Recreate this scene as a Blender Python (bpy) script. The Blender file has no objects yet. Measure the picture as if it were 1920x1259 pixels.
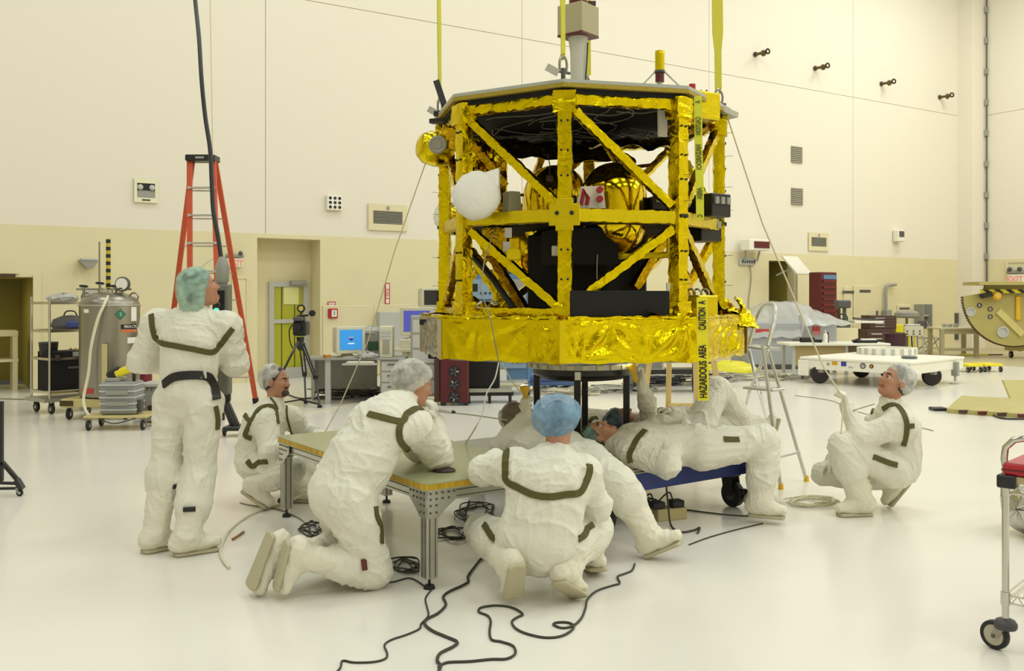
import bpy, bmesh, math, random
import numpy as np
from mathutils import Vector, Matrix, Euler
from mathutils.bvhtree import BVHTree

SC = bpy.context.scene
COL = SC.collection
random.seed(7)
FPX, CAMZ, HZ = 1750.0, 1.62, 560.0

# ---------------- camera, world, lights, exposure ----------------
cd = bpy.data.cameras.new('camera')
cam = bpy.data.objects.new('camera', cd)
COL.objects.link(cam)
cam.location = (0, 0, CAMZ)
cam.rotation_euler = (math.pi / 2, 0, 0)
cd.sensor_width = 36
cd.lens = FPX / 1920 * 36
cd.shift_y = -(629.5 - HZ) / 1920
cd.clip_end = 200
SC.camera = cam

vs = SC.view_settings
vs.view_transform = 'Standard'
vs.look = 'None'
vs.gamma = 1
vs.use_curve_mapping = False
vs.exposure = 0.0

world = bpy.data.worlds.new('world')
SC.world = world
world.use_nodes = True
bgn = world.node_tree.nodes['Background']
bgn.inputs[0].default_value = (1.0, 0.97, 0.84, 1)
bgn.inputs[1].default_value = 0.05

U = Vector((0.845, 0.535, 0)).normalized()      # along the far wall
NRM = Vector((U.y, -U.x, 0))                     # out of the far wall, into the room
RZ = math.atan2(U.y, U.x)
CORNER = Vector((15.14, 30.8, 0))
LAMP_COL = (0.955, 1.0, 0.95)
CEIL_Z = 13.0


def room(s, t, z=0.0):
    p = CORNER + U * s + NRM * t
    return Vector((p.x, p.y, z))


# rows of ceiling luminaires of the high bay
for i, s in enumerate((-37, -30, -23, -16, -9, -4.5)):
    for j, t in enumerate((5, 13, 21, 29)):
        ld = bpy.data.lights.new('ceiling_luminaire', 'AREA')
        ld.shape = 'RECTANGLE'
        ld.size, ld.size_y = 3.2, 3.2
        ld.energy = {-37: 170, -30: 200, -23: 232, -16: 230, -9: 222, -4.5: 385}[s]
        ld.color = LAMP_COL
        lo = bpy.data.objects.new('ceiling_luminaire', ld)
        lo.location = room(s, t, CEIL_Z - 0.25)
        lo.rotation_euler = (0, 0, RZ)
        COL.objects.link(lo)


# ---------------- pixel <-> place helpers ----------------
def P(px, py, Y):
    return Vector(((px - 960) / FPX * Y, Y, CAMZ - (py - HZ) / FPX * Y))


def G(px, py, z=0.0):
    return P(px, py, (CAMZ - z) * FPX / (py - HZ))


def ray(px, py):
    return Vector(((px - 960) / FPX, 1, -(py - HZ) / FPX))


def D(px, py, a, L, sign=1):
    """point on the pixel's ray at distance L from a (sign +1 far, -1 near)"""
    d = ray(px, py)
    o = Vector((0, 0, CAMZ)) - a
    A, B, C = d.dot(d), 2 * o.dot(d), o.dot(o) - L * L
    q = B * B - 4 * A * C
    t = (-B + sign * math.sqrt(max(q, 0))) / (2 * A)
    return Vector((0, 0, CAMZ)) + d * t


def W(px, py, off=0.0):
    """pixel on the far wall -> (s, z)"""
    k = (px - 960) / FPX
    c = CORNER + NRM * off
    s = (c.y * k - c.x) / (U.x - U.y * k)
    Y = c.y + U.y * s
    return s, CAMZ - (py - HZ) / FPX * Y


# ---------------- materials ----------------
def srgb(h):
    if isinstance(h, str):
        h = tuple(int(h[i:i + 2], 16) / 255 for i in (0, 2, 4))
    return tuple(c / 12.92 if c <= 0.04045 else ((c + 0.055) / 1.055) ** 2.4 for c in h) + (1.0,)


MATS = {}


def mat(name, col, rough=0.5, metal=0.0, bump=0.0, bscale=20.0, var=0.0, vscale=4.0, alpha=1.0, trans=0.0,
        emit=0.0, coat=0.0, ridged=False, stretch=None, sss=0.0, aniso=None, spec=None):
    if name in MATS:
        return MATS[name]
    m = bpy.data.materials.new(name)
    m.use_nodes = True
    nt = m.node_tree
    b = nt.nodes['Principled BSDF']
    c = srgb(col)
    b.inputs['Base Color'].default_value = c
    b.inputs['Roughness'].default_value = rough
    b.inputs['Metallic'].default_value = metal
    b.inputs['Alpha'].default_value = alpha
    b.inputs['Transmission Weight'].default_value = trans
    b.inputs['Coat Weight'].default_value = coat
    if spec is not None:
        b.inputs['Specular IOR Level'].default_value = spec
    if emit:
        b.inputs['Emission Color'].default_value = c
        b.inputs['Emission Strength'].default_value = emit
    L = nt.links.new
    if bump or var:
        tc = nt.nodes.new('ShaderNodeTexCoord')
        src = tc.outputs['Object']
        if stretch:
            mp = nt.nodes.new('ShaderNodeMapping')
            mp.inputs['Scale'].default_value = stretch
            L(src, mp.inputs[0])
            src = mp.outputs[0]
    if var:
        n = nt.nodes.new('ShaderNodeTexNoise')
        n.inputs['Scale'].default_value = vscale
        n.inputs['Detail'].default_value = 4
        L(src, n.inputs['Vector'])
        r = nt.nodes.new('ShaderNodeValToRGB')
        r.color_ramp.elements[0].position = 0.3
        r.color_ramp.elements[1].position = 0.7
        r.color_ramp.elements[0].color = tuple(x * (1 - var) for x in c[:3]) + (1,)
        r.color_ramp.elements[1].color = tuple(min(1, x * (1 + var * 0.5)) for x in c[:3]) + (1,)
        L(n.outputs['Fac'], r.inputs[0])
        L(r.outputs[0], b.inputs['Base Color'])
    if bump:
        n = nt.nodes.new('ShaderNodeTexNoise')
        n.inputs['Scale'].default_value = bscale
        n.inputs['Detail'].default_value = 5
        if ridged:
            n.inputs['Distortion'].default_value = 1.2
        L(src, n.inputs['Vector'])
        h = n.outputs['Fac']
        if ridged:
            a = nt.nodes.new('ShaderNodeMath'); a.operation = 'SUBTRACT'; a.inputs[1].default_value = 0.5
            L(h, a.inputs[0])
            a2 = nt.nodes.new('ShaderNodeMath'); a2.operation = 'ABSOLUTE'
            L(a.outputs[0], a2.inputs[0])
            h = a2.outputs[0]
        bp = nt.nodes.new('ShaderNodeBump')
        bp.inputs['Strength'].default_value = bump
        bp.inputs['Distance'].default_value = 0.02
        L(h, bp.inputs['Height'])
        L(bp.outputs[0], b.inputs['Normal'])
    MATS[name] = m
    return m


M_WALL = mat('cream_wall_paint', 'ECE4D2', 0.55)
M_TAN = mat('tan_wall_paint', 'E5DAB0', 0.5, var=0.03, vscale=1.5)
M_TAN2 = mat('pale_tan_paint', 'E4D8B0', 0.5)
M_FOIL = mat('gold_foil', 'DFC80E', 0.15, 1.0, bump=0.7, bscale=8, ridged=True)
M_FOIL2 = mat('amber_gold_foil', 'CDA616', 0.16, 1.0, bump=0.8, bscale=12, ridged=True)
M_TANK = mat('polished_gold_foil', 'DCBE14', 0.1, 1.0, bump=0.13, bscale=9, ridged=True)
M_GTAPE = mat('gold_tape', 'DCC612', 0.3, 0.85, bump=0.3, bscale=14, ridged=True)
M_SILVER = mat('silver_foil', 'A5A296', 0.3, 1.0, bump=0.6, bscale=9, ridged=True)
M_BLACK = mat('black_blanket', '0A0909', 0.8, bump=0.15, bscale=12)
M_BLKP = mat('black_plastic', '1B1A1C', 0.38)
M_RUB = mat('black_rubber', '17151A', 0.5)
M_ALU = mat('aluminium', 'C6C6BE', 0.32, 0.9, var=0.05, vscale=8)
M_ALUD = mat('dull_aluminium', 'B4B3A8', 0.42, 0.7, var=0.08, vscale=6)
M_CHROME = mat('chrome', 'C9C6BC', 0.18, 1.0)
M_STEEL = mat('brushed_steel', '9C978A', 0.34, 0.9, bump=0.05, bscale=40, stretch=(1, 1, 0.1), var=0.1, vscale=3)
M_GREY = mat('grey_paint', '9D9C92', 0.5, var=0.06)
M_DGREY = mat('dark_grey_paint', '55534F', 0.5)
M_LGREY = mat('light_grey_paint', 'BFBFB8', 0.5, var=0.03)
M_BEIGE = mat('computer_beige', 'D5CFB4', 0.5)
M_WHITE = mat('white_paint', 'F1EDDD', 0.4)
M_RED = mat('red_paint', 'B3222A', 0.4)
M_DRED = mat('dark_red_paint', '5E1518', 0.4)
M_ORANGE = mat('orange_fibreglass', 'CB5430', 0.42, var=0.08)
M_YEL = mat('yellow_paint', 'E8D820', 0.45)
M_YSTRAP = mat('yellow_webbing', 'D2CC40', 0.7, bump=0.25, bscale=160)
M_YGLOVE = mat('yellow_plastic', 'E5B41C', 0.4)
M_BLUE = mat('blue_paint', '27377E', 0.45, var=0.12, vscale=5)
M_LBLUE = mat('light_blue_paint', '5F82A8', 0.5)
M_BROWN = mat('brown_steel', '4A3024', 0.45)
M_WOOD = mat('pale_wood', 'D3B878', 0.6, var=0.12, vscale=6, stretch=(3, 3, 0.4))
M_OLIVEW = mat('olive_webbing', '5A5527', 0.8, bump=0.3, bscale=150)
M_GREENTOP = mat('green_honeycomb_skin', 'A9A981', 0.3, var=0.05, vscale=5)
M_HCELL = mat('honeycomb_edge', 'D6AE2E', 0.5, 0.3, bump=0.8, bscale=60, stretch=(1, 1, 0.2), var=0.25, vscale=30)
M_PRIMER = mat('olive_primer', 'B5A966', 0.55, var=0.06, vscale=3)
M_ROPE = mat('white_rope', 'D9D2B2', 0.8)
M_CABLE = mat('dark_cable', '3B3A2E', 0.6)
M_GCABLE = mat('grey_cable', '8C8870', 0.6)
M_PLASTIC = mat('clear_plastic_sheet', 'C9C8C4', 0.15, alpha=0.72, bump=0.8, bscale=6, ridged=True)
M_PAPER = mat('white_paper', 'EFEDE2', 0.7)
M_CLOTH = mat('white_blanket_cloth', 'EDEADF', 0.85, bump=0.5, bscale=10, ridged=True)
M_REDLBL = mat('red_label', 'C4423A', 0.5)
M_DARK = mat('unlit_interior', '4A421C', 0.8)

# ---------------- mesh builder ----------------
class MB:
    def __init__(s):
        s.v, s.f, s.mi, s.cur = [], [], [], 0

    def add(s, vs_, fs_):
        o = len(s.v)
        s.v += [Vector(v) for v in vs_]
        s.f += [tuple(o + i for i in f) for f in fs_]
        s.mi += [s.cur] * len(fs_)
        return s

    def box(s, c, d, rz=0.0, R=None):
        c = Vector(c)
        R = R or Matrix.Rotation(rz, 3, 'Z')
        h = [x / 2 for x in d]
        vs_ = [c + R @ Vector((x * h[0], y * h[1], z * h[2])) for z in (-1, 1) for y in (-1, 1) for x in (-1, 1)]
        return s.add(vs_, [(0, 2, 3, 1), (4, 5, 7, 6), (0, 1, 5, 4), (1, 3, 7, 5), (3, 2, 6, 7), (2, 0, 4, 6)])

    def bb(s, x0, x1, y0, y1, z0, z1):
        return s.box(((x0 + x1) / 2, (y0 + y1) / 2, (z0 + z1) / 2), (abs(x1 - x0), abs(y1 - y0), abs(z1 - z0)))

    def beam(s, a, b, w, h, up=(0, 0, 1)):
        a, b = Vector(a), Vector(b)
        z = (b - a).normalized()
        up = Vector(up)
        x = z.cross(up)
        if x.length < 1e-4:
            x = z.cross(Vector((0, 1, 0)))
        x.normalize()
        y = x.cross(z)
        R = Matrix((x, y, z)).transposed()
        return s.box((a + b) / 2, (w, h, (b - a).length), R=R)

    def ring(s, c, x, y, r, n, ry=None):
        ry = r if ry is None else ry
        return [c + x * (r * math.cos(2 * math.pi * i / n)) + y * (ry * math.sin(2 * math.pi * i / n)) for i in range(n)]

    def rings(s, rs, cap=True, closed=False):
        n = len(rs[0])
        vs_ = [v for r in rs for v in r]
        fs_ = []
        m = len(rs)
        for j in range(m if closed else m - 1):
            k = (j + 1) % m
            for i in range(n):
                q = (i + 1) % n
                fs_.append((j * n + i, j * n + q, k * n + q, k * n + i))
        if cap and not closed:
            fs_.append(tuple(range(n))[::-1])
            fs_.append(tuple((m - 1) * n + i for i in range(n)))
        return s.add(vs_, fs_)

    def cyl(s, a, b, r1, r2=None, n=16):
        a, b = Vector(a), Vector(b)
        r2 = r1 if r2 is None else r2
        z = (b - a).normalized()
        x = z.orthogonal().normalized()
        y = z.cross(x)
        return s.rings([s.ring(a, x, y, r1, n), s.ring(b, x, y, r2, n)])

    def tube(s, pts, r, n=8, closed=False):
        pts = [Vector(p) for p in pts]
        rs = []
        m = len(pts)
        x = None
        for i, p in enumerate(pts):
            if closed:
                t = (pts[(i + 1) % m] - pts[i - 1])
            else:
                t = pts[min(i + 1, m - 1)] - pts[max(i - 1, 0)]
            t.normalize()
            if x is None:
                x = t.orthogonal().normalized()
            x = (x - t * x.dot(t))
            if x.length < 1e-5:
                x = t.orthogonal()
            x.normalize()
            rr = r[i] if isinstance(r, (list, tuple)) else r
            rs.append(s.ring(p, x, t.cross(x), rr, n))
        return s.rings(rs, True, closed)

    def lathe(s, prof, c=(0, 0, 0), axis=(0, 0, 1), n=24, sx=1.0, sy=1.0):
        c = Vector(c)
        z = Vector(axis).normalized()
        x = Vector((1, 0, 0)) if abs(z.z) > 0.9 else z.orthogonal().normalized()
        x = (x - z * x.dot(z)).normalized()
        y = z.cross(x)
        cl = prof[0][0] > .001 and len(prof) > 3 and abs(prof[0][0] - prof[-1][0]) < 1e-5
        return s.rings([s.ring(c + z * h, x, y, max(r, 1e-4) * sx, n, max(r, 1e-4) * sy) for r, h in prof], True, cl)

    def prism(s, poly, z0, z1, M=None):
        n = len(poly)
        M = M or Matrix.Identity(4)
        vs_ = [M @ Vector((p[0], p[1], z0)) for p in poly] + [M @ Vector((p[0], p[1], z1)) for p in poly]
        fs_ = [tuple(range(n))[::-1], tuple(range(n, 2 * n))] + [(i, (i + 1) % n, n + (i + 1) % n, n + i) for i in range(n)]
        return s.add(vs_, fs_)

    def sphere(s, c, r, n=16, m=10, sc=(1, 1, 1)):
        c = Vector(c)
        rs = []
        for j in range(m + 1):
            t = math.pi * j / m
            rr = max(math.sin(t), 1e-3) * r
            rs.append([c + Vector((rr * math.cos(2 * math.pi * i / n) * sc[0], rr * math.sin(2 * math.pi * i / n) * sc[1], -r * math.cos(t) * sc[2])) for i in range(n)])
        return s.rings(rs)

    def torus(s, c, R, r, axis=(0, 0, 1), n=24, m=8, arc=None):
        z = Vector(axis).normalized()
        x = z.orthogonal().normalized()
        y = z.cross(x)
        c = Vector(c)
        pts = [c + x * R * math.cos(2 * math.pi * i / n) + y * R * math.sin(2 * math.pi * i / n) for i in range(n)]
        return s.tube(pts, r, m, closed=True)

    def foil(s, a, b, w, h, seg=None, amp=0.006, up=(0, 0, 1), taper=1.0):
        """a foil-wrapped, crumpled bar"""
        a, b = Vector(a), Vector(b)
        z = (b - a).normalized()
        up = Vector(up)
        x = z.cross(up)
        if x.length < 1e-3:
            x = z.cross(Vector((0, 1, 0)))
        x.normalize()
        y = x.cross(z)
        Ln = (b - a).length
        seg = seg or max(3, int(Ln / 0.035))
        rs = []
        base = [(-1, -1), (-.3, -1.05), (.4, -1.04), (1, -1), (1.05, -.2), (1.04, .4), (1, 1), (.3, 1.05), (-.4, 1.04), (-1, 1), (-1.05, .3), (-1.03, -.4)]
        ph = random.random() * 20
        for i in range(seg + 1):
            t = i / seg
            k = 1 + (taper - 1) * t
            c = a + z * (Ln * t)
            rg = []
            for q, (p0, p1) in enumerate(base):
                jx, jy = random.uniform(-amp, amp), random.uniform(-amp, amp)
                rg.append(c + x * (p0 * w / 2 * k + jx) + y * (p1 * h / 2 * k + jy) + z * random.uniform(-amp, amp))
            rs.append(rg)
        return s.rings(rs)

    def build(s, name, m, parent=None, world=False, smooth=35, bev=0.0, xf=None, loc=None):
        me = bpy.data.meshes.new(name)
        vs_ = s.v
        if xf is not None:
            vs_ = [xf @ v for v in vs_]
        if world and parent is not None:
            inv = XF[parent.name].inverted()
            vs_ = [inv @ v for v in vs_]
        elif world and loc is not None:
            l = Vector(loc)
            vs_ = [v - l for v in vs_]
        me.from_pydata([tuple(v) for v in vs_], [], s.f)
        bm = bmesh.new()
        bm.from_mesh(me)
        bmesh.ops.recalc_face_normals(bm, faces=bm.faces)
        if bev:
            es = [e for e in bm.edges if len(e.link_faces) == 2 and e.calc_face_angle(0) > 0.6]
            bmesh.ops.bevel(bm, geom=es, offset=bev, segments=1, affect='EDGES', clamp_overlap=True)
        bm.to_mesh(me)
        bm.free()
        ms = m if isinstance(m, (list, tuple)) else [m]
        for q in ms:
            me.materials.append(q)
        if len(ms) > 1 and not bev:
            me.polygons.foreach_set('material_index', s.mi)
        if smooth:
            me.polygons.foreach_set('use_smooth', [True] * len(me.polygons))
            me.set_sharp_from_angle(angle=math.radians(smooth))
        o = bpy.data.objects.new(name, me)
        COL.objects.link(o)
        if parent is not None:
            o.parent = parent
        if loc is not None:
            o.location = loc
        return o


XF = {}


def tag(o, label, cat, group=None, kind=None):
    o['label'] = label
    o['category'] = cat
    if group:
        o['group'] = group
    if kind:
        o['kind'] = kind
    return o


def thing(name, label, cat, loc=(0, 0, 0), rz=0.0, group=None):
    o = bpy.data.objects.new(name, None)
    o.empty_display_size = 0.1
    COL.objects.link(o)
    o.location = loc
    o.rotation_euler = (0, 0, rz)
    XF[o.name] = Matrix.Translation(Vector(loc)) @ Matrix.Rotation(rz, 4, 'Z')
    return tag(o, label, cat, group)


def sub(o):
    """register a mesh part so that world-space sub-parts can hang from it"""
    XF[o.name] = XF[o.parent.name].copy() if o.parent and o.parent.name in XF else Matrix.Identity(4)
    return o


def plab(o, label):
    o['label'] = label
    return o


def bx(x0, x1, y0, y1, z0, z1):
    return MB().bb(x0, x1, y0, y1, z0, z1)


def copytree(o, loc, rz, label, group=None):
    r = o.copy()
    COL.objects.link(r)
    r.location = loc
    r.rotation_euler = (0, 0, rz)
    r['label'] = label
    if group:
        r['group'] = group
    for ch in o.children:
        c = ch.copy(); COL.objects.link(c); c.parent = r
        for g in ch.children:
            d = g.copy(); COL.objects.link(d); d.parent = c
    return r


def smoothpts(pts, k=6, closed=False):
    """Catmull-Rom through the points"""
    pts = [Vector(p) for p in pts]
    n = len(pts)
    out = []
    for i in range(n - (0 if closed else 1)):
        g = lambda j: pts[j % n] if closed else pts[min(max(j, 0), n - 1)]
        p0, p1, p2, p3 = g(i - 1), g(i), g(i + 1), g(i + 2)
        for q in range(k):
            t = q / k
            out.append(0.5 * ((2 * p1) + (p2 - p0) * t + (2 * p0 - 5 * p1 + 4 * p2 - p3) * t * t + (3 * p1 - p0 - 3 * p2 + p3) * t ** 3))
    if not closed:
        out.append(pts[-1])
    return out


def text_mesh(body, size, m, name, parent, M, depth=0.002, ax='CENTER', bold=0.0, sx=1.0, fit=0):
    cu = bpy.data.curves.new(name, 'FONT')
    cu.body = body
    cu.size = size
    cu.extrude = depth
    cu.offset = bold
    cu.align_x = ax
    cu.align_y = 'CENTER'
    to = bpy.data.objects.new(name, cu)
    COL.objects.link(to)
    dg = bpy.context.evaluated_depsgraph_get()
    me = bpy.data.meshes.new_from_object(to.evaluated_get(dg))
    bpy.data.objects.remove(to)
    bpy.data.curves.remove(cu)
    if fit:
        xs = [v.co.x for v in me.vertices]
        sx = fit / (max(xs) - min(xs))
    me.transform(Matrix.Diagonal((sx, 1, 1, 1)))
    me.transform(M)
    me.materials.clear()
    me.materials.append(m)
    o = bpy.data.objects.new(name, me)
    COL.objects.link(o)
    o.parent = parent
    return o


def frame(o, x, y):
    """matrix with origin o, local x and y axes"""
    x = Vector(x).normalized(); y = Vector(y).normalized(); z = x.cross(y)
    M = Matrix((x, y, z)).transposed().to_4x4()
    M.translation = Vector(o)
    return M
# ================= the room =================
def struct(o, **k):
    o['kind'] = 'structure'
    return o


M_FLOOR = mat('white_floor_coating', 'ECE7DC', 0.2, var=0.03, vscale=0.8, spec=0.45)
M_FLOOR2 = mat('worn_beige_floor', 'BFB391', 0.35, var=0.1, vscale=1.2)
M_CEIL = mat('ceiling_grey', '8A8984', 0.7)

fl = MB()
fl.prism([room(-50, -2)[:2], room(1, -2)[:2], room(1, 38)[:2], room(-50, 38)[:2]], -0.2, 0.0)
struct(fl.build('floor', M_FLOOR, smooth=0))
e1 = G(1920, 688.5)
s_edge = (e1 - CORNER).dot(U)
f2 = MB()
f2.prism([room(s_edge, 0.0)[:2], room(0, 0.0)[:2], room(0, 34)[:2], room(s_edge, 34)[:2]], 0.0005, 0.003)
struct(f2.build('floor_apron', M_FLOOR2, smooth=0))

BZ = 2.88            # top of the tan band
RZ2 = W(1440, 154)[1]   # upper joint
WL = -46.0
XW = Matrix.Translation(CORNER) @ Matrix.Rotation(RZ, 4, 'Z')


def wall_items(name, loc, rz):
    o = MB().bb(WL, 0.6, 0.03, 0.25, BZ, CEIL_Z).build(name, M_WALL, smooth=0)
    o.location = loc
    o.rotation_euler = (0, 0, rz)
    XF[o.name] = Matrix.Translation(Vector(loc)) @ Matrix.Rotation(rz, 4, 'Z')
    return struct(o)


wb = wall_items('wall_back', CORNER, RZ)
seams = [0.0, -5.98, -11.8, -17.65, -23.6, -29.5, -35.4, -41.3, WL]
J = 0.014
for a, b in zip(seams[1:], seams[:-1]):
    for z0, z1 in ((BZ, RZ2), (RZ2, 12.3), (12.3, CEIL_Z)):
        bx(a + J / 2, b - J / 2, 0, 0.029, z0 + (J / 2 if z0 > BZ else 0), z1 - J / 2).build('wall_panel', M_WALL, wb, smooth=0)

# tan lower wall with its openings
sA0, sA1 = WL, W(66, 520)[0]              # storage opening at the far left
zA = W(66, 520)[1]
sA0 = sA1 - 3.2
sR0, sR1 = W(482, 447)[0], W(600, 449)[0]  # door recess
zR = W(540, 448)[1]
sD0, sD1 = W(1441, 500)[0], W(1489, 491)[0]  # dark doorway beyond the spacecraft
zD = W(1480, 490)[1]
lw = MB()


def tanrun(a, b, z0=0.0, z1=BZ):
    lw.bb(a, b, -0.012, 0.25, z0, z1)


tanrun(WL, sA0); tanrun(sA0, sA1, zA); tanrun(sA1, sR0); tanrun(sR0, sR1, zR); tanrun(sR1, sD0); tanrun(sD0, sD1, zD); tanrun(sD1, 0.25)
lw.build('lower_wall', M_TAN, wb, smooth=0)
# recess box
rc = MB()
RD = 0.55
rc.bb(sR0 - .1, sR1 + .1, RD, RD + .1, 0, zR + .1).bb(sR0 - .1, sR0, .25, RD, 0, zR).bb(sR1, sR1 + .1, .25, RD, 0, zR).bb(sR0, sR1, .25, RD, zR, zR + .1)
rc.build('recess', M_TAN, wb, smooth=0)
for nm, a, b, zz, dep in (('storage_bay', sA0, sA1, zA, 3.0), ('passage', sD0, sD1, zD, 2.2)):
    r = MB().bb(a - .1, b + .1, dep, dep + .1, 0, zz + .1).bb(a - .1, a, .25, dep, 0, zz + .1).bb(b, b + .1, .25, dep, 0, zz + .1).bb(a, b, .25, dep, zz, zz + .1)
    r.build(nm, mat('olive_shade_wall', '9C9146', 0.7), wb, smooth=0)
bl = bpy.data.lights.new('bay_lamp', 'AREA'); bl.size = .8; bl.energy = 13; bl.color = (1, .95, .6)
bo = bpy.data.objects.new('bay_lamp', bl); COL.objects.link(bo); q = room(sA1 - 1.3, -1.2, zA - .06); bo.location = q

# right wall
wr = MB().bb(0, 40, 0.03, 0.25, BZ, CEIL_Z).build('wall_right', M_WALL, smooth=0)
wr.location = CORNER
wr.rotation_euler = (0, 0, RZ - math.pi / 2)
struct(wr)
for a, b in ((0.02, 6), (6, 12), (12, 18), (18, 24), (24, 30), (30, 36)):
    for z0, z1 in ((BZ, RZ2), (RZ2, 12.3), (12.3, CEIL_Z)):
        bx(a + J / 2, b - J / 2, 0, 0.029, z0 + (J / 2 if z0 > BZ else 0), z1 - J / 2).build('wall_panel', M_WALL, wr, smooth=0)
bx(-0.02, 40, -0.012, 0.25, 0, BZ).build('lower_wall', M_TAN, wr, smooth=0)
# remaining sides of the hall, behind the camera
lo = MB().box(room(WL, 17, CEIL_Z / 2), (0.2, 40, CEIL_Z), RZ).build('wall_left', M_WALL, smooth=0); struct(lo)
lo = MB().box(room(-23, 34.5, CEIL_Z / 2), (48, 0.2, CEIL_Z), RZ).build('wall_front', M_WALL, smooth=0); struct(lo)
lo = MB().box(room(-23, 17, CEIL_Z + .1), (48, 37, 0.2), RZ).build('ceiling', M_CEIL, smooth=0); struct(lo)


def wthing(name, label, cat, px, py, group=None, off=0.0):
    s, z = W(px, py)
    p = CORNER + U * s + NRM * (0.013 + off)
    return thing(name, label, cat, (p.x, p.y, z), RZ, group), s, z


def wsize(x0, y0, x1, y1):
    (a, z1), (b, z0) = W(x0, y0), W(x1, y1)
    s, z = W((x0 + x1) / 2, (y0 + y1) / 2)
    c, zt = W((x0 + x1) / 2, y0)
    d, zb = W((x0 + x1) / 2, y1)
    return b - a, zt - zb


# corner pilaster and pipe
o = MB().bb(-0.75, 0.02, -0.5, 0.05, 0, CEIL_Z).build('column', M_WALL, smooth=0); o.location = CORNER; o.rotation_euler = (0, 0, RZ); struct(o)
pc = CORNER + NRM * 0.58 + U * (-0.06)
t = struct(MB().cyl((0, 0, 0), (0, 0, 12.4), 0.022, n=10).build('trim_9', M_DGREY))
t.location = (pc.x, pc.y, .4); t.rotation_euler = (0, 0, RZ)
for k in range(12):
    bx(-.04, .04, -.04, .07, .5 + k, .68 + k).build('clamp', M_GREY, t, smooth=0)

# door inside the recess
sd0, sd1 = W(503, 527, -RD)[0], W(576, 527, -RD)[0]
zd = W(540, 529, -RD)[1]
dr = MB().bb(sd0, sd0 + .1, RD - .06, RD, 0, zd).bb(sd1 - .1, sd1, RD - .06, RD, 0, zd).bb(sd0 + .1, sd1 - .1, RD - .06, RD, zd - .1, zd).bb(sd0 + .1, sd1 - .1, RD - .06, RD, 0, .22).bb(sd0 + .1, sd1 - .1, RD - .06, RD, 1.12, 1.2)
dr = dr.build('door_1', M_LGREY, smooth=0)
dr.location = CORNER; dr.rotation_euler = (0, 0, RZ)
struct(dr)
MGL = mat('yellow_green_glass', 'B9B83A', 0.12, var=0.25, vscale=1.2, stretch=(1, 1, .5))
bx(sd0 + .1, sd1 - .1, RD - .02, RD - .005, 1.2, zd - .1).build('pane', MGL, dr, smooth=0)
bx(sd0 + .1, sd1 - .1, RD - .02, RD - .005, .22, 1.12).build('pane', MGL, dr, smooth=0)
for q in (.33, .66):
    bx(sd0 + (sd1 - sd0) * q - .008, sd0 + (sd1 - sd0) * q + .008, RD - .03, RD - .02, .22, zd - .1).build('curtain_seam', M_OLIVEW, dr, smooth=0)
bx(sd0 + .3, sd0 + .62, RD - .04, RD - .03, 1.5, 1.85).build('paper_notice', mat('yellowed_paper', 'E6E39A', .7), dr, smooth=0)
bx(sd0 + .42, sd0 + .75, RD - .16, RD - .06, zd - .06, zd + .03).build('door_closer', M_GREY, dr, bev=.01)
bx(sd1 - .22, sd1 - .18, RD - .14, RD - .06, 1.0, 1.3).build('door_handle', M_STEEL, dr, bev=.008)
# plain tan door left of the recess
s0, s1 = W(434, 523)[0], W(467, 523)[0]
zz = W(450, 523)[1]
dr = MB().bb(s0, s0 + .06, -.05, -.012, 0, zz).bb(s1 - .06, s1, -.05, -.012, 0, zz).bb(s0, s1, -.05, -.012, zz, zz + .06).build('door_2', M_TAN2, smooth=0)
dr.location = CORNER; dr.rotation_euler = (0, 0, RZ); struct(dr)
bx(s0 + .06, s1 - .06, -.035, -.012, 0, zz).build('door_leaf', M_TAN, dr, smooth=0)
bx(s0 + .12, s0 + .2, -.09, -.035, .98, 1.05).build('door_knob', M_STEEL, dr, bev=.02)
# opened pale door leaf beside the dark doorway
s0, s1 = W(1491, 490)[0], W(1541, 490)[0]
zz = W(1515, 490)[1]
dr = MB().bb(s0, s1, -.09, -.04, .02, zz).build('door_3', M_TAN2, smooth=0)
dr.location = CORNER; dr.rotation_euler = (0, 0, RZ); struct(dr)
bx(s0 + (s1 - s0) * .75, s0 + (s1 - s0) * .98, -.1, -.09, 1.25, 1.75).build('door_sign', M_LGREY, dr, smooth=0)
# door in the right wall under the exit sign
dr = MB().bb(1.2, 1.3, -.06, -.012, 0, 2.75).bb(4.0, 4.1, -.06, -.012, 0, 2.75).bb(1.2, 4.1, -.06, -.012, 2.75, 2.85).build('door_4', M_TAN2, smooth=0)
dr.location = CORNER; dr.rotation_euler = (0, 0, RZ - math.pi / 2); struct(dr)
bx(1.3, 4.0, -.03, -.012, 0, 2.75).build('door_leaf', mat('door_cream', 'E6DCB8', .5), dr, smooth=0)

# --- fittings on the wall ---
t, s, z = wthing('emergency_light', 'recessed emergency light with two round lamps in cream frame, high on wall', 'light fixture', 273, 358)
w, h = wsize(252, 336, 296, 381)
fr = MB()
for a in ((-w / 2, w / 2, h * .3, h / 2), (-w / 2, w / 2, -h / 2, -h * .3)):
    fr.bb(a[0], a[1], -.04, 0, a[2], a[3])
fr.bb(-w / 2, -w * .38, -.04, 0, -h * .3, h * .3).bb(w * .38, w / 2, -.04, 0, -h * .3, h * .3)
fr.build('frame', mat('cream_enamel', 'EDE8C8', .5), t, smooth=0)
bx(-w * .38, w * .38, -.012, 0, 0, h * .3).build('dark_recess', M_BLKP, t, smooth=0)
bx(-w * .38, w * .38, -.03, 0, -h * .3, 0).build('battery_cover', M_GREY, t, bev=.005)
for q in (-1, 1):
    MB().sphere((q * w * .25, -.04, h * .13), h * .12, sc=(1, .6, 1)).build('lamp', M_LGREY, t)
bx(-.07, .07, -.05, -.04, -h * .42, -h * .37).build('latch', M_BROWN, t, smooth=0)

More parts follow.
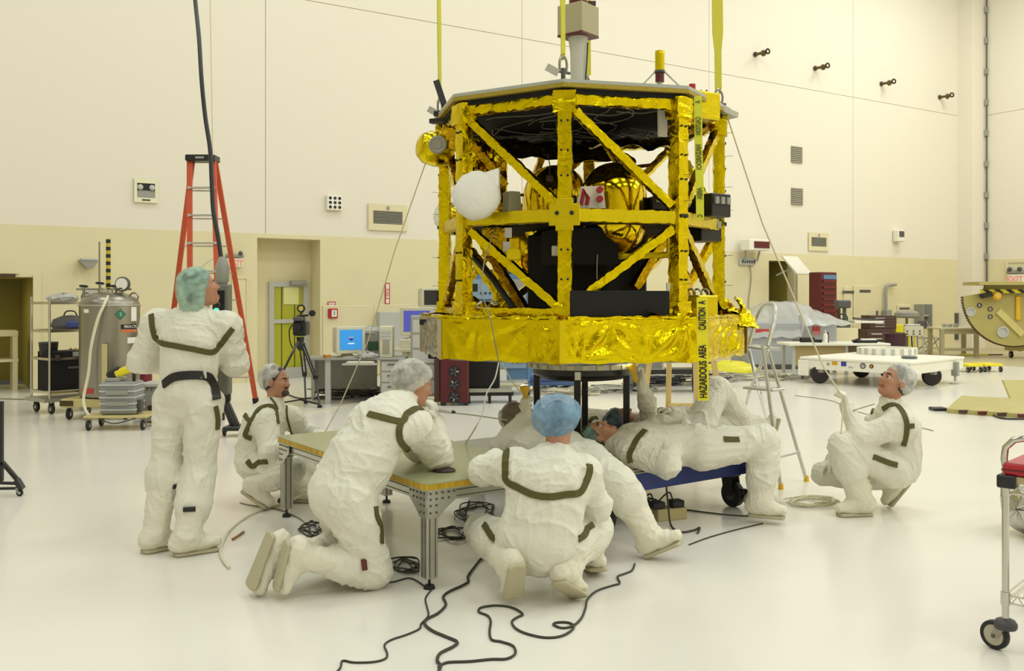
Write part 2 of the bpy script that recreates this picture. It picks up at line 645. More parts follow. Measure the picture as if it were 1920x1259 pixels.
t, s, z = wthing('perforated_wall_box', 'small white wall box with nine round black holes', 'wall box', 625, 381)
w, h = wsize(611, 367, 640, 395)
MB().bb(-w / 2, w / 2, -.08, 0, -h / 2, h / 2).build('box', M_WHITE, t, bev=.01)
for i in range(3):
    for j in range(3):
        c = Vector(((i - 1) * w * .3, -.082, (j - 1) * h * .3))
        MB().cyl(c, c + Vector((0, .01, 0)), w * .1, n=12).build('hole', M_BLKP, t)


def grille(px0, py0, px1, py1, label, framed=True, col='8F8C7C', group=None):
    t, s, z = wthing('wall_vent', label, 'vent', (px0 + px1) / 2, (py0 + py1) / 2, group)
    w, h = wsize(px0, py0, px1, py1)
    g = mat('vent_' + col, col, .5)
    if framed:
        m = MB().bb(-w / 2, w / 2, -.03, 0, h * .25, h / 2).bb(-w / 2, w / 2, -.03, 0, -h / 2, -h * .25).bb(-w / 2, -w * .38, -.03, 0, -h * .25, h * .25).bb(w * .38, w / 2, -.03, 0, -h * .25, h * .25)
        m.build('frame', M_TAN2, t, smooth=0)
        w, h = w * .76, h * .5
        MB().cyl((0, -.04, h * .72), (0, -.028, h * .72), .04, n=12).build('knob', M_GREY, t)
    bx(-w / 2, w / 2, -.006, 0, -h / 2, h / 2).build('backing', g, t, smooth=0)
    n = 9
    for i in range(n):
        zc = -h / 2 + (i + .5) * h / n
        MB().box((0, -.02, zc), (w * .97, .03, h / n * .45), R=Matrix.Rotation(-.5, 3, 'X')).build('slat', g, t, smooth=0)


grille(690, 384, 762, 433, 'framed grey return vent just above the tan band, behind the tag line')
grille(1483, 275, 1503, 306, 'upper of two bare grey square vents on the high wall', False, 'A39E8C')
grille(1483, 353, 1504, 385, 'lower of two bare grey square vents on the high wall', False, 'A39E8C')
grille(1515, 437, 1552, 471, 'framed grey vent at the tan band right of the clock display')
w4 = [(1418, 103), (1530, 129), (1654, 158), (1763, 183)]
for i, (x, y) in enumerate(w4):
    lab = ['bronze wall eyebolt highest of the row, beside the yellow sling', 'second bronze wall eyebolt down the sloping row', 'third bronze wall eyebolt down the sloping row', 'lowest bronze wall eyebolt, nearest the corner column'][i]
    t, s, z = wthing('wall_eyebolt', lab, 'eyebolt', x, y, 'eyebolts on the high wall')
    MB().cyl((-.06, .0, 0), (-.06, -.03, 0), .07, n=12).build('flange', M_BROWN, t)
    MB().cyl((-.06, 0, 0), (.02, -.3, 0), .04, n=10).build('shank', mat('bronze', '6A5B34', .45, .5), t)
    MB().cyl((.02, -.18, 0), (.04, -.25, 0), .085, n=8).build('nut', mat('bronze', '6A5B34', .45, .5), t)
    MB().torus((.04, -.36, 0.02), .06, .025, (1, 0, .3), 14, 6).build('eye', M_BROWN, t)
t, s, z = wthing('wall_speaker', 'small white and black speaker box above tan band near the column', 'speaker', 1679, 443)
w, h = wsize(1673, 433, 1685, 455)
MB().bb(-w / 2, w / 2, -.2, 0, -h / 2, h / 2).build('box', M_WHITE, t, bev=.02)
bx(-w * .36, w * .36, -.215, -.2, -h * .1, h * .38).build('grille_cloth', M_DGREY, t, smooth=0)
# clock display and bracket
t, s, z = wthing('countdown_display', 'white wall clock with dark red digit window on a bracket', 'display', 1401, 461, off=.1)
w, h = wsize(1381, 449, 1421, 470)
MB().bb(-w / 2, w / 2, -.35, -.02, -h / 2, h / 2).build('case', M_WHITE, t, bev=.02)
bx(-w * .28, w * .42, -.37, -.35, -h * .28, h * .3).build('digit_window', M_DRED, t, smooth=0)
MB().beam((-w * .35, -.1, -h * .5), (-w * .3, -.05, -h * 1.4), .05, .05).build('bracket_arm', M_GREY, t)
MB().beam((w * .3, -.1, -h * .5), (w * .25, -.05, -h * 1.4), .05, .05).build('bracket_arm', M_GREY, t)
t, s, z = wthing('wall_socket_strip', 'grey strip of outlets on the wall beneath the clock display', 'outlet strip', 1398, 491)
w, h = wsize(1382, 484, 1411, 497)
MB().bb(-w / 2, w / 2, -.09, 0, -h / 2, h / 2).build('plate', M_LGREY, t, bev=.01)
for k in range(6):
    bx(-w * .42 + k * w * .15, -w * .42 + k * w * .15 + w * .09, -.1, -.09, -h * .25, h * .2).build('socket', M_DGREY, t, smooth=0)
cb = [Vector((w * .2, -.03, -h * .5))] + [Vector((w * .2 + .05 * math.sin(k), -.03, -h * .5 - .22 * k)) for k in range(1, 8)]
tag(MB().tube(smoothpts(cb, 4), .012, 6).build('wall_cable', M_GCABLE, None, xf=XF[t.name]), 'thin grey cable hanging down the wall below the outlet strip', 'cable')
# open flip-up board
t, s, z = wthing('hinged_wall_board', 'white tilted lid board sticking out above the red shelving', 'board', 1447, 500, off=.05)
w, h = wsize(1424, 478, 1470, 512)
MB().prism([(-w * .45, 0), (w * .15, 0), (w * .55, -h), (-w * .05, -h)], 0, .05, Matrix(((1, 0, 0, 0), (0, 0.35, .94, -.7), (0, .94, -.35, h * .5), (0, 0, 0, 1)))).build('board', M_WHITE, t, smooth=0)
MB().beam((0, -.1, -h * .5), (.1, -.6, -h * .1), .04, .04).build('stay', M_GREY, t)
# fire sign, alarm, call point
t, s, z = wthing('vertical_red_sign', 'tall narrow white wall sign edged and lettered in red', 'sign', 725.5, 551)
w, h = wsize(721, 531, 730, 571)
bx(-w / 2, w / 2, -.015, 0, -h / 2, h / 2).build('sign_board', M_REDLBL, t, smooth=0)
bx(-w * .3, w * .3, -.02, -.015, -h * .45, h * .45).build('white_field', M_PAPER, t, smooth=0)
text_mesh('FIRE', h * .3, M_REDLBL, 'lettering', t, frame((0, -.022, 0), (0, 0, 1), (-1, 0, 0)), .001)
t, s, z = wthing('fire_alarm_sign', 'small red rectangular sign above the red alarm call point', 'sign', 621, 571)
w, h = wsize(614, 566, 629, 576)
bx(-w / 2, w / 2, -.015, 0, -h / 2, h / 2).build('sign_board', M_REDLBL, t, smooth=0)
for q in (.2, -.15):
    bx(-w * .4, w * .4, -.018, -.015, h * q - .012, h * q + .012).build('text_line', M_PAPER, t, smooth=0)
t, s, z = wthing('fire_alarm_box', 'red wall call point with white cover beside the recessed door', 'alarm', 622, 588)
w, h = wsize(614, 579, 631, 597)
MB().bb(-w / 2, w / 2, -.08, 0, -h / 2, h / 2).build('box', M_RED, t, bev=.01)
bx(-w * .2, w * .35, -.09, -.08, -h * .35, h * .35).build('cover', M_PAPER, t, smooth=0)
bx(0, w * .15, -.095, -.09, -h * .2, h * .25).build('handle', M_GREY, t, smooth=0)


def exit_sign(p, rz, label, sc=1.0):
    t = thing('exit_sign', label, 'sign', p, rz)
    MB().bb(-.24 * sc, .24 * sc, -.1, -.02, -.15 * sc, .12 * sc).build('sign_box', M_PAPER, t, bev=.01)
    text_mesh('EXIT', .24 * sc, mat('exit_red', 'E0907A', .5, emit=.25), 'lettering', t, frame((0, -.103, -.03 * sc), (1, 0, 0), (0, 0, 1)), .004, bold=.006)
    MB().bb(-.27 * sc, .27 * sc, -.12, 0, .14 * sc, .25 * sc).build('lamp_housing', M_GREY, t, bev=.02)
    for q in (-.15, .15):
        MB().sphere((q * sc, -.12, .27 * sc), .07 * sc, 10, 8).build('lamp', M_DGREY, t)


s, z = W(438, 492)
p = CORNER + U * s + NRM * .02
exit_sign((p.x, p.y, z), RZ, 'lit exit sign with twin lamps behind the orange ladder', .62)
# right wall sign
d = ray(1907, 522)
k = ((CORNER - Vector((0, 0, CAMZ))).dot(U)) / d.dot(U)
p = Vector((0, 0, CAMZ)) + d * k - U * .02
exit_sign((p.x, p.y, p.z), RZ - math.pi / 2, 'lit red exit sign with twin lamps above the door in the end wall', 1.05)
# wall mounted camera / horn at left
t, s, z = wthing('wall_camera_bracket', 'small dark bracket camera on the tan wall above steel shelves', 'camera', 163, 495)
MB().prism([(-.16, 0), (.16, 0), (.06, -.13), (-.04, -.13)], -.28, -.02, Matrix(((1, 0, 0, 0), (0, 0, 1, 0), (0, 1, 0, 0.05), (0, 0, 0, 1)))).build('bracket', M_GREY, t, smooth=0)
bx(-.13, .13, -.3, -.02, .05, .09).build('plate', M_LGREY, t, bev=.01)
t, s, z = wthing('door_closer_bar', 'dark closer bar above the olive storage opening', 'door closer', 12, 517)
MB().bb(-.13, .13, -.1, 0, -.03, .03).build('bar', M_BROWN, t, bev=.01)
bx(-.2, .2, -.03, 0, .03, .05).build('mount', M_TAN, t, smooth=0)
s, z = W(64, 530)
p = CORNER + U * s
st = MB().bb(s - .02, s + .1, -.06, .0, 0, zA + .05).build('trim_1', M_TAN2, smooth=0)
st.location = CORNER; st.rotation_euler = (0, 0, RZ); struct(st)
# low access panels on the tan wall, right part
for k, (x0, y0, x1, y1) in enumerate(((1580, 538, 1596, 640), (1598, 536, 1640, 640), (1680, 572, 1706, 640))):
    s0, z1 = W(x0, y0); s1, _ = W(x1, y0)
    o = MB().bb(s0, s1, -.05, -.012, .05, z1).build('trim_%d' % (k + 2), M_TAN2, smooth=0, bev=.01)
    o.location = CORNER; o.rotation_euler = (0, 0, RZ); struct(o)
    bx((s0 + s1) / 2 - .25, (s0 + s1) / 2 + .25, -.06, -.05, .9 * z1, .94 * z1).build('pull_slot', M_DGREY, o, smooth=0)
s0, z1 = W(560, 575); s1, _ = W(765, 575)
for k, (x0, y0, x1) in enumerate(((560, 573, 700), (700, 571, 768))):
    s0, z1 = W(x0, y0); s1, _ = W(x1, y0)
    s0 = max(s0, sR1 + .05)
    o = MB().bb(s0, s1, -.04, -.012, .05, z1).build('trim_%d' % (k + 5), M_TAN2, smooth=0, bev=.01)
    o.location = CORNER; o.rotation_euler = (0, 0, RZ); struct(o)
s0, z1 = W(704, 585); s1, z0 = W(757, 640)
o = MB().bb(s0, s1, -.2, -.04, z0 - .3, z1).build('trim_7', M_LGREY, smooth=0, bev=.01)
o.location = CORNER; o.rotation_euler = (0, 0, RZ); struct(o)
# wall conduit hook right
t, s, z = wthing('bent_wall_conduit', 'grey bent conduit with box rising behind the tool chest', 'conduit', 1655, 590, off=.05)
a = W(1655, 590); b = W(1655, 535); c = W(1674, 531)
hh = b[1] - a[1]; ww = c[0] - a[0]
MB().tube([(0, -.05, -.5), (0, -.05, 0), (0, -.05, hh * .85), (.04, -.05, hh * .95), (ww * .3, -.05, hh), (ww, -.05, hh + .02)], .045, 8).build('pipe', M_GREY, t)
MB().bb(-.12, .14, -.18, 0, -.5, .15).build('junction_box', M_GREY, t, bev=.02)
for lab, x0, y0, x1, y1 in (('grey louvred low vent behind the brown tool chest', 1622, 583, 1645, 610), ('dark grille panel behind the beige table, upper part', 1789, 587, 1816, 612), ('dark grille panel behind the beige table legs, lower part', 1789, 622, 1815, 637)):
    grille(x0, y0, x1, y1, lab, False, '6E6B60')
t, s, z = wthing('wall_locker', 'narrow grey wall cabinet standing open behind the power cart', 'cabinet', 1722, 592, off=.02)
w, h = wsize(1714, 571, 1731, 613)
MB().bb(-w / 2, w / 2, -.04, 0, -h / 2, h / 2).bb(-w / 2, -w * .42, -.3, -.04, -h / 2, h / 2).bb(w * .42, w / 2, -.3, -.04, -h / 2, h / 2).build('case', M_GREY, t, smooth=0)
bx(-w * .4, w * .4, -.2, -.04, -.02, .02).build('shelf', M_LGREY, t, smooth=0)
# yellow hand rail / gate on the wall
t, s, z = wthing('yellow_wall_hatch', 'yellow arched barrier panel standing against the tan wall', 'barrier', 1543, 585, off=.15)
w, h = wsize(1524, 574, 1562, 601)
MB().prism([(-w / 2, -h / 2), (w / 2, -h / 2), (w / 2, h / 2), (-w * .35, h / 2), (-w / 2, h * .3)], -.05, 0, Matrix(((1, 0, 0, 0), (0, 0, 1, 0), (0, 1, 0, 0), (0, 0, 0, 1)))).build('panel', M_TAN2, t, smooth=0)
bx(-w * .45, w / 2, -.08, -.05, h * .2, h * .5).build('yellow_band', M_YEL, t, smooth=0)
bx(w * .38, w * .5, -.1, 0, -h * 1.8, h * .5).build('post', M_BROWN, t, smooth=0)
bx(-w * .5, -w * .4, -.1, 0, -h * 1.8, h * .3).build('post', M_BROWN, t, smooth=0)
# ================= the spacecraft =================
SX, SY = 0.53, 7.4
A0 = -9.0


def oc(k, R, z=0.0):
    a = math.radians(A0 + 45 * k)
    return Vector((SX + R * math.sin(a), SY - R * math.cos(a), z))


def fpt(k, u, R, z, out=0.0):
    """point on the octagon face between corners k and k+1"""
    a, b = oc(k, R, z), oc(k + 1, R, z)
    n = ((a + b) / 2 - Vector((SX, SY, z))).normalized()
    return a.lerp(b, u) + n * out


def fbasis(k):
    x = (oc(k + 1, 1) - oc(k, 1)).normalized()
    n = ((oc(k, 1) + oc(k + 1, 1)) / 2 - Vector((SX, SY, 0))).normalized()
    return x, n


RT, RD_, RP = 1.085, 1.29, 1.18
ZB, ZD, ZM, ZT, ZP = 1.19, 1.477, 2.185, 2.985, 3.045
craft = thing('spacecraft', 'gold foil covered octagonal spacecraft hanging from yellow slings above the blue platform', 'spacecraft', (SX, SY, ZB))


def cp(mb, name, m, smooth=35, bev=0.0, parent=None):
    return mb.build(name, m, parent or craft, world=True, smooth=smooth, bev=bev)


def wrinkle(u, v, k):
    """puckers of taped-down foil: fans of ridges from the pinned spots"""
    h = 0.0
    for (pu, pv, s) in PIN[k]:
        dx, dy = (u - pu) * 3.2, v - pv
        r = math.hypot(dx, dy) + .02
        a = math.atan2(dy, dx)
        h += s * math.exp(-r * 1.6) * (abs(math.sin(a * 7 + pu * 20)) * .55 + abs(math.sin(a * 4 + 2 * pu)) - .75) * min(1, r * 2.5)
    return h


PIN = {}
rnd = random.Random(3)
for k in range(-4, 5):
    PIN[k] = [(rnd.random(), rnd.choice((0.02, .98)), rnd.uniform(.4, 1)) for _ in range(7)]
# deck side panels
NU, NV = 64, 24
for k in range(-4, 4):
    x, n = fbasis(k)
    mb = MB()
    am = 0.05 if k in (0, 1) else (0.017 if k == -1 else .035)
    vs_, fs_ = [], []
    for j in range(NV + 1):
        for i in range(NU + 1):
            u, v = i / NU, j / NV
            e = min(1, 8 * min(u, 1 - u)) * min(1, 5 * min(v, 1 - v) + .25)
            p = fpt(k, u, RD_, ZB + (ZD - ZB) * v, (wrinkle(u, v, k) * am + rnd.uniform(-1, 1) * .0012) * e)
            if v == 0:
                p.z += .008 * math.sin(u * 19 + k) + rnd.uniform(-.003, .003)
            vs_.append(p)
    W1 = NU + 1
    for j in range(NV):
        for i in range(NU):
            fs_.append((j * W1 + i, j * W1 + i + 1, (j + 1) * W1 + i + 1, (j + 1) * W1 + i))
    o = len(vs_)
    vs_ += [fpt(k, 0, RD_, ZB, -.03), fpt(k, 1, RD_, ZB, -.03), fpt(k, 1, RD_, ZD, -.03), fpt(k, 0, RD_, ZD, -.03)]
    fs_ += [(o + 1, o, o + 3, o + 2)]
    mb.add(vs_, fs_)
    m = M_SILVER if k in (-2, -3) else (mat('smooth_gold_foil', 'DCC40C', 0.2, 1.0, bump=0.3, bscale=5, ridged=True) if k == -1 else M_FOIL)
    pn = cp(mb, 'deck_side_panel', m, smooth=60)
    if k in (-2, -3):
        plab(pn, 'silver foil side panel')
    tp = MB()
    a, b = oc(k, RD_ + .004, ZB + .005), oc(k, RD_ + .004, ZD - .005)
    tp.beam(a, b, .035, .006, n)
    plab(cp(tp, 'seam_tape', M_GTAPE if k in (0, 1) else mat('pale_tape', 'BEB08A', .6), smooth=0), 'tape strip down a panel seam')
# deck plates
dk = MB().prism([oc(k, RD_ - .006)[:2] for k in range(8)], ZD - .006, ZD + .006)
cp(dk, 'deck_top', M_FOIL2, smooth=0)
dk = MB().prism([oc(k, RD_ - .1)[:2] for k in range(8)], ZB - .013, ZB + .012)
cp(dk, 'deck_underside', mat('white_cloth_blanket', 'CFCBBB', .7), smooth=0)
for k in range(-4, 4):
    cp(MB().foil(fpt(k, .03, RD_ - .02, ZD + .012), fpt(k, .97, RD_ - .02, ZD + .012), .05, .022, 30, .006), 'edge_foil', M_FOIL)
    cp(MB().foil(fpt(k, .02, RT, ZD + .045), fpt(k, .98, RT, ZD + .045), .07, .06, 26, .005), 'base_beam', M_FOIL)
# truss
dots = MB()
for k in range(8):
    c = Vector((SX, SY, 0))
    rad = (oc(k, 1) - c).normalized()
    kk = (k + 4) % 8 - 4
    w = .094
    cp(MB().foil(oc(k, RT, ZD + .02), oc(k, RT, ZT + .02), w, w * .9, 44, .0045, up=rad), 'post', M_FOIL)
    for zz in (1.75, 1.95, 2.45, 2.62, 2.82):
        for q in (-.022, .022):
            p = oc(k, RT + .046, zz) + rad.cross(Vector((0, 0, 1))) * q
            dots.cyl(p, p + rad * .008, .008, n=8)
    for k2, z, hh in ((k, ZM, .085), (k, ZT - .01, .075)):
        cp(MB().foil(fpt(k, .035, RT, z), fpt(k, .965, RT, z), .06, hh, 26, .0045 if z < 2.5 else .008), 'ring_beam', M_GTAPE if z < 2.5 else M_FOIL)
    x, n = fbasis(k)
    # diagonals: upper ones descend, lower ones alternate
    up0, up1 = fpt(k, .08, RT, ZT - .09), fpt(k, .93, RT, ZM + .08)
    if kk in (1, 2):
        up0, up1 = fpt(k, .93, RT, ZT - .09), fpt(k, .1, RT, ZM + .08)
    cp(MB().foil(up0, up1, .056, .056, 40, .0045, up=n), 'brace', M_FOIL)
    if kk in (0,):
        l0, l1 = fpt(k, .94, RT, ZM - .08), fpt(k, .05, RT, ZD + .1)
    elif kk in (-2,):
        l0, l1 = fpt(k, .9, RT, ZM - .1), fpt(k, .1, RT, ZD + .08)
    else:
        l0, l1 = fpt(k, .08, RT, ZM - .08), fpt(k, .95, RT, ZD + .08)
    cp(MB().foil(l0, l1, .056, .056, 36, .0045, up=n), 'brace', M_FOIL)
    # gusset cross plates
    t = rad.cross(Vector((0, 0, 1))).normalized()
    g = MB()
    R = Matrix((t, rad, (0, 0, 1))).transposed()
    if kk == 0:
        g.box(oc(k, RT + .05, ZM), (.21, .012, .15), R=R).box(oc(k, RT + .05, ZM), (.12, .014, .22), R=R)
        cp(g, 'gusset_plate', M_GTAPE, bev=.004)
    if kk != -1:
        for q in (-.05, .05) if kk == 0 else (-.02, .02):
            p = oc(k, RT + (.056 if kk == 0 else .046), ZM + .01) + t * q
            dots.cyl(p, p + rad * .012, .015, n=10)
    cp(MB().foil(oc(k, RT + .0, ZT - .11), oc(k, RT + .0, ZT + .035), .15, .12, 6, .006, up=rad), 'corner_fitting', M_FOIL)
    cp(MB().foil(oc(k, RT + .0, ZD + .01), oc(k, RT + .0, ZD + .12), .14, .11, 6, .007, up=rad), 'foot_fitting', M_FOIL)
    if kk in (2, 1, -2):
        for zz in (1.72, 1.95, 2.3, 2.48, 2.72, 2.9):
            p = oc(k, RT + .045, zz)
            s_ = Vector((1 if kk > 0 else -1, -.1, .05))
            dots.cyl(p, p + s_ * .06, .0016, n=5)
o = cp(dots, 'bolt', M_BLKP)
o['kind'] = 'stuff'
# top deck: dark panel with honeycomb edge and a grey solar side up
tp = MB().prism([oc(k, RP)[:2] for k in range(8)], ZP - .006, ZP + .022)
cp(tp, 'top_panel', mat('honeycomb_tape', 'A8912A', .5, .3, bump=.6, bscale=60), smooth=0)
tp = MB().prism([oc(k, RP - .004)[:2] for k in range(8)], ZP + .0225, ZP + .046)
cp(tp, 'top_cover_sheet', mat('grey_sheet', 'AEB2A8', .5), smooth=0)
tp = MB().prism([oc(k, RP - .04)[:2] for k in range(8)], ZP - .04, ZP - .0065)
cp(tp, 'top_underside', M_BLACK, smooth=0)
for k in (-1, 0):
    for q in range(7 if k else 2):
        p = fpt(k, .1 + q * .12, RP + .002, ZP + .012)
wires = MB()
rr = random.Random(5)
for i in range(26):
    a0 = rr.uniform(0, 6.28); r0 = rr.uniform(.2, 1.0)
    p = Vector((SX + r0 * math.sin(a0), SY - r0 * math.cos(a0) * .9 - .05, ZP - .055))
    d1 = rr.choice((0, .6, 1.57, 2.3)); pts = [p]
    for s_ in range(rr.choice((2, 3, 4))):
        p = p + Vector((math.cos(d1), math.sin(d1), 0)) * rr.uniform(.12, .4)
        v = p - Vector((SX, SY, p.z))
        if v.length > 1.0:
            p = Vector((SX, SY, p.z)) + v.normalized() * 1.0
        p.z = ZP - .05 - rr.random() * .02
        pts.append(p.copy()); d1 += rr.choice((-.9, .8, 1.2, -.5))
    wires.tube(smoothpts(pts, 3), .0045, 5)
o = cp(wires, 'wiring', mat('harness_grey', '8D8776', .5)); o['kind'] = 'stuff'
# crumpled foil sheets under the top deck
def crumple(c, lx, ly, rz, m, name='foil_blanket', amp=.05, nu=18, nv=10, tilt=(0, 0), seed=0):
    r = random.Random(seed)
    vs_, fs_ = [], []
    R = Matrix.Rotation(rz, 3, 'Z') @ Matrix.Rotation(tilt[0], 3, 'X') @ Matrix.Rotation(tilt[1], 3, 'Y')
    for s_ in (0, 1):
        for j in range(nv + 1):
            for i in range(nu + 1):
                x, y = (i / nu - .5) * lx, (j / nv - .5) * ly
                h = amp * (abs(math.sin(x * 13 + y * 7 + seed)) + .7 * abs(math.sin(x * 5 - y * 17 + 2 * seed)) - .8) + (r.uniform(-.25, .25) * amp if s_ == 0 else 0)
                vs_.append(Vector(c) + R @ Vector((x, y, h if s_ == 0 else (h * .9 - .012))))
    n1 = (nu + 1) * (nv + 1)
    for j in range(nv):
        for i in range(nu):
            q = [j * (nu + 1) + i, j * (nu + 1) + i + 1, (j + 1) * (nu + 1) + i + 1, (j + 1) * (nu + 1) + i]
            fs_.append(tuple(q)); fs_.append(tuple(n1 + z for z in q[::-1]))
    return cp(MB().add(vs_, fs_), name, m, smooth=25)


crumple((SX - .12, SY + .5, 2.87), 1.2, .5, .3, M_FOIL, seed=1, tilt=(.45, 0), amp=.035)
crumple((SX + .45, SY + .1, 2.86), .75, .5, -.5, M_FOIL2, seed=2, tilt=(.2, .1))
crumple((SX + .78, SY - .35, 2.9), .35, .3, .7, M_FOIL2, seed=4, amp=.04)
# tanks
def tank(c, r, hh, name='propellant_tank'):
    pr = [(0, -hh)] + [(r * math.sin(t), -(hh - r) - r * math.cos(t)) for t in [i * math.pi / 2 / 10 for i in range(1, 11)]]
    pr += [(r * math.cos(t), (hh - r) + r * math.sin(t)) for t in [i * math.pi / 2 / 10 for i in range(0, 10)]] + [(0, hh)]
    q = MB().lathe(pr, c, n=40)
    r2 = random.Random(int(c[0] * 100))
    for v in q.v:
        d = (v - Vector(c))
        lo_ = v.z < c[2]
        v += Vector((r2.uniform(-1, 1), r2.uniform(-1, 1), r2.uniform(-1, 1))) * (.005 if lo_ else .0012)
    return cp(q, name, M_TANK, smooth=70)


tc = P(1151, 392, 6.98)
tank(tc, .245, .345)
tank(P(1042, 393, 7.6), .27, .36)
tank((SX - .35, SY + .75, 2.15), .24, .33)
tank((SX + .55, SY + .7, 2.15), .24, .33)
for k in range(3):
    c = tc + Vector((0, 0, -.02 + .0 * k))
cp(MB().torus(tc + Vector((0, 0, -.06)), .252, .012, n=40), 'tank_band', M_GTAPE)
cp(MB().tube(smoothpts([P(1178, 315, 7.3), P(1200, 312, 7.3), P(1225, 308, 7.2), P(1240, 293, 7.1), P(1252, 285, 7.0)], 4), .014, 8), 'feed_line', M_FOIL2)
cp(MB().foil(P(1140, 275, 7.2), P(1162, 312, 7.15), .06, .05, 12, .004), 'tank_strut', M_FOIL2)
cp(MB().tube(smoothpts([P(1145, 282, 7.15), P(1155, 296, 7.1), P(1166, 314, 7.1)], 4), .022, 8), 'cable_bundle', M_BLKP)
# black central blankets and shelf
bc = Vector((SX + .08, SY + .1, 0))
cp(MB().prism([(bc.x + .5 * math.sin(math.radians(A0 + 22 + 45 * k)) * 1.0, bc.y - .5 * math.cos(math.radians(A0 + 22 + 45 * k))) for k in range(8)], ZD, 2.12), 'central_cylinder_blanket', M_BLACK, smooth=0, bev=.01)
ub = MB().box((SX + .0 - .03, SY - .42, 2.0), (.42, .5, .27), R=Matrix.Rotation(math.radians(18), 3, 'Z'))
cp(ub, 'electronics_box', M_BLACK, smooth=0, bev=.006)
sh = MB().prism([oc(k, RT - .05)[:2] for k in range(8)], ZM - .03, ZM)
cp(sh, 'middle_shelf', M_BLACK, smooth=0)
for q in range(8):
    p = P(1012 - 3 * (q > 4), 424 + q * 7, 6.55)
cp(MB().box(P(953, 437, 6.55), (.05, .04, .07)), 'connector', M_ALUD, smooth=0)
cp(MB().box(P(950, 463, 6.55), (.05, .04, .07)), 'connector', M_ALUD, smooth=0)
cp(MB().box(P(963, 478, 6.5), (.1, .05, .08)), 'foil_wrapped_box', M_GTAPE, bev=.008)
cp(MB().box(P(1044, 471, 6.4), (.07, .05, .07)), 'connector', M_ALUD, smooth=0, bev=.004)
cp(MB().tube([P(1120, 478, 6.75), P(1119, 510, 6.74), P(1121, 550, 6.7)], .003, 5), 'white_lead', M_ROPE)
# front black radiator panel standing on deck edge
x, n = fbasis(0)
a, b = fpt(0, .06, RD_ - .05, ZD + .01), fpt(0, .80, RD_ - .05, ZD + .01)
m_ = MB()
m_.prism([(0, 0), ((b - a).length, 0), ((b - a).length, .03), (0, .03)], 0, .185, Matrix.Translation(a) @ Matrix((x, -n, (0, 0, 1))).transposed().to_4x4())
cp(m_, 'black_radiator_panel', M_BLACK, smooth=0, bev=.004)
crumple(fpt(0, .7, RD_ - .02, ZD + .03), .22, .08, .6, M_FOIL, 'foil_flap', .03, 10, 6, seed=6)
# lower brackets seen through the truss at the left
cp(MB().foil(P(880, 470, 7.1), P(965, 590, 6.9), .07, .07, 24, .005), 'inner_strut', M_FOIL)
cp(MB().tube([P(884, 478, 7.02), P(925, 525, 6.9), P(972, 592, 6.8)], .022, 8), 'cable_bundle', M_BLKP)
cp(MB().foil(P(905, 452, 7.2), P(990, 592, 7.0), .07, .06, 24, .005), 'inner_strut', M_FOIL2)
cp(MB().foil(P(1255, 430, 7.2), P(1190, 540, 7.1), .07, .06, 18, .005), 'inner_strut', M_FOIL2)
cp(MB().foil(P(1262, 430, 7.6), P(1300, 590, 7.5), .08, .06, 18, .006), 'inner_strut', M_FOIL2)
cp(MB().foil(P(1130, 483, 7.0), P(1258, 478, 6.9), .04, .04, 18, .004), 'shelf_rail', M_GTAPE)
cp(MB().foil(P(1255, 478, 6.9), P(1258, 420, 6.9), .04, .04, 12, .004), 'shelf_rail', M_GTAPE)
cp(MB().box(P(930, 455, 7.0), (.2, .2, .25)), 'valve_box', M_FOIL2, bev=.02)
crumple(P(932, 577, 7.1), .42, .3, .3, mat('mirror_foil', 'DAD8CE', .08, 1.0, bump=.5, bscale=8, ridged=True), 'mirror_sheet', .04, 14, 8, tilt=(.35, 0), seed=9)
crumple(P(905, 300, 7.3), .22, .3, .4, M_TANK, 'foil_bundle', .05, 12, 10, tilt=(1.3, 0), seed=11)
crumple(P(925, 350, 7.25), .2, .4, .1, M_FOIL2, 'foil_bundle', .05, 10, 12, tilt=(1.3, .2), seed=12)
cp(MB().foil(P(878, 262, 7.2), P(948, 348, 7.2), .06, .05, 20, .006), 'inner_strut', M_FOIL2)
cp(MB().foil(P(1038, 240, 8.2), P(985, 375, 8.1), .05, .05, 20, .003), 'inner_strut', M_FOIL2)
cp(MB().cyl(P(975, 366, 7.6), P(1020, 362, 7.6), .012), 'feed_line', M_FOIL2)
cp(MB().tube([P(1027, 290, 7.2), P(1031, 310, 7.2), P(1030, 332, 7.2)], .004, 6), 'dangling_lead', M_CABLE)
cp(MB().box(P(1031, 335, 7.2), (.05, .03, .04)), 'lead_connector', M_BROWN, smooth=0)
# grey box on mid beam
gb = P(960, 380, 6.6)
cp(MB().prism([(-.055, -.075), (.055, -.075), (.04, .075), (-.045, .075)], -.05, .05, Matrix.Translation(gb) @ Matrix.Rotation(.5, 4, 'Z') @ Matrix.Rotation(math.pi / 2, 4, 'X')), 'grey_sensor_box', mat('sensor_grey', '7E7A5C', .5), smooth=0, bev=.004)
# boxes at the right
for (px, py, Y, d, rz, nm, mm) in ((1325, 388, 7.0, (.2, .3, .17), .6, 'black_box', M_BLKP), (1236, 384, 7.0, (.2, .2, .1), .3, 'black_box', M_BLKP), (1312, 432, 7.2, (.22, .25, .18), .6, 'black_box', M_BLKP), (745 + 310, 383, 7.4, (.2, .2, .12), .1, 'black_box', M_BLKP)):
    c = P(px, py, Y)
    o = sub(cp(MB().box(c, d, rz), nm, mm, smooth=0, bev=.006))
    for q in range(3):
        cp(MB().box(c + Matrix.Rotation(rz, 3, 'Z') @ Vector(((q - 1) * d[0] * .3, -d[1] / 2 - .008, d[2] * .2)), (d[0] * .18, .02, d[2] * .3), rz), 'connector', M_GREY, smooth=0, parent=o)
cp(MB().torus(P(1232, 370, 7.0), .03, .006, (0, 1, 0), 14, 6), 'lifting_ring', M_GREY)
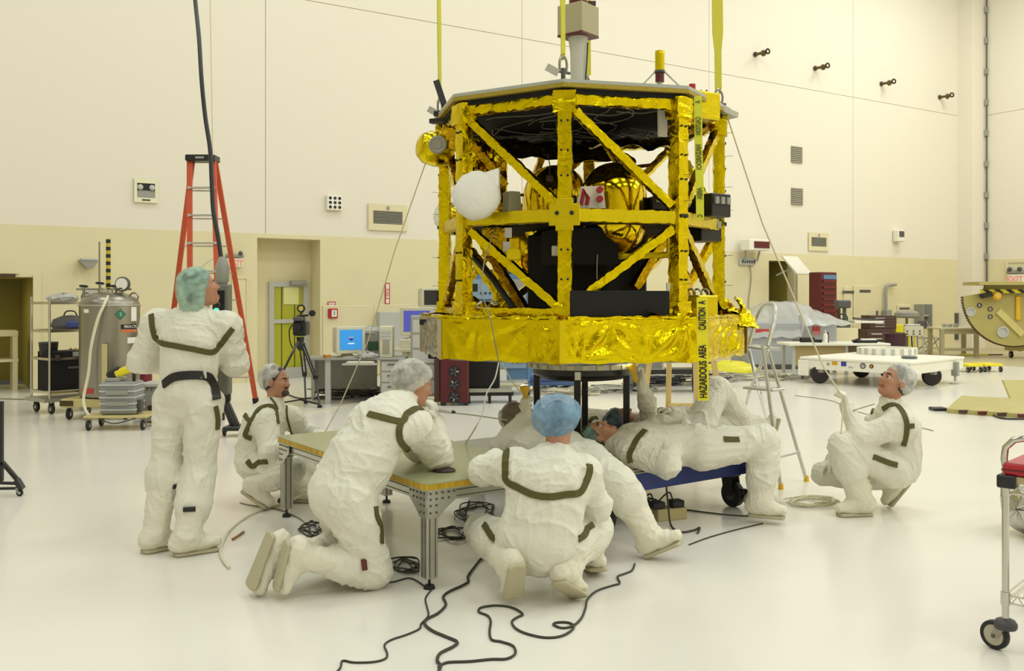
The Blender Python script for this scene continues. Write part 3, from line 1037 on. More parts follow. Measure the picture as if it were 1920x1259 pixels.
# red capped thruster plate in front of the tank
c = P(1105, 372, 6.62)
pl = sub(cp(MB().prism([(-.1, -.07), (.12, -.07), (.1, .09), (-.06, .08)], -.01, .01, Matrix.Translation(c) @ Matrix.Rotation(.25, 4, 'Z') @ Matrix.Rotation(math.pi / 2, 4, 'X')), 'thruster_plate', M_WHITE, smooth=0))
cp(MB().tube([c + Vector((-.06, -.03, -.05)), c + Vector((-.04, -.03, .06)), c + Vector((-.01, -.03, 0)), c + Vector((-.02, -.03, -.05))], .014, 8), 'red_cap', M_RED, parent=pl)
for q in (.055, -.01):
    cp(MB().cyl(c + Vector((.07, -.02, q)), c + Vector((.07, -.06, q)), .024, n=14), 'red_cap', M_RED, parent=pl)
# gold box at the upper right corner with red capped valve, lower right gold box
c = P(1305, 202, 6.85)
gx = sub(cp(MB().box(c, (.27, .24, .2), .55), 'corner_gold_box', M_GTAPE, bev=.012))
v0 = P(1298, 176, 6.8)
cp(MB().cyl(v0 - Vector((0, 0, .05)), v0, .022, n=12), 'valve', M_ALUD, parent=gx)
cp(MB().cyl(v0, v0 + Vector((0, 0, .07)), .024, n=14), 'red_cap', M_RED, parent=gx)
for px in (1312, 1323):
    cp(MB().tube([P(px, 184, 6.8), P(px, 172, 6.8), P(px + 3, 169, 6.8)], .007, 6), 'hook', M_DGREY, parent=gx)
cp(MB().box(P(1242, 228, 6.75), (.07, .02, .22), .3, ), 'white_flap', M_PAPER, smooth=0)
crumple(P(1287, 215, 6.7), .2, .2, .4, M_FOIL2, 'foil_bundle', .05, 10, 10, tilt=(1.2, 0), seed=15)
c = P(1310, 580, 6.75)
cp(MB().box(c, (.2, .2, .2), .6), 'lower_gold_box', M_GTAPE, bev=.01)
for px in (1296, 1308, 1322):
    cp(MB().torus(P(px, 550, 6.72), .03, .008, (.6, .8, .2), 12, 6), 'cable_loop', M_SILVER)
pl = sub(cp(MB().box(P(1268, 540, 6.55), (.15, .015, .07), .3, ), 'white_plate', M_PAPER, smooth=0))
cp(MB().box(P(1270, 535, 6.53), (.06, .012, .05), .3), 'black_label', M_BLKP, smooth=0, parent=pl)
crumple(P(1372, 585, 7.15), .3, .22, .5, M_FOIL, 'foil_bundle', .06, 12, 10, tilt=(.5, .2), seed=16)
crumple(P(1402, 602, 7.1), .16, .12, .1, M_FOIL, 'foil_flap', .03, 8, 6, tilt=(.9, .4), seed=17)
crumple(P(1388, 575, 7.15), .1, .16, .5, M_FOIL, 'foil_bundle', .05, 8, 8, tilt=(1.2, .2), seed=18)
crumple(P(830, 590, 7.2), .3, .22, .5, M_FOIL, 'foil_flap', .02, 10, 8, seed=19)
for (px, py) in ((796, 604), (812, 667)):
    cp(MB().box(P(px, py, 7.35), (.07, .12, .045)), 'black_clamp', M_BLKP, bev=.006)
# white cloth covered dish and its twin at far left
def dish(c, axis, r, name, flag=False):
    z = Vector(axis).normalized()
    q = MB().lathe([(0, -.07), (r * .8, -.06), (r * .98, -.03), (r, .0), (r * .94, .04), (r * .6, .065), (0, .075)], c, z, n=28)
    r2 = random.Random(4)
    for v in q.v:
        v += Vector((r2.uniform(-1, 1), r2.uniform(-1, 1), r2.uniform(-1, 1))) * .006 * min(1, max(0, (v - Vector(c)).length / r - .5) * 3)
    o = sub(cp(q, name, M_CLOTH, smooth=70))
    if flag:
        x = -z.cross(Vector((0, 0, 1))).normalized()
        u = z.cross(x)
        cc = Vector(c)
        f = MB()
        f.add([cc + x * (.05) + u * r * .8 - z * .02, cc + x * r * .95 + u * r * .3 - z * .02, cc + x * r * .9 + u * r * 1.12 - z * .05, cc + x * r * .45 + u * r * .95 - z * .03,
               cc + x * (.05) + u * r * .8 + z * .03, cc + x * r * .95 + u * r * .3 + z * .03, cc + x * r * .9 + u * r * 1.12, cc + x * r * .45 + u * r * .95 + z * .02],
              [(0, 1, 2, 3), (7, 6, 5, 4), (0, 4, 5, 1), (1, 5, 6, 2), (2, 6, 7, 3), (3, 7, 4, 0)])
        cp(f, 'cloth_corner', M_CLOTH, parent=o)
    return o


plab(dish(P(893, 367, 6.5), (-.18, -1, .1), .172, 'dish_cover', True), 'round white cloth cover over a dish')
dish(P(836, 404, 7.8), (-.75, -.7, .1), .125, 'dish_cover')
# gold horn with grey end disc
hc = P(812, 279, 7.3)
hn = sub(cp(MB().lathe([(.0, -.17), (.07, -.165), (.12, -.12), (.135, -.04), (.13, .05), (.1, .1), (.06, .12), (0, .12)], hc, (-.55, -.45, .1), n=24), 'horn_antenna', M_FOIL, smooth=60))
c2 = P(821, 272, 7.14)
cp(MB().lathe([(0, 0), (.068, 0), (.072, .01), (.06, .02), (.04, .012), (.03, .018), (0, .012)], c2, (-.1, -1, .05), n=24), 'end_disc', mat('antenna_grey', '9A9580', .5), parent=hn)
for (a_, b_) in (((848, 205), (858, 212)), ((832, 245), (858, 250)), ((838, 262), (855, 265))):
    cp(MB().foil(P(a_[0], a_[1], 7.2), P(b_[0] + 10, b_[1] + 10, 7.1), .09, .08, 8, .01), 'foil_bundle', M_FOIL2)
# black bracket sticking up at the left corner
br = MB().beam(P(818, 152, 7.45), P(834, 200, 7.4), .05, .03, (0, 1, 0)).beam(P(815, 214, 7.4), P(852, 212, 7.35), .04, .04).beam(P(808, 228, 7.4), P(836, 226, 7.35), .06, .035)
br.beam(P(832, 195, 7.4), P(832, 228, 7.4), .03, .03)
cp(br, 'corner_bracket', M_BLKP, smooth=0)
cp(MB().beam(P(1345, 205, 7.1), P(1375, 218, 7.2), .1, .04), 'corner_bracket', M_ALUD, smooth=0)
# instrument mast on top
mc = Vector((SX + .02, SY - .35, 0))
mx, mz0 = P(1084, 150, 7.0), ZP + .034
M = Vector((mx.x, 7.0, 0))
zt = P(1084, 70, 7.0).z
cp(MB().lathe([(.045, mz0), (.055, mz0 + .1), (.06, zt - .12), (.072, zt - .03), (.075, zt)], M, n=20), 'instrument_mast', mat('white_mast_wrap', 'C9C6B6', .6, bump=.2, bscale=12), smooth=50)
cp(MB().tube([M + Vector((.05, -.03, mz0)), M + Vector((.055, -.04, mz0 + .2)), M + Vector((.07, -.04, zt - .05))], .006, 6), 'mast_cable', M_CABLE)
hb, ht = P(1084, 68, 7.0).z, P(1084, 13, 7.0).z
xb = Matrix.Translation(M) @ Matrix.Rotation(math.radians(51), 4, 'Z')
bh = .112
hd = sub(cp(MB().prism([(-bh, -bh), (bh, -bh), (bh, bh), (-bh, bh)], hb, ht, xb), 'instrument_head', mat('head_olive_grey', 'AFA67F', .55), smooth=0, bev=.004))
cp(MB().prism([(-bh, -bh), (bh, -bh), (bh, bh), (-bh, bh)], hb - .012, hb - .0005, xb), 'red_base_plate', M_DRED, smooth=0, parent=hd)
cp(MB().cyl(M + Vector((0, 0, ht)), M + Vector((0, 0, ht + .3)), .068, n=24), 'red_cover', M_DRED, parent=hd)
cp(MB().box(M + Vector((.1, -.02, ht + .02)), (.06, .03, .03)), 'connector', M_BROWN, smooth=0, parent=hd)
# gold cylinder on a tripod
g = P(1237, 157, 7.1)
g.z = P(1237, 133, 7.1).z - .12
an = sub(cp(MB().lathe([(.0, .12), (.034, .12), (.036, .13), (.036, .24), (.038, .25), (.036, .255), (.036, .27), (0, .272)], g, n=20), 'whip_antenna_cap', M_GTAPE, smooth=40))
cp(MB().cyl(g + Vector((0, 0, .105)), g + Vector((0, 0, .12)), .045, n=18), 'collar', M_DGREY, parent=an)
cp(MB().cyl(g + Vector((0, 0, .035)), g + Vector((0, 0, .1)), .034, n=16), 'red_cap', M_DRED, parent=an)
cp(MB().cyl(Vector((g.x, g.y, ZP + .034)), g + Vector((0, 0, .035)), .02, n=12), 'stem', M_ALUD, parent=an)
for a_ in (200, 320, 80):
    d_ = Vector((math.cos(math.radians(a_)), math.sin(math.radians(a_)), 0))
    cp(MB().tube([g + d_ * .04 + Vector((0, 0, .115)), g + d_ * .05 + Vector((0, 0, .1)), g + d_ * .12 + Vector((0, 0, .03)), Vector((g.x, g.y, ZP + .034)) + d_ * .3], .007, 6), 'tripod_strut', M_ALUD, parent=an)
# adapter ring under the deck
cc = Vector((SX + .02, SY - .0, 0))
cp(MB().lathe([(.3, 1.154), (.56, 1.154), (.5, 1.14), (.42, 1.125), (.3, 1.125)], cc, n=48), 'adapter_cone', mat('white_cloth_blanket', 'CFCBBB', .7))
rg = sub(cp(MB().lathe([(.3, 1.075), (.415, 1.075), (.42, 1.08), (.42, 1.12), (.3, 1.125)], cc, n=56), 'clamp_band', M_ALUD))
for i in range(24):
    a_ = 2 * math.pi * i / 24
    d_ = Vector((math.cos(a_), math.sin(a_), 0))
    cp(MB().box(cc + d_ * .426 + Vector((0, 0, 1.098)), (.012, .05, .034), a_), 'clamp_block', mat('pale_metal', 'D5CEA8', .5, .3), smooth=0, parent=rg)
    p = cc + d_ * .433 + Vector((0, 0, 1.098))

# stand under the craft: black ring on four square legs, standing on the blue platform
PLZ = 0.412
st = thing('support_stand', 'black four-legged ring stand on the platform beneath the spacecraft', 'stand', (cc.x, cc.y, PLZ))
MB().lathe([(.25, .605), (.37, .605), (.385, .62), (.385, .658), (.25, .658)], n=48).build('ring', M_BLKP, st)
MB().lathe([(.25, .57), (.33, .58), (.34, .604), (.25, .604)], n=48).build('ring_lip', M_BLKP, st)
for i in range(4):
    a_ = math.radians(-99 + 90 * i)
    c_ = Vector((.355 * math.cos(a_), .355 * math.sin(a_), 0))
    L_ = sub(MB().box(c_ + Vector((0, 0, .302)), (.05, .05, .604), math.radians(-9)).build('leg', M_BLKP, st, bev=.004))
    MB().box(c_ + Vector((0, 0, .008)), (.1, .1, .016), math.radians(-9)).build('foot_plate', M_BLKP, L_, smooth=0)
MB().box(Vector((.36 * math.cos(math.radians(-99)), .4 * math.sin(math.radians(-99)), .625)), (.045, .015, .06)).build('white_tag', M_PAPER, st, smooth=0)

# ---- lifting slings ----
def sling(px, py, Y, ptop, w, ang, label, taper=.62, py0=None):
    a = P(px, py, Y)                   # shackle height
    b = P(ptop[0], ptop[1], Y)
    b = a + (b - a) * 3.2
    if b.z > CEIL_Z - 1: b = a + (b - a) * ((CEIL_Z - 1 - a.z) / (b.z - a.z))
    t = thing('lifting_sling', label, 'sling', a, 0, 'yellow lifting slings')
    d = (b - a).normalized()
    x = Matrix.Rotation(ang, 3, 'Z') @ Vector((1, 0, 0))
    y = d.cross(x).normalized(); x = y.cross(d)
    rs = []
    L_ = (b - a).length
    for s_, k in ((.07, taper), (.12, taper), (.35, taper * 1.03), (.5, 1), (1.2, 1.0), (L_, 1.0)):
        c_ = d * s_
        rs.append([c_ + x * w / 2 * k + y * .005, c_ - x * w / 2 * k + y * .005, c_ - x * w / 2 * k - y * .005, c_ + x * w / 2 * k - y * .005])
    MB().rings(rs).build('webbing', M_YSTRAP, t, smooth=20)
    # webbing eye
    MB().tube([Vector((0, 0, .07)) + x * w * .2, Vector((0, 0, .035)) + x * w * .22 + y * .02, Vector((0, 0, .03)) - x * w * .22 + y * .02, Vector((0, 0, .07)) - x * w * .2], .008, 6).build('eye_loop', M_YSTRAP, t)
    sh_ = MB().tube(smoothpts([x * -.028 + Vector((0, 0, -.06)), x * -.034 + Vector((0, 0, 0)), x * -.022 + Vector((0, 0, .04)), Vector((0, 0, .052)), x * .022 + Vector((0, 0, .04)), x * .034, x * .028 + Vector((0, 0, -.06))], 4), .009, 8)
    sh_ = sub(sh_.build('shackle', M_STEEL, t))
    MB().cyl(x * -.06 + Vector((0, 0, -.055)), x * .06 + Vector((0, 0, -.055)), .01, n=10).build('pin', M_DGREY, sh_)
    MB().cyl(Vector((0, 0, -.13)), Vector((0, 0, -.03)), .016, n=10).build('lifting_eye', M_DGREY, t)
    tg = MB().box(x * -.1 + Vector((0, -.02, -.06)), (.09, .006, .05), R=Matrix.Rotation(.5, 3, 'Y'))
    tg.build('metal_tag', M_ALU, t, smooth=0)
    return t


sling(825, 200, 7.5, (823, 0), .05, 1.1, 'yellow sling seen edge on at the left corner of the spacecraft', .8)
sling(1056, 120, 6.3, (1055, 0), .055, .7, 'yellow sling with shackle at the front corner beside the mast')
sling(1099, 155, 8.45, (1098, 60), .1, .2, 'yellow sling behind the instrument mast at the far corner', .9)
sling(1347, 182, 7.2, (1345, 0), .085, .15, 'widest yellow sling, shackled at the right corner above the gold box', .62)

# ---- barrier tapes ----
M_TAPE = mat('yellow_caution_tape', 'F0E21C', .4)
M_TAPE2 = mat('yellow_tape_back', 'D7DA30', .5)
M_INK = mat('black_print', '1C1A0E', .5)
M_INK2 = mat('show_through_print', '65661E', .6)


def tape(top, bot, Y, w, label, txt, m, ink, mirror):
    a, b = P(top[0], top[1], Y), P(bot[0], bot[1], Y)
    t = thing('caution_tape', label, 'tape', a)
    d = (b - a)
    L_ = d.length
    z = Vector((0, -1, 0)); ax = d.normalized(); x = ax.cross(z).normalized()
    mb = MB()
    rs = []
    for i in range(13):
        c_ = d * (i / 12) + z * (.006 * math.sin(i * .9))
        rs.append([c_ + x * w / 2 + z * .0015, c_ - x * w / 2 + z * .0015, c_ - x * w / 2 - z * .0015, c_ + x * w / 2 - z * .0015])
    mb.rings(rs).build('strip', m, t)
    for body, f, size, ln in txt:
        c_ = d * f + z * (.006 * math.sin(f * 12 * .9) + .006)
        if mirror:
            M_ = Matrix((ax, -x if False else x, z)).transposed().to_4x4()
            # mirrored print showing through the film: reads downward, reversed
            M_ = Matrix((ax, x, z)).transposed().to_4x4()
        else:
            M_ = Matrix((-ax, -x if (-ax).cross(-x).dot(z) > 0 else x, z)).transposed().to_4x4()
        M_.translation = c_
        text_mesh(body, size, ink, 'lettering', t, M_, .0006, bold=.002, fit=ln)
    return t


tape((1308, 180), (1313, 412), 6.55, .056, 'upper caution tape strip with mirrored print hanging from the gold corner box', [('CAUTION', .244, .05, .125), ('HAZARDOUS', .514, .05, .21), ('AREA', .79, .05, .085), ('C', .97, .05, .02), ('A', .05, .05, .02)], M_TAPE2, M_INK2, True)
tape((1316, 558), (1319, 752), 6.2, .072, 'lower bright caution tape strip hanging past the deck edge towards the floor', [('HAZARDOUS', .793, .068, .245), ('AREA', .525, .068, .092), ('CAUTION', .206, .068, .148), ('A', .05, .068, .026)], M_TAPE, M_INK, False)
# ================= people =================
M_SUIT = mat('white_coverall', 'E6E3D2', 0.8, bump=0.55, bscale=16, ridged=True)
M_BOOT = mat('white_boot_cover', 'E6E1CC', 0.75, bump=0.4, bscale=18, ridged=True)
M_SOLE = mat('grey_boot_sole', 'BDB595', 0.7, bump=0.3, bscale=60)
M_GLOVE = mat('white_glove', 'E8E4D6', 0.55, bump=0.2, bscale=40)
M_SKIN = mat('skin', 'B98568', 0.55, var=0.1, vscale=18)
M_LIP = mat('lips', '9A5648', 0.5)
M_HAIR = mat('dark_hair', '43372C', 0.7, bump=0.5, bscale=60)
M_EYE = mat('eye_white', 'D8D2C6', 0.3)
M_IRIS = mat('eye_dark', '2A211B', 0.3)
BODYM = [M_SUIT, M_SKIN, M_GLOVE, M_HAIR, M_LIP, M_EYE, M_IRIS]
SUIT, SKIN, GLOVE, HAIR, LIP, EYE, IRIS = range(7)


def vnoise(p, seed=0):
    """smooth value noise in numpy, p (n,3)"""
    i = np.floor(p).astype(np.int64)
    f = p - i
    f = f * f * (3 - 2 * f)
    out = 0

    def h(ix, iy, iz):
        n = (ix * 73856093) ^ (iy * 19349663) ^ (iz * 83492791) ^ (seed * 2654435)
        n = (n ^ (n >> 13)) * 1274126177
        return ((n ^ (n >> 16)) & 0xffff) / 65535.0
    for dx in (0, 1):
        for dy in (0, 1):
            for dz in (0, 1):
                w = (f[:, 0] if dx else 1 - f[:, 0]) * (f[:, 1] if dy else 1 - f[:, 1]) * (f[:, 2] if dz else 1 - f[:, 2])
                out = out + w * h(i[:, 0] + dx, i[:, 1] + dy, i[:, 2] + dz)
    return out


class SDF:
    def __init__(s):
        s.p = []

    def rc(s, a, b, r1, r2=None, tag=0, k=.02, sub_=False):
        s.p.append(('rc', np.array(a, float), np.array(b, float), r1, r1 if r2 is None else r2, tag, k, sub_))

    def el(s, c, r, R=None, tag=0, k=.02, sub_=False):
        s.p.append(('el', np.array(c, float), np.array(r, float), np.array(R if R is not None else np.eye(3), float), None, tag, k, sub_))

    def ec(s, a, b, side, w1, d1, w2, d2, tag=0, k=.03, sub_=False):
        """cone with elliptical section: widths along side, depths across"""
        a, b = np.array(a, float), np.array(b, float)
        z = (b - a) / np.linalg.norm(b - a)
        x = np.array(side, float); x = x - z * x.dot(z); x /= np.linalg.norm(x)
        y = np.cross(z, x)
        s.p.append(('ec', a, b, (x, y, z, w1, d1, w2, d2), None, tag, k, sub_))

    def plane(s, c, n, k=.004):
        """cut away the side n points to"""
        s.p.append(('pl', np.array(c, float), np.array(n, float) / np.linalg.norm(n), None, None, None, k, True))

    @staticmethod
    def dist(pr, q):
        t = pr[0]
        if t == 'rc':
            _, a, b, r1, r2 = pr[:5]
            ba = b - a
            h = np.clip(((q - a) @ ba) / max(ba @ ba, 1e-9), 0, 1)
            return np.linalg.norm(q - a - h[:, None] * ba, axis=1) - (r1 + (r2 - r1) * h)
        if t == 'el':
            l = (q - pr[1]) @ pr[3] / pr[2]
            k0 = np.linalg.norm(l, axis=1)
            k1 = np.linalg.norm(l / pr[2], axis=1)
            return k0 * (k0 - 1) / np.maximum(k1, 1e-6)
        if t == 'ec':
            a, b = pr[1], pr[2]
            x, y, z, w1, d1, w2, d2 = pr[3]
            L = np.linalg.norm(b - a)
            v = q - a
            hz = v @ z
            h = np.clip(hz / L, 0, 1)
            w = w1 + (w2 - w1) * h
            d = d1 + (d2 - d1) * h
            m = np.minimum(w, d)
            ex = (hz - h * L) / m
            lx, ly = (v @ x) / w, (v @ y) / d
            k0 = np.sqrt(lx ** 2 + ly ** 2 + ex ** 2)
            k1 = np.sqrt((lx / w) ** 2 + (ly / d) ** 2 + (ex / m) ** 2)
            return k0 * (k0 - 1) / np.maximum(k1, 1e-6)
        if t == 'pl':
            return -((q - pr[1]) @ pr[2])

    def bounds(s, pr):
        t = pr[0]
        if t == 'rc':
            r = max(pr[3], pr[4]); return np.minimum(pr[1], pr[2]) - r, np.maximum(pr[1], pr[2]) + r
        if t == 'el':
            r = max(pr[2]); return pr[1] - r, pr[1] + r
        if t == 'ec':
            r = max(pr[3][3:]); return np.minimum(pr[1], pr[2]) - r, np.maximum(pr[1], pr[2]) + r

    def mesh(s, h):
        lo = np.min([s.bounds(p)[0] for p in s.p if not p[7]], axis=0) - 3 * h
        hi = np.max([s.bounds(p)[1] for p in s.p if not p[7]], axis=0) + 3 * h
        n = np.ceil((hi - lo) / h).astype(int) + 1
        ax = [lo[i] + h * np.arange(n[i]) for i in range(3)]
        f = np.full(n, 1.0, np.float32)
        for pr in s.p:
            if pr[0] == 'pl':
                a0, a1 = np.zeros(3, int), n
            else:
                b0, b1 = s.bounds(pr)
                m = pr[6] + 2.5 * h
                a0 = np.clip(np.floor((b0 - m - lo) / h).astype(int), 0, n)
                a1 = np.clip(np.ceil((b1 + m - lo) / h).astype(int) + 1, 0, n)
            g = np.stack(np.meshgrid(*[ax[i][a0[i]:a1[i]] for i in range(3)], indexing='ij'), -1)
            sh = g.shape[:3]
            d = s.dist(pr, g.reshape(-1, 3)).reshape(sh).astype(np.float32)
            sl = tuple(slice(a0[i], a1[i]) for i in range(3))
            k = pr[6]
            if pr[7]:       # cut: max(f, -d) smoothed
                d = -d
                e = np.maximum(k - np.abs(f[sl] - d), 0) / k
                f[sl] = np.maximum(f[sl], d) + e * e * k * .25
            else:
                e = np.maximum(k - np.abs(f[sl] - d), 0) / k
                f[sl] = np.minimum(f[sl], d) - e * e * k * .25
        ins = f < 0
        c = np.zeros(tuple(n - 1), np.uint8)
        for dx in (0, 1):
            for dy in (0, 1):
                for dz in (0, 1):
                    c += ins[dx:n[0] - 1 + dx, dy:n[1] - 1 + dy, dz:n[2] - 1 + dz]
        act = np.argwhere((c > 0) & (c < 8))
        idx = np.full(tuple(n - 1), -1, np.int64)
        idx[tuple(act.T)] = np.arange(len(act))
        off = np.array([[x, y, z] for x in (0, 1) for y in (0, 1) for z in (0, 1)])
        val = np.stack([f[tuple((act + o).T)] for o in off], 1)
        acc = np.zeros((len(act), 3)); cnt = np.zeros(len(act))
        for i in range(8):
            for j in range(i + 1, 8):
                if np.abs(off[i] - off[j]).sum() == 1:
                    cr = (val[:, i] < 0) != (val[:, j] < 0)
                    den = val[:, i] - val[:, j]
                    t = np.where(cr, val[:, i] / np.where(den == 0, 1, den), 0)
                    pt = off[i] + t[:, None] * (off[j] - off[i])
                    acc += np.where(cr[:, None], pt, 0); cnt += cr
        v = lo + h * (act + acc / cnt[:, None])
        fs = []
        for a in range(3):
            b_, c_ = (a + 1) % 3, (a + 2) % 3
            s0 = [slice(None)] * 3; s1 = [slice(None)] * 3
            s0[a] = slice(0, n[a] - 1); s1[a] = slice(1, n[a])
            e = ins[tuple(s0)] != ins[tuple(s1)]
            pts = np.argwhere(e)
            pts = pts[(pts[:, b_] > 0) & (pts[:, c_] > 0) & (pts[:, b_] < n[b_] - 1) & (pts[:, c_] < n[c_] - 1)]
            flip = ins[tuple(pts.T)]
            q = []
            for ob, oc_ in ((1, 1), (0, 1), (0, 0), (1, 0)):
                r = pts.copy(); r[:, b_] -= ob; r[:, c_] -= oc_
                q.append(idx[tuple(r.T)])
            q = np.stack(q, 1)
            q[~flip] = q[~flip][:, ::-1]
            fs.append(q)
        return v, np.concatenate(fs)

    def tags(s, v):
        best = np.full(len(v), 9.0); tg = np.zeros(len(v), int)
        for pr in s.p:
            if pr[7]:
                continue
            d = s.dist(pr, v)
            m = d < best
            best[m] = d[m]; tg[m] = pr[5]
        return tg

    def axes(s, v):
        """blended dyadic of the nearby limb axes"""
        wsum = np.full(len(v), 1e-6); A = np.zeros((len(v), 3, 3))
        for pr in s.p:
            if pr[7] or pr[0] == 'el':
                continue
            ax = pr[2] - pr[1]; L = np.linalg.norm(ax)
            if L < 1e-4:
                continue
            ax = ax / L
            w = np.exp(-np.maximum(s.dist(pr, v), 0) / .03)
            A += w[:, None, None] * np.outer(ax, ax); wsum += w
        return A / wsum[:, None, None]


def normals(v, f):
    a = np.cross(v[f[:, 2]] - v[f[:, 0]], v[f[:, 3]] - v[f[:, 1]])
    n = np.zeros_like(v)
    for i in range(4):
        np.add.at(n, f[:, i], a)
    return n / np.maximum(np.linalg.norm(n, axis=1), 1e-9)[:, None]


def folds(S, v, f, amp, seed, fr=9.0, mask=None):
    A = S.axes(v)
    c = v.mean(0)
    q = v - c
    al = np.einsum('nij,nj->ni', A, q)
    w = np.stack([vnoise(v * 5 + 31 * i, seed + i) for i in range(3)], 1) - .5
    q1 = q - .72 * al + w * .12
    q2 = q - .6 * (q - al) + w * .1
    rd = lambda p, s_: 1 - np.abs(2 * vnoise(p, s_) - 1)
    r1, r2, r4 = rd(q1 * fr * 1.2 + 100, seed + 7), rd(q1 * fr * 2.8 + 200, seed + 11), rd(q2 * fr * 1.8 + 300, seed + 17)
    r3 = vnoise(v * 6 + 50, seed + 13)
    tr = np.clip((vnoise(v * 4.5 + 70, seed + 19) - .42) * 4, 0, 1)
    d = amp * (1.2 * r1 ** 4 * (.4 + r3) + .7 * r2 ** 4 + 1.5 * tr * r4 ** 4 - .7 + (r3 - .5) * .5)
    if mask is not None:
        d = d * mask
    return v + normals(v, f) * d[:, None]


def np_obj(name, parts, mats, parent=None, base=None):
    """parts: list of (v, f, material index array)"""
    vs_, fs_, ms = [], [], []
    o = 0
    for v, f, m in parts:
        vs_.append(v); fs_.append(f + o); ms.append(m); o += len(v)
    v = np.concatenate(vs_); f = np.concatenate(fs_); m = np.concatenate(ms)
    if base is not None:
        v = v - np.array(base)
    me = bpy.data.meshes.new(name)
    me.vertices.add(len(v)); me.vertices.foreach_set('co', v.astype(np.float32).ravel())
    me.loops.add(len(f) * 4); me.loops.foreach_set('vertex_index', f.astype(np.int32).ravel())
    me.polygons.add(len(f))
    me.polygons.foreach_set('loop_start', np.arange(0, len(f) * 4, 4, dtype=np.int32))
    me.update(calc_edges=True)
    for q in mats:
        me.materials.append(q)
    me.polygons.foreach_set('material_index', m.astype(np.int32))
    me.polygons.foreach_set('use_smooth', np.ones(len(f), bool))
    me.validate()
    ob = bpy.data.objects.new(name, me)
    COL.objects.link(ob)
    if parent:
        ob.parent = parent
    return ob


def cap_mat(col, under):
    nm = 'cap_' + col
    if nm in MATS:
        return MATS[nm]
    m = mat(nm, col, .75, bump=.45, bscale=13, ridged=True, alpha=.72)
    nt = m.node_tree
    b = nt.nodes['Principled BSDF']
    tc = nt.nodes.new('ShaderNodeTexCoord')
    n = nt.nodes.new('ShaderNodeTexNoise'); n.inputs['Scale'].default_value = 11; n.inputs['Detail'].default_value = 3; n.inputs['Distortion'].default_value = .6
    nt.links.new(tc.outputs['Object'], n.inputs['Vector'])
    r = nt.nodes.new('ShaderNodeMapRange')
    r.inputs[1].default_value = .35; r.inputs[2].default_value = .65; r.inputs[3].default_value = .4; r.inputs[4].default_value = .86
    nt.links.new(n.outputs['Fac'], r.inputs[0])
    nt.links.new(r.outputs[0], b.inputs['Alpha'])
    return m


def U3(v):
    v = Vector(v); return v.normalized()


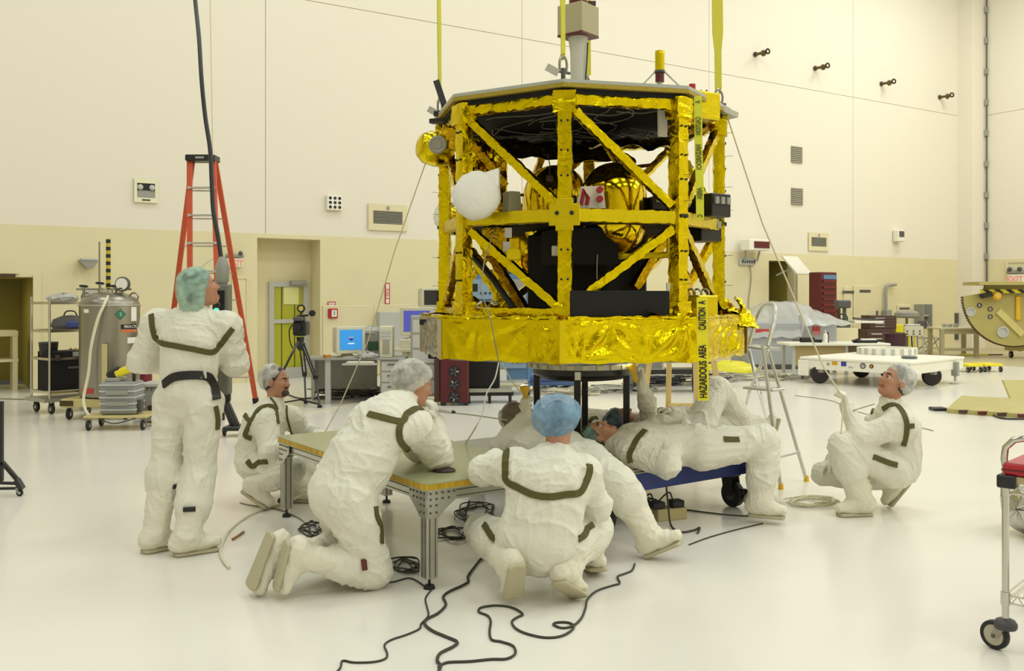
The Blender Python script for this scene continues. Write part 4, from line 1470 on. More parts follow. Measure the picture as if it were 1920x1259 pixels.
class Person:
    def __init__(s, name_label, base, seed, skin=None):
        s.label, s.base, s.seed = name_label, Vector(base), seed
        s.B, s.H = SDF(), SDF()
        s.hands = []
        s.kids = []
        s.amp = .0085

    # --- body ---
    def torso(s, pel, chest, neck, sl, sr, w=1.0, belly=1.0):
        pel, chest, neck, sl, sr = map(Vector, (pel, chest, neck, sl, sr))
        side = (sl - sr).normalized()
        B = s.B
        B.ec(pel, pel.lerp(chest, .5), side, .175 * w, .132 * w * belly, .17 * w, .125 * w * belly, k=.05)
        B.ec(pel.lerp(chest, .45), chest, side, .168 * w, .125 * w * belly, .195 * w, .132 * w, k=.06)
        up = (neck - chest).normalized()
        B.ec(chest, chest.lerp(neck, .62), side, .19 * w, .128 * w, .13 * w, .1 * w, k=.06)
        for q in (sl, sr):
            B.rc(chest.lerp(neck, .55), q, .085 * w, .083 * w, k=.06)
        B.rc(neck - up * .03, neck + up * .018, .077, .068, k=.03)
        s.neck, s.chest, s.pel = neck, chest, pel

    def arm(s, sh, el, wr, r=(.086, .072, .062, .043), cuff=True):
        sh, el, wr = map(Vector, (sh, el, wr))
        B = s.B
        B.rc(sh, el, r[0], r[1], k=.05)
        B.rc(el, wr, r[2] + .006, r[3], k=.035)
        B.rc(el, el.lerp(wr, .25), r[1] * .98, r[2], k=.03)

    def leg(s, hip, kn, an, r=(.118, .088, .08, .062)):
        hip, kn, an = map(Vector, (hip, kn, an))
        s.B.rc(hip, kn, r[0], r[1], k=.035)
        s.B.rc(kn, an, r[2], r[3] * .85, k=.03)
        s.B.rc(kn, kn.lerp(an, .2), r[1] * .98, r[2], k=.02)

    def boot(s, kn, an, toe, sole_n, tall=.55, L=.30, name='boot_cover', r=(.078, .066), hw=.056):
        """overshoe with a soft leg part; toe = direction heel->toe, sole_n = direction out of the sole"""
        kn, an = Vector(kn), Vector(an)
        t = U3(toe)
        n = U3(sole_n); n = (n - t * n.dot(t)).normalized()
        sd = t.cross(n)
        S = SDF()
        hl = an + n * .055 - t * .055
        tip = hl + t * (L - .1)
        S.rc(hl - n * .02, an, .058, .066, k=.03)
        S.rc(hl.lerp(tip, .15) - n * .02, hl.lerp(tip, .62) - n * .012, .062, .052, k=.04)
        S.ec(hl.lerp(tip, .55), tip, sd, hw * .98, .045, hw * .92, .036, k=.03)
        S.rc(an, an.lerp(kn, tall), r[1], r[0], k=.03)
        top = an.lerp(kn, tall)
        S.rc(top - (kn - an).normalized() * .02, top, r[0] + .006, r[0] + .004, k=.006)
        s.B.rc(top.lerp(kn, .12), top.lerp(kn, .6), r[0] + .02, r[0] + .014, k=.04)
        # sole: a flat long ellipse slab
        R = np.array([list(t), list(sd), list(n)]).T
        S.plane(hl + n * .043, n, k=.006)
        v, f = S.mesh(.0085)
        nrm = normals(v, f)
        lim = np.array(hl + n * .043)
        msk = np.clip(-(v - lim) @ np.array(n) / .03, 0, 1)
        v = folds(S, v, f, .0065, s.seed + 31, 14, msk)
        SS = SDF()
        SS.ec(hl + n * .05 - t * .012, tip + n * .05, sd, .052, .02, hw + .004, .018, k=.01)
        SS.plane(hl + n * .062, n, k=.004)
        v2, f2 = SS.mesh(.007)
        m = np.concatenate([np.zeros(len(f), int), np.ones(len(f2), int)])
        s.kids.append((name, [(v, f, np.zeros(len(f), int)), (v2, f2, np.ones(len(f2), int))], [M_BOOT, M_SOLE]))

    # --- head ---
    def head(s, c, fwd, up, cap, cap_scale=(1, 1, 1), sag=0.0, beard=False, hsc=1.0, capoff=(0, 0, 0), mask_up=None):
        c = Vector(c); f = U3(fwd); u = Vector(up); u = (u - f * u.dot(f)).normalized()
        r = f.cross(u)
        s.hf, s.hu, s.hr, s.hc = f, u, r, c
        L = lambda x, y, z: c + (r * x + f * y + u * z) * hsc
        Rm = np.array([list(r), list(f), list(u)]).T
        H = s.H

        def el(p, rad, tag=SKIN, k=.02, sub_=False):
            H.el(L(*p), [q * hsc for q in rad], Rm, tag, k, sub_)

        def rc(a, b, r1, r2, tag=SKIN, k=.01):
            H.rc(L(*a), L(*b), r1 * hsc, r2 * hsc, tag, k)
        el((0, -.015, .035), (.076, .096, .088))
        el((0, .03, -.035), (.06, .062, .085), k=.03)
        rc((-.03, .045, -.085), (.03, .045, -.085), .028, .028, k=.03)
        rc((0, .072, -.095), (0, .066, -.1), .022, .02, k=.025)
        rc((-.036, .062, -.02), (-.03, .052, -.06), .026, .02, k=.03)
        rc((.036, .062, -.02), (.03, .052, -.06), .026, .02, k=.03)
        rc((-.04, .07, .028), (0, .083, .026), .011, .012, k=.016)
        rc((.04, .07, .028), (0, .083, .026), .011, .012, k=.016)
        rc((0, .085, .012), (0, .108, -.022), .009, .0125, k=.012)
        rc((-.015, .088, -.028), (.015, .088, -.028), .01, .01, k=.01)
        for q in (-1, 1):
            el((q * .031, .083, .008), (.018, .012, .012), SKIN, .008, True)
            el((q * .031, .073, .007), (.0135, .0135, .0125), EYE, .002)
            el((q * .031, .0815, .007), (.007, .0068, .007), IRIS, .001)
            rc((q * .018, .084, .015), (q * .045, .073, .014), .0055, .005, k=.005)
            rc((q * .016, .0895, .03), (q * .047, .0775, .031), .0048, .004, HAIR, k=.003)
            el((q * .078, -.008, -.004), (.011, .021, .032), k=.008)
        rc((-.02, .083, -.058), (.02, .083, -.058), .0075, .0075, LIP, k=.005)
        rc((-.018, .081, -.068), (.018, .081, -.068), .008, .008, LIP, k=.005)
        if beard:
            rc((-.022, .087, -.046), (.022, .087, -.046), .008, .008, HAIR, k=.004)
            rc((-.02, .078, -.09), (.02, .078, -.09), .022, .022, HAIR, k=.008)
        el((0, -.024, .04), (.081, .1, .09), HAIR, .004)
        el((0, -.05, -.02), (.07, .066, .06), HAIR, .006)
        # neck joins the collar
        H.rc(L(0, -.022, -.06), Vector(s.neck), .056, .06, SKIN, .03)
        # cap
        S = SDF()
        cs = cap_scale
        co = Vector(capoff)
        cl = lambda x, y, z: L(x + co.x, y + co.y, z + co.z)
        S.el(cl(0, -.03, .05), [.1 * cs[0], .122 * cs[1], .1 * cs[2]], Rm, 0, .03)
        S.el(cl(0, -.065, .0 - sag * .5), [.09 * cs[0], .085 * cs[1], .085 * cs[2] + sag * .5], Rm, 0, .04)
        if sag:
            S.rc(L(0, -.07, -.02), L(0, -.075, -.06 - sag), .085, .06, 0, .05)
        # opening: plane from forehead to nape
        p0, nn = L(0, .062, .055), -(u * .60 - f * .80)
        if sag:
            p0, nn = L(0, .055, .05), -(u * .38 - f * .92)
        S.plane(p0, nn, .012)
        v, ff = S.mesh(.006)
        msk = np.clip(((v - np.array(p0)) @ -np.array(nn)) / .03, .0, 1)
        v = folds(S, v, ff, .006, s.seed + 3, 15, msk)
        # gathered elastic edge
        s.kids.append(('bouffant_cap', [(v, ff, np.zeros(len(ff), int))], [cap_mat(cap, None)]))

    # --- hands ---
    def hand(s, wr, fwd, palm, curl=.5, right=True, spread=.04, thumb=.6, fist=False, tag=GLOVE, curls=None):
        """wr wrist; fwd towards fingers; palm = direction the palm faces"""
        wr = Vector(wr); f = U3(fwd); p = Vector(palm); p = (p - f * p.dot(f)).normalized()
        sd = f.cross(p)                    # towards the thumb for a right hand seen so
        if not right:
            sd = -sd
        S = SDF()
        S.rc(wr - f * .05, wr + f * .015, .03, .027, tag, .015)
        for q, w in ((.028, .014), (.010, .015), (-.010, .0145), (-.028, .013)):
            S.rc(wr + f * .012 + sd * q * .6, wr + f * .088 + sd * q, .016, w, tag, .012)
        lens = (.072, .080, .074, .058)
        for i, q in enumerate((.030, .0102, -.0102, -.0295)):
            a = wr + f * .088 + sd * q
            cu = (curls[i] if curls else curl)
            ang = cu * .7
            d0 = (f + sd * (q * spread * 30)).normalized()
            pt = a
            segs = (.45, .30, .25)
            rad = (.0102, .0094, .0088, .0078)
            for j in range(3):
                d = (d0 * math.cos(ang) + p * math.sin(ang)).normalized()
                nx = pt + d * lens[i] * segs[j]
                S.rc(pt, nx, rad[j], rad[j + 1], tag, .003)
                pt = nx
                ang += cu * 1.15
        a = wr + f * .03 + sd * .024
        d = (f * .65 + sd * .75 + p * .25 * thumb).normalized()
        b = a + d * .042
        S.rc(a, b, .0165, .0125, tag, .012)
        d2 = (f * .9 + sd * (.5 - thumb * .7) + p * (.3 + .8 * thumb)).normalized()
        c2 = b + d2 * .03
        S.rc(b, c2, .0118, .0105, tag, .004)
        c3 = c2 + (d2 + p * .3 * thumb - sd * .3 * thumb).normalized() * .025
        S.rc(c2, c3, .0105, .0085, tag, .003)
        w_ = np.array(wr); sc = 1.15
        S.p = [('rc', w_ + (q[1] - w_) * sc, w_ + (q[2] - w_) * sc, q[3] * sc, q[4] * sc) + q[5:] for q in S.p]
        s.hands.append(S)
        s.hp = wr + f * .09 + p * .03
        return s.hp

    # --- finish ---
    def build(s, h=.0075, group=None):
        v, f = s.B.mesh(h)
        tg = s.B.tags(v)
        v = folds(s.B, v, f, s.amp, s.seed)
        parts = [(v, f, tg[f[:, 0]])]
        s.body_v, s.body_f = v, f
        if s.H.p:
            v, f = s.H.mesh(.0052)
            tg = s.H.tags(v)
            parts.append((v, f, tg[f[:, 0]]))
        for S in s.hands:
            v, f = S.mesh(.0046)
            parts.append((v, f, S.tags(v)[f[:, 0]]))
        o = np_obj('person', parts, BODYM if not getattr(s, 'skin', None) else [M_SUIT, s.skin] + BODYM[2:], None, s.base)
        o.location = s.base
        XF[o.name] = Matrix.Translation(s.base)
        tag(o, s.label, 'person', group)
        s.o = o
        for nm, ps, ms in s.kids:
            np_obj(nm, ps, ms, o, s.base)
        av = np.concatenate([p[0] for p in parts[:1]]); s.bvh = BVHTree.FromPolygons([tuple(x) for x in s.body_v], [tuple(x) for x in s.body_f])
        return o

    def strap(s, pix, w=.034, name='webbing_strap', m=None, th=.006, label=None, pts3=None, dense=5):
        """webbing laid on the suit: pixel path dropped onto the body from the front"""
        pts = []
        o = Vector((0, 0, CAMZ))
        path = smoothpts([Vector((a[0], a[1], 0)) for a in pix], dense) if pix else []
        hits = []
        last = None
        for q in path:
            d = ray(q.x, q.y).normalized()
            hit = s.bvh.ray_cast(o, d)
            if hit[0] is None:
                if last is None:
                    continue
                g = o + d * (last - o).length
                hit = s.bvh.find_nearest(g)
                if hit[0] is None:
                    continue
            last = hit[0]
            hits.append((hit[0], hit[1]))
        if pts3:
            for q in smoothpts(pts3, dense):
                hit = s.bvh.find_nearest(q)
                hits.append((hit[0], hit[1]))
        if len(hits) < 2:
            return None
        # smooth normals
        ns = [h[1] for h in hits]
        nn = []
        for i in range(len(ns)):
            a = Vector((0, 0, 0))
            for j in range(max(0, i - 2), min(len(ns), i + 3)):
                a += ns[j]
            nn.append(a.normalized())
        rs = []
        for i in range(len(hits)):
            t = hits[min(i + 1, len(hits) - 1)][0] - hits[max(i - 1, 0)][0]
            if t.length < 1e-6:
                continue
            t.normalize()
            x = t.cross(nn[i]).normalized()
            c = hits[i][0] + nn[i] * .004
            rs.append([c + x * w / 2 - nn[i] * .008, c - x * w / 2 - nn[i] * .008, c - x * w / 2 + nn[i] * th, c + x * w / 2 + nn[i] * th])
        if len(rs) < 2:
            return None
        ob = MB().rings(rs).build(name, m or M_OLIVEW, s.o, world=True, smooth=40)
        if label:
            plab(ob, label)
        return sub(ob)

    def patch(s, px, py, w, h, name, m, parent=None):
        o = Vector((0, 0, CAMZ)); d = ray(px, py).normalized()
        hit = s.bvh.ray_cast(o, d)
        if hit[0] is None:
            return None
        n = hit[1]; x = n.cross(Vector((0, 0, 1)))
        x = x.normalized() if x.length > .1 else Vector((1, 0, 0)); y = n.cross(x)
        R = Matrix((x, y, n)).transposed()
        return MB().box(hit[0] + n * .008, (w, h, .012), R=R).build(name, m, parent or s.o, world=True, smooth=0, bev=.002)


def rep(nm, *prs):
    print(nm, ' '.join('%.2f' % (Vector(a) - Vector(b)).length for a, b in prs))


# ---------- 1. standing worker with the crane pendant ----------
Y = 6.12
pel = P(352, 735, Y); chest = P(358, 632, Y); neck = P(367, 583, Y + .03)
sl, sr = P(296, 606, Y + .1), P(424, 612, Y - .0)
p1 = Person('person standing in white coverall, green cap and black belt, holding the crane pendant', (pel.x, Y, 0), 11)
p1.torso(pel, chest, neck, sl, sr, 1.06)
el_ = D(266, 676, sl, .29, 1); wl = D(312, 690, el_, .25, 1)
er = D(441, 682, sr, .28, 1); wrr = D(420, 640, er, .25, 1)
p1.arm(sl, el_, wl, (.092, .082, .075, .05)); p1.arm(sr, er, wrr, (.092, .082, .075, .05))
fw = Vector((.55, .83, 0)).normalized()
hl_, hr_ = P(322, 752, Y + .03), P(383, 754, Y - .03)
kl, kr = P(312, 880, Y - .02), P(373, 884, Y - .06)
al, ar = G(291, 1000, .117), G(351, 1006, .117)
p1.B.rc(pel, P(352, 765, Y - .0), .15, .11, k=.06)
p1.leg(hl_, kl, al, (.122, .094, .09, .075)); p1.leg(hr_, kr, ar, (.125, .1, .096, .08))
p1.boot(kl, al, (.25, .28, -.0), (0, 0, -1), .8, .31, r=(.095, .08))
p1.boot(kr, ar, (.28, .2, 0), (0, 0, -1), .42, .33, r=(.092, .085))
p1.head(P(377, 540, Y + .02), (.86, .42, .22), (-.2, -.1, 1), 'A8C8B6', (.98, .98, .95), sag=.1)
p1.hand(wl, (.3, .9, -.1), (0.2, -.2, -1), .9, False)
pendant_top = P(415, 535, 6.42)
hp = p1.hand(wrr, (-.1, .85, .5), (-.8, .1, .2), 1.1, True, thumb=1)
p1.build()
p1.strap([(284, 590), (288, 622), (298, 641), (330, 649), (362, 655), (396, 661), (410, 650), (424, 632), (436, 616)], .036)
b = p1.strap([(307, 722), (325, 709), (350, 704), (378, 704), (392, 709), (402, 728), (406, 750)], .055, 'belt', M_BLKP, .01, 'black padded belt')
p1.patch(377, 703, .075, .045, 'belt_buckle', M_ALU, b)
p1.strap([(404, 762), (408, 785), (407, 806)], .03)
p1.patch(355, 955, .075, .03, 'ankle_buckle', M_BLKP); p1.patch(327, 912, .03, .03, 'ankle_buckle', M_BLKP)
rep('p1', (sl, el_), (el_, wl), (sr, er), (er, wrr), (hl_, kl), (kl, al), (hr_, kr), (kr, ar), (pel, neck))

# ---------- 2. crouching worker at the far table corner ----------
Y = 7.45
pel = P(478, 862, Y); chest = P(496, 795, Y); neck = P(516, 757, Y)
sn, sf = P(496, 790, Y - .17), P(546, 783, Y + .16)
p2 = Person('bearded person crouching beside the far table corner in white coverall and net cap', (pel.x, Y, 0), 23)
p2.torso(pel, chest, neck, sf, sn, 1.04, 1.1)
en = D(510, 850, sn, .28, -1); wn = D(548, 838, en, .25, 1)
ef = D(574, 812, sf, .25, 1); wf = D(588, 808, ef, .17, -1)
p2.arm(sn, en, wn, (.098, .09, .08, .05)); p2.arm(sf, ef, wf, (.09, .078, .07, .048))
hn, hf = P(478, 874, Y - .1), P(492, 872, Y + .1)
kn = D(548, 880, hn, .42, -1); an = G(484, 910, .19)
kf = D(572, 862, hf, .43, 1); af = G(560, 914, .118)
p2.leg(hn, kn, an, (.13, .1, .085, .07)); p2.leg(hf, kf, af, (.125, .095, .085, .07))
p2.boot(kn, an, (.85, -.1, -.55), (-.55, .05, -.85), .5, .3)
p2.boot(kf, af, (.9, -.1, 0), (0, 0, -1), .5, .3)
p2.head(P(519, 716, Y - .0), (.98, -.28, -.02), (0, 0, 1), 'DDDBD2', (.9, .88, .9), beard=True, hsc=1.0, capoff=(0, -.01, 0))
p2.hand(wn, (1, .2, .0), (0, .3, -1), .5, True); p2.hand(wf, (1, -.5, -.15), (0, 0, -1), .8, False)
p2.build()
p2.strap([(459, 778), (470, 789), (485, 768), (503, 762), (516, 768), (521, 795)], .036)
p2.strap([(470, 790), (464, 805), (460, 817), (472, 823)], .036)
p2.strap([(464, 865), (474, 875), (487, 867), (502, 866)], .04)
p2.strap([(507, 746), (516, 758), (520, 768)], .014, 'badge_cord')
p2.strap([(537, 752), (537, 780), (545, 808), (549, 826)], .014, 'badge_cord')
rep('p2', (sn, en), (en, wn), (sf, ef), (ef, wf), (hn, kn), (kn, an), (hf, kf), (kf, af), (pel, neck))

# ---------- 3. kneeling worker leaning on the near table ----------
pel = P(640, 925, 5.2); chest = P(716, 800, 5.34); neck = P(757, 752, 5.48)
sn, sf = P(776, 800, 5.34), P(716, 775, 5.6)
p3 = Person('person kneeling, one elbow on the metal table, gloved hand at chin', (pel.x, 5.4, 0), 37)
p3.torso(pel, chest, neck, sf, sn, 1.1, 1.2)
en = P(822, 856, 5.56); wn = D(820, 790, en, .26, 1)
p3.arm(sn, en, wn, (.1, .085, .07, .045))
ef = P(782, 838, 5.78); wf = P(806, 848, 5.98)
p3.arm(sf, ef, wf, (.09, .08, .07, .048))
h1, h2 = P(654, 935, 5.12), P(636, 930, 5.3)
k1 = G(700, 1068, .108); a1 = D(568, 1046, k1, .41, -1)
k2 = G(650, 1046, .11); a2 = D(530, 1034, k2, .44, -1)
p3.B.rc(pel, h1.lerp(k1, .3), .15, .13, k=.06)
p3.leg(h1, k1, a1, (.134, .105, .085, .07)); p3.leg(h2, k2, a2, (.14, .105, .085, .07))
d1 = (a1 - k1).normalized()
p3.boot(k1, a1, (-.24, .0, -.96), (-1, -.5, .2), .5, .33)
p3.boot(k2, a2, (-.34, -.12, -.93), (-.85, -.66, .3), .5, .37, hw=.066)
p3.head(P(778, 722, 5.56), (.82, .42, -.3), (.2, .1, 1), 'D6D3C8', (1.02, 1.02, .98))
p3.hand(wn, (-.3, .1, 1), (-.9, .3, .1), .9, True, thumb=.8)
p3.hand(wf, (.15, .95, -.1), (0, 0, -1), .25, False)
p3.build()
p3.strap([(690, 777), (715, 783), (752, 791), (762, 778), (778, 768), (790, 767)], .036)
p3.strap([(752, 791), (748, 808), (750, 826), (758, 838), (766, 844)], .036)
p3.strap([(704, 950), (706, 968), (714, 990), (715, 1020)], .03)
p3.patch(682, 1060, .03, .06, 'red_ankle_buckle', M_DRED)
rep('p3', (sn, en), (en, wn), (sf, ef), (ef, wf), (h1, k1), (k1, a1), (h2, k2), (k2, a2), (pel, neck))

# ---------- 4. squatting worker, back to the camera ----------
Y = 5.02
pel = P(1013, 1010, Y - .02); chest = P(1030, 905, Y + .03); neck = P(1041, 860, Y + .08)
sl, sr = P(966, 877, Y + .08), P(1094, 889, Y + .08)
p4 = Person('person squatting with back turned in white coverall and large blue cap', (pel.x, Y, 0), 41)
p4.torso(pel, chest, neck, sl, sr, 1.12, 1.1)
p4.B.ec(P(1010, 1005, Y), P(1012, 1030, Y + .05), (1, 0, 0), .225, .16, .2, .14, k=.06)
el_ = D(905, 884, sl, .27, 1); wl = D(929, 862, el_, .24, 1)
er = D(1112, 958, sr, .29, -1); er = D(1118, 950, sr, .26, 1); wrr = D(1098, 935, er, .25, 1)
p4.arm(sl, el_, wl, (.088, .078, .07, .05)); p4.arm(sr, er, wrr, (.09, .082, .075, .05))
hl_, hr_ = P(970, 1022, Y + .04), P(1062, 1022, Y + .04)
kl = D(905, 996, hl_, .40, 1); kr = D(1118, 990, hr_, .40, 1)
al = P(955, 1056, 4.93); ar = P(1062, 1066, 4.97)
p4.leg(hl_, kl, al, (.125, .095, .085, .068)); p4.leg(hr_, kr, ar, (.125, .095, .085, .068))
p4.boot(kl, al, (-.1, .46, -.88), (.32, -.85, -.45), .6, .29, r=(.082, .074))
p4.boot(kr, ar, (.5, .66, -.5), (-.1, -.6, -.8), .6, .3, r=(.082, .074))
p4.head(P(1046, 796, Y + .14), (.3, .9, -.3), (.02, .1, 1), '87ACC9', (1.3, 1.12, 1.0), capoff=(.0, 0.0, .008))
p4.hand(wl, (.3, .9, -.1), (0, 0, -1), .5, False); p4.hand(wrr, (-.2, .9, 0), (0, 0, -1), .5, True)
p4.build()
p4.strap([(951, 842), (948, 862), (948, 885), (950, 902), (972, 915), (1000, 928), (1030, 932), (1060, 928), (1086, 924), (1098, 905), (1105, 884), (1104, 872)], .036)
p4.strap([(908, 984), (916, 996), (922, 1006), (928, 1011)], .034)
p4.strap([(1111, 985), (1101, 992), (1096, 1003), (1085, 1011)], .034)
rep('p4', (sl, el_), (el_, wl), (sr, er), (er, wrr), (hl_, kl), (kl, al), (hr_, kr), (kr, ar), (pel, neck))

# ---------- 5. worker lying on the near side of the platform ----------
Y = 6.82
pel = P(1305, 838, Y + .02); chest = P(1195, 838, Y - .02); neck = P(1150, 836, Y - .0)
sn, sf = P(1182, 850, Y - .17), P(1180, 818, Y + .2)
p5 = Person('person lying along the near platform edge, teal cap, one boot on the floor', (pel.x, Y, 0), 53)
p5.torso(pel, chest, neck, sn, sf, 1.0, .95)
p5.B.ec(P(1210, 828, Y), P(1310, 834, Y), (0, 1, 0), .2, .13, .185, .125, k=.05)
en = D(1250, 872, sn, .28, -1); wn = P(1270, 808, Y + .06)
p5.arm(sn, en, wn, (.09, .085, .072, .045))
ef = D(1240, 800, sf, .28, 1); wf = D(1285, 800, ef, .2, -1)
p5.arm(sf, ef, wf, (.085, .072, .062, .045))
hn, hf = P(1318, 848, Y - .08), P(1320, 832, Y + .12)
kn = D(1432, 826, hn, .47, 1); an = D(1426, 940, kn, .43, -1)
kf = P(1432, 824, 7.12); af = G(1424, 928, .118)
p5.leg(hn, kn, an, (.138, .115, .108, .085)); p5.leg(hf, kf, af, (.125, .1, .095, .08))
p5.boot(kn, an, (.82, -.35, 0), (0, 0, -1), .3, .31, r=(.095, .085))
p5.boot(kf, af, (.82, -.2, 0), (0, 0, -1), .3, .31, r=(.09, .08))
p5.head(P(1122, 816, Y + .02), (.25, -.15, .95), (-.95, -.05, .3), '7FA79A', (.85, .85, .8))
p5.hand(wn, (.3, .9, -.1), (0, 0, -1), .5, False); p5.hand(wf, (.6, -.4, .1), (0, 0, -1), .5, True)
p5.build()
p5.strap([(1210, 807), (1196, 822), (1186, 840), (1180, 855), (1182, 868)], .04)
p5.strap([(1357, 824), (1370, 825), (1386, 825)], .04)
rep('p5', (sn, en), (en, wn), (sf, ef), (ef, wf), (hn, kn), (kn, an), (hf, kf), (kf, af), (pel, neck))

# ---------- 6. worker leaning back on the platform, legs over its front edge ----------
pel = P(1085, 862, 6.32); chest = P(1015, 825, 6.75); neck = P(992, 800, 6.92)
sn, sf = P(985, 836, 6.66), P(1045, 800, 6.95)
p6 = Person('person in tan cap leaning back on platform, raising a yellow flashlight', (pel.x, 6.5, 0), 67)
p6.torso(pel, chest, neck, sf, sn, 1.0, .92)
en = D(944, 836, sn, .25, 1); wn = D(988, 778, en, .30, -1)
p6.arm(sn, en, wn, (.092, .085, .075, .045))
ef = D(1070, 850, sf, .26, -1); wf = D(1060, 870, ef, .22, -1)
p6.arm(sf, ef, wf)
h1, h2 = P(1100, 866, 6.28), P(1075, 870, 6.26)
k1 = D(1160, 905, h1, .42, -1); a1 = G(1217, 1006, .14)
k2 = P(1095, 945, 5.85); a2 = G(1108, 1032, .118)
p6.leg(h1, k1, a1, (.14, .105, .095, .075)); p6.leg(h2, k2, a2, (.13, .1, .09, .075))
p6.boot(k1, a1, (.72, -.35, .4), (.62, -.25, -1.0), .62, .32, r=(.096, .08), hw=.062)
p6.boot(k2, a2, (.15, -.9, .2), (0, -.1, -1), .5, .3)
p6.head(P(975, 780, 7.02), (.55, .1, .8), (-.7, .1, .6), '9B9078', (.95, .95, .92))
hp6 = p6.hand(wn, (-.1, .1, 1), (.5, .6, .1), 1.2, True, thumb=1, tag=GLOVE)
p6.build()
p6.strap([(935, 800), (945, 785), (960, 778)], .02)
rep('p6', (sn, en), (en, wn), (h1, k1), (k1, a1), (h2, k2), (k2, a2), (pel, neck))

# ---------- 7. worker lying behind, arm raised to the ring ----------
Y = 7.65
pel = P(1312, 806, Y + .06); chest = P(1225, 806, Y); neck = P(1190, 802, Y)
sn, sf = P(1220, 806, Y - .2), P(1210, 792, Y + .2)
p7 = Person('person lying on platform, arm reaching up to the ring, one knee raised', (pel.x, Y, 0), 71)
p7.torso(pel, chest, neck, sn, sf, 1.0, 1.0)
en = D(1222, 752, sn, .29, -1); wn = D(1196, 714, en, .25, -1)
en = P(1213, 758, 7.28); wn = P(1203, 719, 7.12)
p7.arm(sn, en, wn, (.07, .058, .055, .04))
ef = D(1282, 782, sf, .3, 1); wf = D(1258, 772, ef, .22, -1)
p7.arm(sf, ef, wf, (.085, .075, .065, .045))
hn, hf = P(1308, 806, Y), P(1310, 800, Y + .2)
kn = D(1346, 730, hn, .45, 1); an = D(1398, 800, kn, .42, 1)
kf = P(1392, 795, Y + .35); af = P(1430, 806, Y + .4)
p7.leg(hn, kn, an, (.14, .1, .1, .085)); p7.leg(hf, kf, af, (.12, .095, .09, .075))
p7.boot(kn, an, (.8, .3, -.1), (0, 0, -1), .3, .3, r=(.09, .08))
p7.boot(kf, af, (.3, .2, .8), (.9, 0, -.2), .3, .28)
p7.head(P(1166, 788, Y), (.45, -.1, .85), (-.85, -.1, .45), '7F96A6', (.9, .9, .88))
hp7 = p7.hand(wn, (-.12, .0, 1), (-.8, -.5, 0), 1.0, False, thumb=.9)
p7.hand(wf, (-.9, -.3, .2), (-.2, -.3, -.9), .8, True)
p7.build()
rep('p7', (sn, en), (en, wn), (sf, ef), (ef, wf), (hn, kn), (kn, an), (pel, neck))

# ---------- 8. worker mostly hidden at the far edge ----------
Y = 8.2
pel = P(1120, 795, Y); chest = P(1060, 792, Y); neck = P(1030, 790, Y)
sn, sf = P(1055, 798, Y - .17), P(1052, 785, Y + .18)
p8 = Person('person lying at the far platform edge mostly hidden behind the black stand legs', (pel.x, Y, 0), 83)
p8.torso(pel, chest, neck, sn, sf, .95, 1.0)
en = P(1098, 800, Y - .25); wn = P(1125, 785, Y - .15)
p8.arm(sn, en, wn); ef = P(1095, 778, Y + .25); wf = P(1120, 785, Y + .05); p8.arm(sf, ef, wf)
hn, hf = P(1128, 797, Y - .08), P(1128, 795, Y + .12)
kn = P(1215, 797, Y - .05); an = P(1285, 806, Y - .02); kf = P(1215, 792, Y + .15); af = P(1285, 800, Y + .18)
p8.leg(hn, kn, an); p8.leg(hf, kf, af)
p8.boot(kn, an, (.2, 0, 1), (1, 0, -.1), .4); p8.boot(kf, af, (.2, .1, 1), (1, 0, -.1), .4)
p8.head(P(1008, 788, Y), (.2, -.1, .95), (-.95, 0, .2), 'D6D3C8')
p8.hand(wn, (.6, .5, .2), (0, 0, -1), .5, True); p8.hand(wf, (.6, -.5, .1), (0, 0, -1), .5, False)
p8.build()
p8.strap([(1104, 793), (1111, 785), (1120, 784)], .03)

# ---------- 9. crouching worker at the right holding the tag line ----------
Y = 7.1
pel = P(1686, 872, Y); chest = P(1684, 802, Y); neck = P(1668, 758, Y)
sn, sf = P(1690, 797, Y - .18), P(1652, 790, Y + .16)
p9 = Person('person crouching alone on open floor, holding a thin rope, face tilted upward', (pel.x, Y, 0), 97)
p9.torso(pel, chest, neck, sn, sf, 1.04, 1.1)
en = D(1614, 822, sn, .31, -1); wn = D(1588, 764, en, .26, 1)
p9.arm(sn, en, wn, (.1, .09, .076, .05))
ef = D(1590, 850, sf, .3, 1); wf = D(1560, 860, ef, .14, -1)
p9.arm(sf, ef, wf, (.088, .075, .066, .05))
hn, hf = P(1676, 882, Y - .1), P(1680, 880, Y + .1)
kn = D(1580, 836, hn, .44, -1); an = P(1614, 938, 6.96)
kf = D(1545, 888, hf, .46, 1); af = G(1672, 903, .2)
p9.leg(hn, kn, an, (.135, .1, .095, .085)); p9.leg(hf, kf, af, (.125, .09, .08, .07))
p9.boot(kn, an, (-.98, -.12, 0), (0, 0, -1), .5, .32, r=(.098, .088))
p9.boot(kf, af, (-.62, .0, -.75), (.75, -.05, -.62), .3, .3)
p9.head(P(1678, 716, Y - .02), (-.85, -.22, .38), (.36, 0, .93), 'E4E2DA', (1.02, .98, 1.0), sag=.0, hsc=1.08)
hp9 = p9.hand(wn, (-.25, -.1, .95), (-.9, .2, -.2), 1.2, False, thumb=1)
p9.hand(wf, (-.75, -.1, -.6), (.6, 0, -.75), .45, True)
p9.build()
p9.strap([(1655, 768), (1670, 760), (1683, 762), (1694, 776), (1700, 795), (1699, 815), (1694, 836)], .036)
p9.strap([(1700, 800), (1713, 799)], .036)
p9.strap([(1637, 857), (1652, 863), (1668, 869), (1682, 873)], .04)
p9.strap([(1643, 757), (1638, 766), (1635, 777)], .02)
rep('p9', (sn, en), (en, wn), (sf, ef), (ef, wf), (hn, kn), (kn, an), (hf, kf), (kf, af), (pel, neck))
